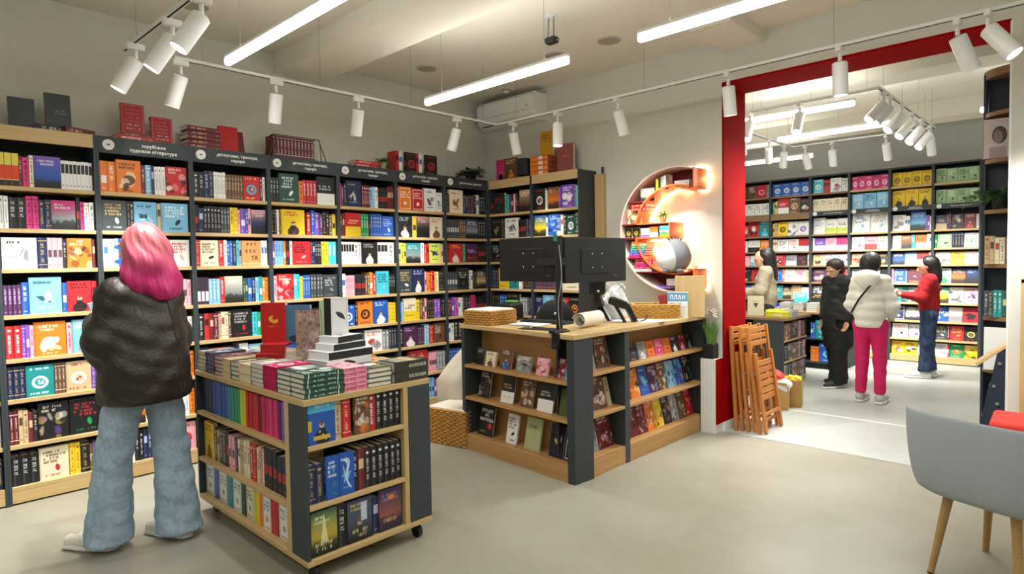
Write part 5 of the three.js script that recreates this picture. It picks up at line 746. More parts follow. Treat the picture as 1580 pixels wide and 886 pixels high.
// ---------- pale beanbag squeezed beside the counter ----------
{ const t = thing('beanbag', 'cream fabric beanbag squeezed between bookcase and counter', 'beanbag', [-4.3, 0, -4.0], 0.2), g = new THREE.SphereGeometry(0.42, 36, 24), p = g.attributes.position;
  for (let i = 0; i < p.count; i++) { const x = p.getX(i), y = p.getY(i), z = p.getZ(i), k = y > 0 ? 1 - y * 1.25 : 1, f = 1 + 0.05 * Math.sin(9 * Math.atan2(z, x) + y * 9); p.setXYZ(i, x * k * f * 0.9 + (y > 0 ? y * 0.5 : 0), Math.max(0, (y + 0.36) * (y > 0 ? 1.25 : 0.9)), z * k * f * 0.9); } g.computeVertexNormals();
  const fab = std('#c9bfae', 0.95, { bumpMap: plasterBump, bumpScale: 0.003 }); part('cushion', g, fab, t); part('handle', tube([[0.18, 0.9, 0], [0.24, 0.96, 0.01], [0.26, 0.9, 0.02]], 0.008), fab, t); }
// ---------- folded wooden chairs leaning at the opening ----------
function foldedChair(x, z, lean, label) {
  const t = thing('folding_chair', label, 'folding chair', [x, 0, z], 0, 'folded chairs at the opening'); t.rotation.set(0, 0.0, 0);
  const M = new THREE.Matrix4().makeRotationX(-lean), add = (n, g) => part(n, g.applyMatrix4(M), chairWood, t);
  // local: x thickness stack, front faces +z; frame about 0.44 wide along x
  for (const s of [-0.2, 0.2]) { add('rear_leg', bar([s, 0.0, 0], [s, 0.93, 0], 0.026, 0.042, V(1, 0, 0))); add('front_leg', bar([s * 0.86, 0.0, 0.045], [s * 0.86, 0.7, 0.03], 0.024, 0.04, V(1, 0, 0))); }
  for (const y of [0.9, 0.84, 0.78]) add('back_slat', rbox(0.4, 0.042, 0.014, 0.004, 0, y, -0.004));
  for (let i = 0; i < 6; i++) add('seat_slat', rbox(0.34, 0.048, 0.014, 0.004, 0, 0.3 + i * 0.06, 0.026));
  add('stretcher', rbox(0.34, 0.03, 0.018, 0.004, 0, 0.16, 0.045)); add('stretcher', rbox(0.4, 0.03, 0.018, 0.004, 0, 0.09, 0));
  for (const s of [-0.21, 0.21]) part('bolt', rod([s, 0.52, 0.02], [s * 1.06, 0.52, 0.02], 0.009).applyMatrix4(M), chrome, t);
  return t;
}
[[-2.365, -5.54, 0.055, 'first, nearest the red jamb'], [-2.265, -5.56, 0.085, 'middle one of three'], [-2.165, -5.56, 0.12, 'outermost one of three']].forEach(([x, z, a, l]) => { const t = foldedChair(x, z, 0, `folded slatted wooden chair leaning at the opening, ${l}`); t.rotation.set(-a, Math.PI / 2, 0, 'YXZ'); });
// ---------- furniture at the right ----------
{ // tub chair: local front +z
  const dir = Math.atan2(0.345, -0.94), t = thing('tub_chair', 'grey upholstered tub chair on tapered wooden legs at the frame edge', 'chair', [-0.335, 0, -3.63], dir);
  const fab = std('#a4abb2', 0.9, { bumpMap: noiseTex(128, [128, 128, 128], 160, [[64, 1], [128, 1]], [8, 8], 41, false), bumpScale: 0.0006 });
  const N = 64, MV = 14, plan = (u, k) => { const a = -2.45 + 4.9 * u, c = Math.cos(a), s = Math.sin(a), e = 0.55, rx = 0.335 * k, rz = 0.3 * k; return [Math.sign(s) * Math.pow(Math.abs(s), e) * rx, -Math.sign(c) * Math.pow(Math.abs(c), e) * rz]; };
  const ss = (a, b, x) => { const q = Math.min(1, Math.max(0, (x - a) / (b - a))); return q * q * (3 - 2 * q); }, rim = (u) => 0.785 - 0.2 * ss(0.36, 0.98, Math.abs(u - 0.5) * 2), P = [], I = [], at = (u, v, off) => { const k = 0.82 + 0.21 * Math.pow(Math.sin(v * Math.PI / 2), 0.45) - off, [x, z] = plan(u, Math.max(0.05, k)); return [x, 0.405 + (rim(u) - 0.405) * Math.pow(v, 1.15) + (v > 0.99 ? 0 : off * 0.6 * (1 - v)), z]; };
  const grid = []; for (let j = 0; j <= MV * 2 + 4; j++) { let v, off; if (j <= MV) { v = j / MV; off = 0; } else if (j <= MV + 3) { v = 1; off = 0.03 * (j - MV) / 3; } else { v = 1 - (j - MV - 3) / (MV + 1) * 0.82; off = 0.1; off = Math.min(0.1, 0.05 + 0.05 * (j - MV - 3) / 6); } grid.push([v, off, j]); }
  grid.forEach(([v, off, j]) => { for (let i = 0; i <= N; i++) { const p = at(i / N, v, off); if (j > MV && j <= MV + 2) p[1] += 0.012; P.push(...p); } });
  for (let j = 0; j < grid.length - 1; j++) for (let i = 0; i < N; i++) { const a = j * (N + 1) + i, b = a + N + 1; I.push(a, b, a + 1, a + 1, b, b + 1); }
  const g = new THREE.BufferGeometry(); g.setAttribute('position', new THREE.Float32BufferAttribute(P, 3)); const uv = []; for (let i = 0; i < P.length; i += 3) uv.push(P[i] + P[i + 2], P[i + 1]); g.setAttribute('uv', new THREE.Float32BufferAttribute(uv, 2)); g.setIndex(I); g.computeVertexNormals();
  const sf = fab.clone(); sf.side = THREE.DoubleSide; part('shell', g, sf, t);
  part('seat', new THREE.CylinderGeometry(0.285, 0.26, 0.07, 32).scale(1, 1, 0.92).translate(0, 0.43, 0.02), fab, t); part('seat_cushion', rbox(0.42, 0.06, 0.4, 0.028, 0, 0.48, 0.03), fab, t);
  const inv = new THREE.Matrix4().makeRotationY(-dir), L = (x, z) => V(x + 0.335, 0, z + 3.63).applyMatrix4(inv);
  for (const [x, z] of [[-0.593, -3.509], [-0.43, -3.952], [-0.245, -3.36], [-0.06, -3.8]]) { const f = L(x, z), top = f.clone().multiplyScalar(0.72).setY(0.43); const d = top.clone().sub(f), len = d.length(); const lg = part('leg', new THREE.CylinderGeometry(0.023, 0.014, len, 16).applyQuaternion(new THREE.Quaternion().setFromUnitVectors(V(0, 1, 0), d.normalize())).translate((f.x + top.x) / 2, (f.y + top.y) / 2, (f.z + top.z) / 2), legWood, t); part('glide', cyl(0.0145, 0.0145, 0.008, f.x, 0.004, f.z, 12), blackPlastic, lg); }
}
{ const t = thing('cushioned_stool', 'wooden stool with a bright red upholstered seat behind the grey chair', 'stool', [-0.3, 0, -4.86], 0.05);
  part('cushion', rbox(0.42, 0.075, 0.4, 0.025, 0, 0.49, 0, 4), std('#e23a32', 0.85), t); part('seat_board', rbox(0.43, 0.022, 0.41, 0.006, 0, 0.44, 0), legWood, t);
  for (const [x, z] of [[-0.18, -0.17], [0.18, -0.17], [-0.18, 0.17], [0.18, 0.17]]) part('leg', bar([x * 0.9, 0.43, z * 0.9], [x, 0, z], 0.032, 0.032), legWood, t); }
{ const t = thing('easel_desk', 'navy slanted desk with bolted side boards and pale wooden top ledge', 'desk', [-0.56, 0, -5.52], 0.05);
  const side = new THREE.Shape([[-0.12, 0], [0.0, 0], [0.14, 0.86], [0.02, 0.86]].map(([a, b]) => new THREE.Vector2(a, b)));
  for (const z of [-0.14, 0.1]) { const p = part('side_board', new THREE.ExtrudeGeometry(side, { depth: 0.03, bevelEnabled: true, bevelSize: 0.004, bevelThickness: 0.004, bevelSegments: 2 }).translate(0, 0, z), navy, t); for (const [x, y] of [[0.03, 0.78], [0.0, 0.62], [0.02, 0.5]]) part('bolt', cyl(0.011, 0.011, 0.008, 0, 0, 0, 12).rotateX(Math.PI / 2).translate(x, y, z + 0.038), chrome, p); }
  part('crossbar', rbox(0.06, 0.1, 0.24, 0.004, 0.02, 0.6, 0), navy, t); part('front_panel', bar([-0.1, 0.1, 0], [-0.02, 0.62, 0], 0.26, 0.02), navy, t); part('shelf_ledge', bar([-0.1, 0.76, 0], [0.14, 0.97, 0], 0.27, 0.022), oakMat, t); }
single('white_board', rbox(0.15, 0.32, 0.012, 0.003, 0, 0.16, 0).rotateX(-0.08), whitePaint, 'white blank board standing behind the navy slanted desk', 'board', [-0.6, 0.66, -5.83]);
scene.children[scene.children.length - 1].position.set(-0.59, 0.665, -5.83);
{ const t = thing('framed_poster', 'oak-framed pale poster leaning on the white wall above the red stool', 'poster', [-0.13, 0.42, -5.2], 0);
  part('print', box(0.5, 0.92, 0.01, 0, 0.47, 0), std('#cfd3d8', 0.3), t); for (const [w, h, x, y] of [[0.54, 0.03, 0, 0.015], [0.54, 0.03, 0, 0.935], [0.03, 0.95, -0.255, 0.475], [0.03, 0.95, 0.255, 0.475]]) part('frame_bar', rbox(w, h, 0.025, 0.003, x, y, 0.004), oakMat, t);
  part('emblem', box(0.12, 0.3, 0.004, -0.1, 0.3, 0.007), std('#20242c', 0.5), t); }

// ---------- far room: curved case, tables, boxes ----------
{ const t = thing('curved_bookcase', 'tall navy bookcase with rounded oak shelves behind the white wall end', 'bookcase', [-0.4, 0, -6.0]);
  const sh = new THREE.Shape(); sh.moveTo(0.3, 0.12); sh.lineTo(-0.3, -0.0); sh.lineTo(-0.3, 0.02); sh.quadraticCurveTo(-0.27, -0.2, 0.3, -0.22); sh.lineTo(0.3, 0.12);
  const slab = (y, th) => new THREE.ExtrudeGeometry(sh, { depth: th, bevelEnabled: false, curveSegments: 16 }).rotateX(-Math.PI / 2).translate(0, y - th, 0);
  part('back_panel', span(-0.28, 0.3, 0, 2.9, -0.1, -0.08), navy, t); part('side_panel', span(-0.3, -0.282, 0, 2.9, -0.1, 0.02), navy, t); part('top_band', slab(2.92, 0.06), darkOak, t);
  for (const y of [2.6, 2.25, 1.87, 1.46, 1.06, 0.66, 0.3]) part('shelf', slab(y, 0.03), darkOak, t);
  part('plinth', span(-0.28, 0.3, 0, 0.1, -0.1, 0.05), navy, t);
}
stand({ x: -0.6, y: 2.25, z: -5.88, a: 0.1, w: 0.17, h: 0.29, t: 0.03, base: 'p', front: heroFace('p', 'd', 3, 91, (c, w, h) => { bg(c, w, h, '#cfc2bd'); c.fillStyle = '#4a4140'; c.beginPath(); c.ellipse(w * 0.55, h * 0.42, w * 0.26, h * 0.22, 0, 0, 7); c.fill(); c.fillStyle = '#8d7a74'; c.beginPath(); c.ellipse(w * 0.5, h * 0.46, w * 0.16, h * 0.17, 0, 0, 7); c.fill(); c.fillStyle = '#a89a95'; c.fillRect(w * 0.2, h * 0.72, w * 0.6, h * 0.28); }), isFace: 1, parts: 1, hidden: 3, label: 'pale cover with a dark portrait, high in the curved navy bookcase' });
['m', 'p', 'm', 'w'].forEach((k, i) => { const b = stand({ x: -0.47 + i * 0.035, y: 2.25, z: -5.87, a: 0, w: 0.12, h: 0.2, t: 0.033, base: k, hidden: 1, label: `${CN[k]} spine beside the portrait cover, ${ORD[i]} of four` }); b.m.multiply(ROT_SPINE).multiply(new THREE.Matrix4().makeTranslation(0.06, 0, 0)); });
const cased = (y, dsl, seed, w) => shelfRow({ o: V(-0.67, y, -5.85), X: V(1, 0, 0), Z: V(0, 0, 1), len: 0.55, dsl, gap: 0.3, where: w, seed, depth: 0.13, set: 0.01 });
cased(1.46, 'z2 c2 x z2 m2 g x z3 p2 g2', 61, 'upper spine row, curved navy bookcase'); cased(1.06, 'd2 t2 f2 z w2 x2 m2 c2 g3 d2', 62, 'lower spine row, curved navy bookcase');
vine('trailing_plant', 'leafy plant spilling over a shelf of the curved navy bookcase', [-0.58, 1.87, -5.9], { potR: 0.06, potH: 0.1, stems: 34, L: 0.26, mat: leafG, seed: 12, leaf: 0.042 });
{ const t = thing('book_table', 'dark far-room book table with shelf end, yellow boxes on top', 'table', [-3.0, 0, -7.95]);
  part('top_board', span(-0.75, 0.3, 0.79, 0.82, -0.35, 0.5, 0.003), darkOak, t); part('end_panel', span(-0.1, 0.26, 0, 0.79, 0.46, 0.48), graphite, t); part('back_panel', span(-0.7, 0.25, 0.02, 0.79, -0.3, -0.28), graphiteDark, t); 
  part('side_panel', span(0.0, 0.02, 0, 0.79, -0.3, 0.47), graphiteDark, t); for (const y of [0.55, 0.3, 0.06]) part('shelf', span(0.02, 0.26, y - 0.02, y, -0.3, 0.47), oakMat, t); part('side_panel', span(-0.75, -0.73, 0, 0.79, -0.3, 0.48), graphite, t); part('front_panel', span(-0.73, -0.1, 0.0, 0.72, 0.44, 0.46), graphiteDark, t); }
for (const [i, y] of [0.55, 0.3, 0.06].entries()) shelfRow({ o: V(-2.74, y, -7.5), X: V(0, 0, -1), Z: V(1, 0, 0), len: 0.7, dsl: ['Fxo8@13 m2 k3 Fkr8@13 p3 k2 m2', 'k4 Fdm8@13 x3 m3 g2 k3 p2', 'g2 d3 k3 Fxw8@12 m3 g4'][i], gap: 0.23, where: `${ORD[i]} shelf, end of far-room book table`, seed: 70 + i, hidden: 0.4, depth: 0.13, set: 0.004 });
{ const m = std('#e3da1e', 0.5); [[-2.86, -7.62, 'front'], [-2.95, -7.85, 'rear']].forEach(([x, z, l], i) => { const t = thing('gift_box', `flat bright yellow box on the far-room book table, ${l} one`, 'box', [x, 0.821, z], 0.1); part('body', rbox(0.24, 0.05, 0.17, 0.006, 0, 0.025, 0), m, t); part('lid', rbox(0.245, 0.02, 0.175, 0.006, 0, 0.06, 0), m, t); part('print', box(0.1, 0.03, 0.002, 0.02, 0.03, 0.087), std('#f3efb0', 0.5), t); }); }
stand({ x: -3.17, y: 0.82, z: -7.72, a: 0.35, w: 0.19, h: 0.24, t: 0.05, base: 'c', front: heroFace('c', 'd', 6, 92, (c, w, h) => { bg(c, w, h, '#e6dcc0'); c.fillStyle = '#5d4f46'; c.beginPath(); c.moveTo(w * 0.5, h * 0.62); c.lineTo(w * 0.36, h * 0.42); c.arc(w * 0.43, h * 0.4, w * 0.07, 2.6, 6.2); c.arc(w * 0.57, h * 0.4, w * 0.07, 3.2, 6.8); c.fill(); glyphs(c, rng(2), w * 0.3, h * 0.24, w * 0.4, h * 0.05, '#7a6a50', 7); }), isFace: 1, parts: 1, hidden: 2, label: 'cream cover with small dark heart, standing on far-room book table' });
pile({ x: -2.78, z: -7.75, y: 0.82, n: 3, w: 0.14, h: 0.2, t: 0.025, base: 'g', acc: 'w', hero: 1, where: 'grey pile beside yellow boxes, far-room table', hidden: 0.5 });
{ const t = thing('long_table', 'dark long far-room table piled with books, behind the woman in beige', 'table', [-2.9, 0, -9.35]);
  part('top_board', span(-0.9, 0.35, 0.75, 0.78, -0.35, 0.35, 0.003), darkOak, t); for (const x of [-0.88, 0.33]) part('end_panel', span(x, x + 0.02, 0, 0.75, -0.33, 0.33), graphiteDark, t); for (const y of [0.4, 0.08]) part('shelf', span(-0.86, 0.33, y, y + 0.02, -0.33, 0.33), graphiteDark, t); part('back_panel', span(-0.86, 0.33, 0.08, 0.75, -0.34, -0.32), graphiteDark, t); }
[[-3.3, 'g', 5], [-3.12, 'd', 5], [-2.94, 'g', 5], [-2.74, 'z', 5], [-2.6, 'r', 5]].forEach(([x, k, n], i) => pile({ x, z: -9.15, y: 0.78, n, w: 0.14, h: 0.2, t: 0.024, base: k, acc: 'w', hero: 7, where: `${ORD[i]} pile on the long far-room table`, hidden: 0.5, flip: true }));
[[-3.2, 'a', 3], [-2.97, 'k', 3], [-2.76, 'c', 4], [-2.56, 'w', 6]].forEach(([x, k, st], i) => stand({ x, y: 0.78, z: -9.38, a: 0.1, w: 0.17, h: 0.24, t: 0.03, base: k, front: faceTile(k, 'e', st, 300 + i), isFace: 1, hidden: 0.8, label: `${CN[k]} cover standing behind the piles on the long far-room table` }));
[['b2 Fts2@15 Fzx3@15', 0.42], ['o3 Fbs2@17 k2', 0.1]].forEach(([dsl, y], i) => shelfRow({ o: V(-2.95, y, -9.02), X: V(1, 0, 0), Z: V(0, 0, 1), len: 0.42, dsl, gap: 0.28, where: `${ORD[i]} shelf under the long far-room table`, seed: 80 + i, hidden: 0.7 }));
{ const card = std('#c39a5c', 0.85);
  [[-2.42, -6.42, 'front'], [-2.36, -6.62, 'rear']].forEach(([x, z, l], i) => { const t = thing('cardboard_box', `open cardboard box on the floor beside the folded chairs, ${l} one`, 'box', [x - 0.05, 0, z], 0.25); for (const s of [-1, 1]) { part('side', box(0.32, 0.24, 0.006, 0, 0.12, s * 0.09), card, t); part('end', box(0.006, 0.24, 0.18, s * 0.16, 0.12, 0), card, t); part('flap', box(0.3, 0.07, 0.005).rotateX(s * 0.9).translate(0, 0.26, s * 0.115), card, t); } part('bottom', box(0.32, 0.006, 0.18, 0, 0.004, 0), card, t); });
  const r = rng(6), pk = [['#e8372c', 'crumpled red fabric parcel stuffed in the front cardboard box', -2.5, 0.3, -6.42, 0.13], ['#e9e9ef', 'crumpled white printed parcel in the front cardboard box', -2.38, 0.24, -6.4, 0.1], ['#e6d22e', 'small yellow parcel in the rear cardboard box', -2.33, 0.27, -6.62, 0.07]];
  pk.forEach(([c, l, x, y, z, s]) => { const g = new THREE.IcosahedronGeometry(s, 3), p = g.attributes.position; for (let i = 0; i < p.count; i++) { const a = p.getX(i) / s, b = p.getY(i) / s, d = p.getZ(i) / s, f = 1 + 0.12 * Math.sin(a * 7 + b * 5) + 0.1 * Math.sin(d * 9 - b * 6); p.setXYZ(i, p.getX(i) * f * 1.1, p.getY(i) * f * 0.7, p.getZ(i) * f * 0.7); } g.computeVertexNormals(); single('parcel', g, std(c, 0.6), l, 'parcel', [x, y, z]); }); }
// ---------- people: smooth fields meshed with surface nets ----------
function nets(f, lo, hi, cell) {
  const n = [0, 1, 2].map((i) => Math.ceil((hi[i] - lo[i]) / cell) + 1), [nx, ny, nz] = n, F = new Float32Array(nx * ny * nz), id = (i, j, k) => (k * ny + j) * nx + i;
  for (let k = 0; k < nz; k++) for (let j = 0; j < ny; j++) for (let i = 0; i < nx; i++) F[id(i, j, k)] = f(lo[0] + i * cell, lo[1] + j * cell, lo[2] + k * cell);
  const vi = new Int32Array(nx * ny * nz).fill(-1), P = [], I = [];
  for (let k = 0; k < nz - 1; k++) for (let j = 0; j < ny - 1; j++) for (let i = 0; i < nx - 1; i++) {
    let m = 0, x = 0, y = 0, z = 0, c = 0; const v = []; for (let q = 0; q < 8; q++) { v[q] = F[id(i + (q & 1), j + ((q >> 1) & 1), k + (q >> 2))]; if (v[q] < 0) m |= 1 << q; }
    if (m === 0 || m === 255) continue;
    for (let a = 0; a < 8; a++) for (const d of [1, 2, 4]) { const b = a | d; if (b === a || (v[a] < 0) === (v[b] < 0)) continue; const t = v[a] / (v[a] - v[b]); x += (a & 1) + (d === 1 ? t : 0); y += ((a >> 1) & 1) + (d === 2 ? t : 0); z += (a >> 2) + (d === 4 ? t : 0); c++; }
    vi[id(i, j, k)] = P.length / 3; P.push(lo[0] + (i + x / c) * cell, lo[1] + (j + y / c) * cell, lo[2] + (k + z / c) * cell);
  }
  for (let k = 1; k < nz - 1; k++) for (let j = 1; j < ny - 1; j++) for (let i = 1; i < nx - 1; i++) {
    const s = F[id(i, j, k)] < 0, quad = (a, b, c, d) => { if (a < 0 || b < 0 || c < 0 || d < 0) return; s ? I.push(a, b, c, a, c, d) : I.push(a, c, b, a, d, c); };
    if (s !== F[id(i + 1, j, k)] < 0) quad(vi[id(i, j - 1, k - 1)], vi[id(i, j, k - 1)], vi[id(i, j, k)], vi[id(i, j - 1, k)]);
    if (s !== F[id(i, j + 1, k)] < 0) quad(vi[id(i - 1, j, k - 1)], vi[id(i - 1, j, k)], vi[id(i, j, k)], vi[id(i, j, k - 1)]);
    if (s !== F[id(i, j, k + 1)] < 0) quad(vi[id(i - 1, j - 1, k)], vi[id(i, j - 1, k)], vi[id(i, j, k)], vi[id(i - 1, j, k)]);
  }
  const g = new THREE.BufferGeometry(); g.setAttribute('position', new THREE.Float32BufferAttribute(P, 3)); const uv = []; for (let i = 0; i < P.length; i += 3) uv.push(Math.atan2(P[i], P[i + 2]) * 0.2, P[i + 1]); g.setAttribute('uv', new THREE.Float32BufferAttribute(uv, 2)); g.setIndex(I); g.computeVertexNormals(); return g;
}
const smin = (a, b, k) => { const h = Math.max(k - Math.abs(a - b), 0) / k; return Math.min(a, b) - h * h * k * 0.25; };
const cap = (a, b, r1, r2) => { const dx = b[0] - a[0], dy = b[1] - a[1], dz = b[2] - a[2], L = dx * dx + dy * dy + dz * dz || 1e-9; return (x, y, z) => { const px = x - a[0], py = y - a[1], pz = z - a[2], t = Math.max(0, Math.min(1, (px * dx + py * dy + pz * dz) / L)), qx = px - dx * t, qy = py - dy * t, qz = pz - dz * t; return Math.sqrt(qx * qx + qy * qy + qz * qz) - (r1 + (r2 - r1) * t); }; };
const ell = (c, r, ry = 0) => { const cs = Math.cos(ry), sn = Math.sin(ry), m = Math.min(...r); return (x, y, z) => { const a = x - c[0], d = z - c[2], px = (a * cs - d * sn) / r[0], py = (y - c[1]) / r[1], pz = (a * sn + d * cs) / r[2]; return (Math.sqrt(px * px + py * py + pz * pz) - 1) * m; }; };
const blend = (fs, k = 0.05) => (x, y, z) => { let v = 1e3; for (const f of fs) v = smin(v, f(x, y, z), k); return v; };
const boxOf = (pts, pad) => [0, 1, 2].map((i) => [Math.min(...pts.map((p) => p[i])) - pad, Math.max(...pts.map((p) => p[i])) + pad]);
const skin = std('#d2a084', 0.55), skinP = std('#c99b84', 0.55);
const handGeo = (wrist, dirV, palmN, curl, size = 1) => { // palm, five fingers of different lengths bent at the knuckles, thumb from the side
  const f = V(...dirV).normalize(), n = V(...palmN).addScaledVector(f, -V(...palmN).dot(f)).normalize(), s = f.clone().cross(n), A = (a, b, c) => { const q = V(...wrist).addScaledVector(f, a * size).addScaledVector(s, b * size).addScaledVector(n, c * size); return [q.x, q.y, q.z]; };
  const fs = [cap(A(0, 0, 0), A(0.03, 0, 0), 0.024 * size, 0.026 * size), cap(A(0.03, -0.024, 0), A(0.085, -0.028, 0), 0.016 * size, 0.013 * size), cap(A(0.03, 0.022, 0), A(0.082, 0.026, 0), 0.016 * size, 0.012 * size), cap(A(0.03, 0, 0), A(0.086, 0, 0), 0.017 * size, 0.014 * size)], pts = [A(-0.03, 0, 0)];
  const fing = []; [[-0.028, 0.07], [-0.0095, 0.08], [0.009, 0.074], [0.026, 0.056]].forEach(([b, L]) => { let p = A(0.082, b, 0), a = curl * 0.5, x = 0.082, z = 0; [0.45, 0.32, 0.23].forEach((q, i) => { const l = L * q; x += Math.cos(a) * l; z += Math.sin(a) * l; const e = A(x, b * 1.12, z); fing.push(cap(p, e, (0.0088 - i * 0.001) * size, (0.0082 - i * 0.001) * size)); p = e; pts.push(e); a += curl * 0.55; }); });
  let p = A(0.02, -0.03, 0.004); for (const e of [A(0.048, -0.052, 0.014), A(0.075, -0.052, 0.026), A(0.098, -0.044, 0.034)]) { fing.push(cap(p, e, 0.0105 * size, 0.009 * size)); p = e; pts.push(e); }
  const pal = blend(fs, 0.02), fn = (x, y, z) => { let v = pal(x, y, z), w = 1e3; for (const q of fing) w = Math.min(w, q(x, y, z)); return smin(v, w, 0.006); }, bb = boxOf(pts, 0.035);
  return nets(fn, bb.map((q) => q[0]), bb.map((q) => q[1]), 0.0045);
};
function headGeo(c, yaw, tilt, s = 1, cell = 0.005) { // skull, jaw, nose, lips, brows and ears; faces +z before it is turned
  const e = (x, y, z, a, b, d) => ell([x * s, y * s, z * s], [a * s, b * s, d * s]);
  const base = blend([e(0, 0.03, -0.012, 0.077, 0.09, 0.094), e(0, -0.03, 0.03, 0.055, 0.075, 0.055), e(0, -0.082, 0.055, 0.026, 0.022, 0.022)], 0.045), add = [e(0, -0.012, 0.098, 0.011, 0.026, 0.02), e(0, -0.026, 0.104, 0.015, 0.011, 0.012), e(0, -0.052, 0.083, 0.023, 0.006, 0.01), e(0, -0.062, 0.081, 0.02, 0.006, 0.01), e(0.03, 0.032, 0.078, 0.026, 0.009, 0.012), e(-0.03, 0.032, 0.078, 0.026, 0.009, 0.012), e(0.078, -0.005, -0.012, 0.009, 0.03, 0.018), e(-0.078, -0.005, -0.012, 0.009, 0.03, 0.018)], eyes = [e(0.03, 0.01, 0.086, 0.016, 0.009, 0.012), e(-0.03, 0.01, 0.086, 0.016, 0.009, 0.012)];
  const f = (x, y, z) => { let v = base(x, y, z); for (const q of add) v = smin(v, q(x, y, z), 0.014); for (const q of eyes) v = Math.max(v, -q(x, y, z) * 1 - 0.0005); return v; };
  const M = new THREE.Matrix4().makeRotationY(yaw).multiply(new THREE.Matrix4().makeRotationX(tilt)).setPosition(...c);
  return { head: nets(f, [-0.1 * s, -0.125 * s, -0.125 * s], [0.1 * s, 0.14 * s, 0.14 * s], cell).applyMatrix4(M), M };
}
function person(label, pos, ry, S, J, o) {
  const t = thing('person', label, 'person', pos, ry), cell = o.cell ?? 0.014, j = (n) => J[n];
  const { head, M } = headGeo(j('head'), o.headYaw ?? 0, o.headTilt ?? 0, o.headS ?? 1, o.cell ? 0.007 : 0.005);
  // body: one surface from neck to feet, slimmer than the clothes; head and hands are meshed finer and merged into it
  const bones = [cap(j('neck'), [j('head')[0], j('head')[1] - 0.04, j('head')[2]], 0.05, 0.046), cap(j('chest'), j('neck'), 0.09, 0.05), cap(j('hips'), j('chest'), 0.1, 0.1)];
  for (const s of ['L', 'R']) bones.push(cap(j('chest'), j('sh' + s), 0.07, 0.048), cap(j('sh' + s), j('el' + s), 0.042, 0.034), cap(j('el' + s), j('wr' + s), 0.034, 0.024), cap(j('hips'), j('hip' + s), 0.09, 0.08), cap(j('hip' + s), j('kn' + s), 0.066, 0.045), cap(j('kn' + s), j('an' + s), 0.044, 0.032), cap(j('an' + s), j('to' + s), 0.034, 0.026));
  const pts = Object.values(J), bb = boxOf(pts, 0.14), body = nets(blend(bones, 0.03), bb.map((q) => q[0]), bb.map((q) => q[1]), cell * 1.15), hands = ['L', 'R'].map((s) => { const e = j('el' + s), w = j('wr' + s), d = [w[0] - e[0], w[1] - e[1], w[2] - e[2]]; return handGeo(w, d, o['palm' + s] ?? [0, 0, 1], o['curl' + s] ?? 0.7, 0.92); });
  part('body', merge([body, head, ...hands]), o.skin ?? skin, t);
  for (const s of [-1, 1]) part('eye', new THREE.SphereGeometry(0.0095, 10, 8).translate(s * 0.03, 0.009, 0.073).scale(1, 1, 1).applyMatrix4(M), std('#2a2320', 0.2), t);
  // trousers
  const tr = []; for (const s of ['L', 'R']) tr.push(cap(j('hips'), j('hip' + s), o.tr[0] * 1.12, o.tr[0]), cap(j('hip' + s), j('kn' + s), o.tr[0], o.tr[1]), cap(j('kn' + s), o['hem' + s] ?? j('an' + s), o.tr[1], o.tr[2]));
  const tb = blend(tr, o.trK ?? 0.025), hemY = o.hemY ?? 0.05, folds = (x, y, z, a) => a * (Math.sin(y * 38 + x * 22 + 1.5 * Math.sin(z * 30)) + 0.7 * Math.sin(y * 71 - z * 37));
  const lo = boxOf(['hips', 'hipL', 'hipR', 'knL', 'knR', 'anL', 'anR'].map(j), 0.2);
  part('trousers', nets((x, y, z) => Math.max(tb(x, y, z) + folds(x, y, z, o.trFold ?? 0.0022), hemY - y), [lo[0][0], hemY - 0.03, lo[2][0]], [lo[0][1], j('hips')[1] + 0.14, lo[2][1]], cell), o.trMat, t);
  // coat
  const c = o.coat, cb = [cap(j('chest'), j('neck'), c.chest * 0.82, c.neck ?? 0.075), ...(c.ells ?? []).map(([p, r, a]) => ell(p, r, a))]; for (const s of ['L', 'R']) cb.push(cap(j('chest'), j('sh' + s), c.chest * 0.8, c.sh), cap(j('sh' + s), j('el' + s), c.sh, c.el), cap(j('el' + s), j('wr' + s), c.el, c.cuff));
  const cf = blend(cb, c.k ?? 0.05), sk = c.skirt, cl = boxOf(['chest', 'neck', 'shL', 'shR', 'elL', 'elR', 'wrL', 'wrR', 'hips'].map(j), 0.32);
  const cutHand = ['L', 'R'].map((s) => { const e = j('el' + s), w = j('wr' + s), d = V(w[0] - e[0], w[1] - e[1], w[2] - e[2]).normalize(); return (x, y, z) => ((x - w[0]) * d.x + (y - w[1]) * d.y + (z - w[2]) * d.z) + (Math.hypot(x - w[0], y - w[1], z - w[2]) > 0.12 ? -9 : 0); });
  part(o.coatName ?? 'jacket', nets((x, y, z) => { let v = cf(x, y, z); v += c.puff ? -0.012 * Math.abs(Math.sin(y * c.puff)) : folds(x, y, z, c.fold ?? 0.003); v = Math.max(v, c.hem - y, y - c.top - 0.06 * Math.max(0, -z)); for (const q of cutHand) v = Math.max(v, q(x, y, z)); return v; }, [cl[0][0], c.hem - 0.03, cl[2][0]], [cl[0][1], c.top + 0.08, cl[2][1]], cell), o.coatMat, t);
  // hair
  const hb = blend(o.hair.map(([a, r, q]) => (r.length ? ell(a, r, q ?? 0) : cap(a, r, q, q))), 0.05), hl = boxOf(o.hair.map((q) => q[0]), 0.26), face = ell([0, -0.02, 0.1], [0.058, 0.1, 0.085]), Mi = M.clone().invert(), q = V(0, 0, 0);
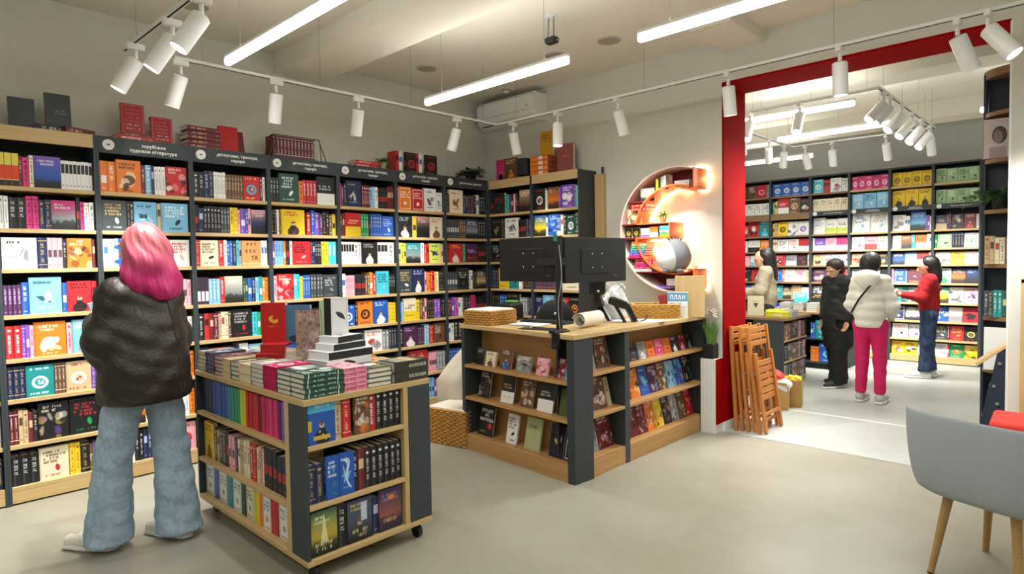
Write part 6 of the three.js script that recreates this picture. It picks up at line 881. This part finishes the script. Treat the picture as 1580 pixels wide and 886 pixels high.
  const hg = nets((x, y, z) => { q.set(x, y, z).applyMatrix4(Mi); return Math.max(hb(x, y, z) + (o.hairWave ?? 0) * Math.sin(y * 31 + x * 17) * Math.sin(Math.atan2(q.x, q.z) * 5 + y * 13) + 0.0018 * Math.sin(Math.atan2(q.x, q.z) * 19 + q.y * 34 + 2 * Math.sin(q.y * 23)) + 0.0012 * Math.sin(Math.atan2(q.x, q.z) * 47 + q.y * 25), -face(q.x, q.y, q.z), (o.hairLow ?? -9) - y); }, hl.map((a) => a[0]), hl.map((a) => a[1]), o.hairCell ?? 0.009);
  if (o.hairTint) { const p = hg.attributes.position, C = []; for (let i = 0; i < p.count; i++) C.push(...o.hairTint(p.getX(i), p.getY(i), p.getZ(i))); hg.setAttribute('color', new THREE.Float32BufferAttribute(C, 3)); }
  part('hair', hg, o.hairMat, t);
  // shoes
  for (const s of ['L', 'R']) {
    const a = j('an' + s), b = j('to' + s), d = V(b[0] - a[0], 0, b[2] - a[2]).normalize(), y0 = Math.min(a[1], b[1]) < 0.13 ? 0 : 0, A = (k, y) => [a[0] + d.x * k, y, a[2] + d.z * k], L = o.shoeL ?? 0.2;
    const sf = blend([cap(A(-0.035, 0.055), A(L * 0.5, 0.05), 0.043, 0.045), cap(A(L * 0.45, 0.048), A(L, 0.04), 0.045, 0.036), cap(A(-0.01, 0.06), A(0.0, 0.1), 0.042, 0.04)], 0.03), w = boxOf([A(-0.04, 0.05), A(L, 0.05), A(0, 0.1)], 0.06);
    const sh = part('shoe', nets((x, y, z) => Math.max(sf(x, y, z), 0.02 - y), [w[0][0], 0.0, w[2][0]], [w[0][1], 0.16, w[2][1]], 0.008), o.shoeMat, t);
    const so = blend([cap(A(-0.035, 0.02), A(L * 0.5, 0.02), 0.047, 0.049), cap(A(L * 0.45, 0.02), A(L + 0.004, 0.02), 0.049, 0.04)], 0.02); part('sole', nets((x, y, z) => Math.max(so(x, y, z), y - 0.03, 0.003 - y), [w[0][0], -0.01, w[2][0]], [w[0][1], 0.05, w[2][1]], 0.008), o.soleMat ?? whitePaint, sh);
  }
  t.scale.setScalar(S); return t;
}
const rotXZ = (p, a) => [p[0] * Math.cos(a) + p[2] * Math.sin(a), p[1], -p[0] * Math.sin(a) + p[2] * Math.cos(a)];
const leather = std('#241d16', 0.45, { bumpMap: noiseTex(128, [128, 128, 128], 140, [[8, 1], [24, 0.8], [64, 0.6]], [3, 3], 51, false), bumpScale: 0.003 });
const denim = (c, s) => std('#ffffff', 0.9, { map: noiseTex(128, c, 34, [[4, 1], [12, 0.6], [64, 0.8]], [2.5, 1.2], s) });
{ // the shopper with pink hair, mid-step, facing the shelves at left
  const tw = -0.35, U = (p) => rotXZ(p, tw), J = { hips: [0, 0.95, 0], chest: U([0, 1.28, -0.01]), neck: U([0, 1.45, 0.0]), head: [0.0, 1.6, 0.0], shL: U([0.125, 1.36, 0]), shR: U([-0.125, 1.36, 0]), elL: U([0.18, 1.12, 0.03]), elR: U([-0.2, 1.12, 0.06]), wrL: U([0.09, 1.21, 0.29]), wrR: U([-0.07, 1.18, 0.29]), hipL: [0.09, 0.9, 0.02], hipR: [-0.09, 0.9, -0.02], knL: [0.1, 0.5, 0.12], knR: [-0.1, 0.5, -0.07], anL: [0.1, 0.09, 0.2], anR: [-0.1, 0.09, -0.1], toL: [0.11, 0.05, 0.39], toR: [-0.12, 0.05, 0.08] };
  const pk = (x, y, z) => { const k = Math.min(1, Math.max(0, (1.66 - y) / 0.2)), s = 0.5 + 0.5 * Math.sin(Math.atan2(x, z) * 9 + y * 20), L = (a, b) => a + (b - a) * k; return [L(0.68, 0.52) * (0.92 + 0.14 * s), L(0.17, 0.015) * (0.9 + 0.2 * s), L(0.2, 0.15) * (0.92 + 0.14 * s)]; };
  const A = person('person with long pink hair in a dark jacket and wide light jeans, seen from behind', [-3.83, 0, -1.055], -0.98, 1.02, J, { headYaw: 0.0, headTilt: 0.05, palmL: [-0.3, 0, -1], palmR: [0.3, 0, -1], curlL: 0.7, tr: [0.1, 0.088, 0.12], hemY: 0.04, trMat: denim([150, 174, 196], 61), trFold: 0.003, hemL: [0.1, 0.03, 0.17], hemR: [-0.1, 0.03, -0.1],
    coat: { chest: 0.125, sh: 0.08, el: 0.088, cuff: 0.06, hem: 0.8, top: 1.475, k: 0.07, fold: 0.003, ells: [[[0, 0.88, -0.01], [0.25, 0.45, 0.215], 0.2], [[0, 1.15, -0.03], [0.17, 0.26, 0.15], tw]] }, coatMat: leather, hair: [[[0, 1.63, -0.035], [0.104, 0.115, 0.112]], [[0.01, 1.53, -0.075], [0.125, 0.12, 0.105]], [[0.06, 1.43, -0.04], [0.085, 0.1, 0.075]], [[-0.05, 1.42, -0.1], [0.1, 0.1, 0.09]], [[0.02, 1.4, -0.14], [0.06, 0.08, 0.06]]], hairLow: 1.33, hairWave: 0.007, hairCell: 0.007, hairTint: pk, hairMat: new THREE.MeshStandardMaterial({ color: '#ffffff', vertexColors: true, roughness: 0.45 }), shoeMat: std('#e2ded4', 0.6), shoeL: 0.19 });
  const ph = thing('phone', 'pale phone held up in front of the pink-haired shopper', 'phone', [0, 0, 0]); const q = A.localToWorld(V(...rotXZ([0.02, 1.255, 0.36], tw))); A.updateMatrixWorld(true); const q2 = A.localToWorld(V(...rotXZ([0.03, 1.25, 0.37], tw))); ph.position.copy(q2); ph.rotation.set(0.3, -0.98 + tw, 0); part('casing', rbox(0.075, 0.15, 0.009, 0.004), std('#9fb0c4', 0.4), ph); part('screen', box(0.069, 0.143, 0.002, 0, 0, 0.0052), std('#11151b', 0.15), ph);
}
const arms = (o) => ({ hips: [0, 0.93, 0], chest: [0, 1.26, 0], neck: [0, 1.42, 0], head: [0, 1.56, 0.02], shL: [0.17, 1.38, 0], shR: [-0.17, 1.38, 0], elL: [0.24, 1.1, 0], elR: [-0.24, 1.1, 0], wrL: [0.2, 0.87, 0.06], wrR: [-0.2, 0.87, 0.06], hipL: [0.085, 0.88, 0], hipR: [-0.085, 0.88, 0], knL: [0.09, 0.48, 0.02], knR: [-0.09, 0.48, 0.02], anL: [0.09, 0.08, 0], anR: [-0.09, 0.08, 0], toL: [0.1, 0.05, 0.18], toR: [-0.1, 0.05, 0.18], ...o });
const blackHair = std('#15110f', 0.45), hairTop = [[0, 1.595, -0.005], [0.1, 0.108, 0.112]];
// facing left in the photo = world (-0.72, 0, 0.69)
const LEFTWARD = Math.atan2(-0.72, 0.69);
person('person in a long black coat, head bowed, standing beside the white puffer jacket', [-2.3, 0, -8.0], LEFTWARD + 0.3, 0.9, arms({ head: [0, 1.545, 0.07], neck: [0, 1.42, 0.01], elL: [0.2, 1.1, -0.02], wrL: [0.2, 0.86, 0.06], elR: [-0.2, 1.1, -0.02], wrR: [-0.2, 0.86, 0.06], shL: [0.15, 1.37, 0], shR: [-0.15, 1.37, 0], anL: [0.1, 0.08, 0.1], anR: [-0.1, 0.08, -0.12], toL: [0.11, 0.05, 0.29], toR: [-0.11, 0.05, 0.06], knL: [0.1, 0.48, 0.08], knR: [-0.1, 0.48, -0.04] }), { cell: 0.018, headTilt: 0.55, tr: [0.1, 0.1, 0.115], hemY: 0.06, trMat: std('#121214', 0.85), coatName: 'coat', coat: { chest: 0.16, sh: 0.085, el: 0.075, cuff: 0.055, hem: 0.5, top: 1.5, ells: [[[0, 0.84, 0], [0.225, 0.56, 0.18], 0]], neck: 0.09 }, coatMat: std('#131316', 0.7), hair: [[[0, 1.59, 0.055], [0.1, 0.1, 0.115]], [[0, 1.53, -0.03], [0.06, 0.06, 0.06]]], hairMat: std('#2e1b16', 0.5), hairCell: 0.012, shoeMat: std('#2b2b2d', 0.6) });
{ const P = person('person in a white puffer jacket and bright pink trousers, back turned, black strap across', [-1.775, 0, -7.26], Math.PI - 0.05, 0.93, arms({ shL: [0.12, 1.36, 0], shR: [-0.12, 1.36, 0], elL: [0.2, 1.1, 0.02], elR: [-0.2, 1.1, 0.02], wrL: [0.15, 0.97, 0.19], wrR: [-0.15, 0.97, 0.19], anL: [0.1, 0.08, 0], anR: [-0.1, 0.08, 0] }), { cell: 0.016, headTilt: 0.2, tr: [0.094, 0.068, 0.056], hemY: 0.11, trMat: std('#d31d63', 0.85), coat: { chest: 0.12, sh: 0.075, el: 0.07, cuff: 0.05, hem: 0.86, top: 1.47, puff: 30, ells: [[[0, 1.07, -0.02], [0.16, 0.36, 0.15], 0]], k: 0.03, neck: 0.085 }, coatMat: std('#e6e2d8', 0.6), hair: [hairTop, [[0, 1.54, -0.05], [0.095, 0.1, 0.085]]], hairLow: 1.43, hairMat: blackHair, hairCell: 0.01, shoeMat: std('#b9b7b4', 0.6) });
  part('bag_strap', tube([[-0.1, 1.43, -0.06], [-0.05, 1.33, -0.18], [0.06, 1.18, -0.185], [0.17, 1.02, -0.09]], 0.011, 24, false, 6), blackMatte, P, 'black diagonal bag strap');
  part('hood', nets((x, y, z) => smin(ell([0, 1.42, -0.13], [0.13, 0.085, 0.085])(x, y, z), ell([0, 1.36, -0.145], [0.09, 0.08, 0.055])(x, y, z), 0.05), [-0.22, 1.22, -0.3], [0.22, 1.56, 0.02], 0.012), std('#e6e2d8', 0.6), P); }
{ const P = person('person with dark hair in a red sweater and navy jeans, reading at the far shelves', [-1.6, 0, -9.2], LEFTWARD - 0.5, 0.9, arms({ head: [0, 1.55, 0.04], shL: [0.14, 1.37, 0], shR: [-0.14, 1.37, 0], elL: [0.18, 1.12, 0.1], elR: [-0.18, 1.12, 0.1], wrL: [0.09, 1.16, 0.33], wrR: [-0.09, 1.16, 0.33], hipL: [0.08, 0.88, 0], anL: [0.08, 0.08, 0.05], anR: [-0.08, 0.08, -0.03], toL: [0.09, 0.05, 0.23], toR: [-0.09, 0.05, 0.15] }), { cell: 0.018, headTilt: 0.35, palmL: [-1, 0.4, 0], palmR: [1, 0.4, 0], tr: [0.098, 0.088, 0.085], hemY: 0.1, trMat: denim([38, 56, 84], 62), coatName: 'sweater', coat: { chest: 0.145, sh: 0.075, el: 0.065, cuff: 0.045, hem: 0.86, top: 1.47, ells: [[[0, 1.06, 0], [0.15, 0.26, 0.13], 0]] }, coatMat: std('#a01219', 0.9), hair: [hairTop, [[0, 1.5, -0.05], [0.09, 0.15, 0.08]], [[0, 1.4, -0.09], [0.08, 0.12, 0.06]]], hairLow: 1.28, hairMat: blackHair, hairCell: 0.012, shoeMat: std('#dedcd6', 0.6) });
  P.updateMatrixWorld(true); const q = P.localToWorld(V(0, 1.2, 0.44)); const b = thing('open_book', 'small open book held by the person in the red sweater', 'book', [q.x, q.y - 0.03, q.z], LEFTWARD - 0.5); for (const s of [-1, 1]) { part('cover', box(0.11, 0.16, 0.006).rotateX(-0.7).rotateY(s * 0.3).translate(s * 0.053, 0, 0), std('#d88f9c', 0.6), b); part('pages', box(0.105, 0.15, 0.008).rotateX(-0.7).rotateY(s * 0.3).translate(s * 0.052, 0.005, -0.006), pageMat, b); } }
person('person with long black hair in a beige jacket behind the far-room book table', [-3.32, 0, -8.42], LEFTWARD - 0.4, 0.98, arms({ head: [0, 1.55, 0.05], elL: [0.22, 1.12, 0.06], elR: [-0.22, 1.12, 0.06], wrL: [0.12, 1.08, 0.3], wrR: [-0.12, 1.08, 0.3] }), { cell: 0.018, headTilt: 0.35, palmL: [-1, 0.4, 0], palmR: [1, 0.4, 0], tr: [0.095, 0.08, 0.075], hemY: 0.08, trMat: std('#22242a', 0.85), coat: { chest: 0.15, sh: 0.082, el: 0.072, cuff: 0.05, hem: 0.82, top: 1.46, ells: [[[0, 1.06, 0], [0.18, 0.28, 0.15], 0]] }, coatMat: std('#b3a992', 0.85), hair: [hairTop, [[0, 1.5, -0.045], [0.1, 0.16, 0.085]], [[0, 1.32, -0.09], [0.1, 0.16, 0.065]]], hairLow: 1.16, hairMat: blackHair, hairCell: 0.012, shoeMat: std('#2b2b2d', 0.6) });
// ---------- books become objects: the ones that show largest on their own, the rest one mass ----------
{
  BOOK_MAT.map = AT.material(0.5).map; HERO_MAT.map = HERO.material(0.5).map; HERO_MAT.needsUpdate = BOOK_MAT.needsUpdate = true;
  const area = (b) => { const w = b.spineTurn || b.isFace || b.parts ? b.w : b.t, c = [[-b.w / 2, 0, 0], [b.w / 2, 0, 0], [b.w / 2, b.h, 0], [-b.w / 2, b.h, 0], [-b.w / 2, 0, -b.t], [b.w / 2, 0, -b.t], [b.w / 2, b.h, -b.t], [-b.w / 2, b.h, -b.t]].map((p) => V(...p).applyMatrix4(b.m));
    const P = c.map((q) => { const d = q.clone().sub(camera.position), z = d.dot(CAM.f); return [W / 2 + FOCAL * d.dot(CAM.r) / z, H / 2 - FOCAL * d.dot(CAM.u) / z, z]; });
    const mx = P.reduce((s, p) => s + p[0], 0) / 8, my = P.reduce((s, p) => s + p[1], 0) / 8; if (mx < 2 || mx > W - 2 || my < 2 || my > H - 2 || P[0][2] < 0.2) return 0;
    const pos = c[0].clone().add(c[6]).multiplyScalar(0.5), view = camera.position.clone().sub(pos).normalize(), ax = [0, 1, 2].map((i) => new THREE.Vector3().setFromMatrixColumn(b.m, i)), dist = camera.position.distanceTo(pos), k = FOCAL * FOCAL / dist / dist;
    return k * (b.w * b.h * Math.max(0, ax[2].dot(view)) * (b.where && b.fromTop > 1 ? 0 : 1) + b.h * b.t * Math.abs(ax[0].dot(view)) * (b.isFace ? 0.3 : 1) + b.w * b.t * Math.abs(ax[1].dot(view)) * (b.fromTop ? 1 : 0.3)) * b.hidden; };
  for (const b of BOOKS) b.area = area(b);
  const groups = { book: 300, comic_book: 60, notebook: 40 }, rest = [];
  const used = new Map(), make = (b, kind) => {
    const q = bookQuads(b), inHero = (tl) => tl && HERO_T.has(tl);
    const hero = inHero(b.front) || inHero(b.spine) || inHero(b.pages);
    let label = b.label ?? (b.pileN ? `${CN[b.base]} book, ${b.fromTop === 1 ? 'top' : ORD[b.fromTop - 1] + ' from top'} of the ${b.where}` : b.isFace ? `${CN[b.base]}${b.acc && b.acc !== b.base ? ' and ' + (CN[b.acc] ?? 'pale') : ''} ${kind === 'comic_book' ? 'comic' : 'cover'}, ${ORD[b.n - 1]} from left, ${b.where}` : `${CN[b.base]} ${kind === 'notebook' ? 'notebook ' : ''}spine, ${ORD[b.n - 1]} from left, ${b.where}`);
    if (kind === 'notebook' && b.isFace) label = label.replace('cover', 'notebook');
    if (used.has(label)) label += ', ' + ORD[used.get(label)] + ' such'; used.set(label, (used.get(label) ?? 0) + 1);
    const cat = kind === 'comic_book' ? 'comic book' : kind;
    const build = (list) => { const hs = [], bs = []; for (const l of list) { const T = Object.values(l[6]); (T.some((x) => HERO_T.has(x)) ? hs : bs).push(l); } return [hs, bs]; };
    // tiles of the two atlases never mix inside one mesh: hero pieces carry the hero print
    const t = thing(kind, label, cat, [0, 0, 0], 0, b.where || (b.m.elements[13] > 2.4 ? 'books on top of the bookcases' : 'books set out on display')); b.m.decompose(t.position, t.quaternion, t.scale);
    const [hc, bc] = split(q.cover);
    const cov = part('cover', quads(bc), BOOK_MAT, t); if (hc.length) part('print', quads(hc), HERO_MAT, cov);
    const [hp, bp] = split(q.pages); if (bp.length) part('pages', quads(bp), BOOK_MAT, t); if (hp.length) part('pages', quads(hp), HERO_MAT, t);
  };
  // split faces by atlas
  function split(list) { const hs = [], bs = []; for (const [x0, x1, y0, y1, z0, z1, T] of list) { const h = {}, b = {}; for (const k in T) (HERO_T.has(T[k]) ? h : b)[k] = T[k]; if (Object.keys(h).length) hs.push([x0, x1, y0, y1, z0, z1, h]); if (Object.keys(b).length) bs.push([x0, x1, y0, y1, z0, z1, b]); } return [hs, bs]; }
  const by = { book: [], comic_book: [], notebook: [] }; for (const b of BOOKS) by[b.face ?? 'book'].push(b);
  for (const k in by) { by[k].sort((a, b) => b.area - a.area); by[k].slice(0, groups[k]).forEach((b) => b.area > 0 ? make(b, k) : rest.push(b)); rest.push(...by[k].slice(groups[k])); }
  const mg = [[], []]; for (const b of rest) { const q = bookQuads(b), [h, s] = split([...q.cover, ...q.pages]); if (h.length) mg[0].push(quads(h).applyMatrix4(b.m)); if (s.length) mg[1].push(quads(s).applyMatrix4(b.m)); }
  const m = part('shelved_books', mergeGeometries(mg[1]), BOOK_MAT, scene); m.userData.kind = 'stuff'; setTag(m, 'the many smaller books filling the dark bookcases of both rooms', 'books');
  if (mg[0].length) part('prints', mergeGeometries(mg[0]), HERO_MAT, m).userData.kind = 'stuff';
  console.log('books', BOOKS.length, 'individual', BOOKS.length - rest.length, 'smallest', Math.round(by.book[groups.book - 1]?.area ?? 0), 'atlas', AT.y, HERO.y);
}
scene.traverse((o) => { if (o.isLight) o.castShadow = o.isSpotLight || o.isPointLight; });
renderer.render(scene, camera);
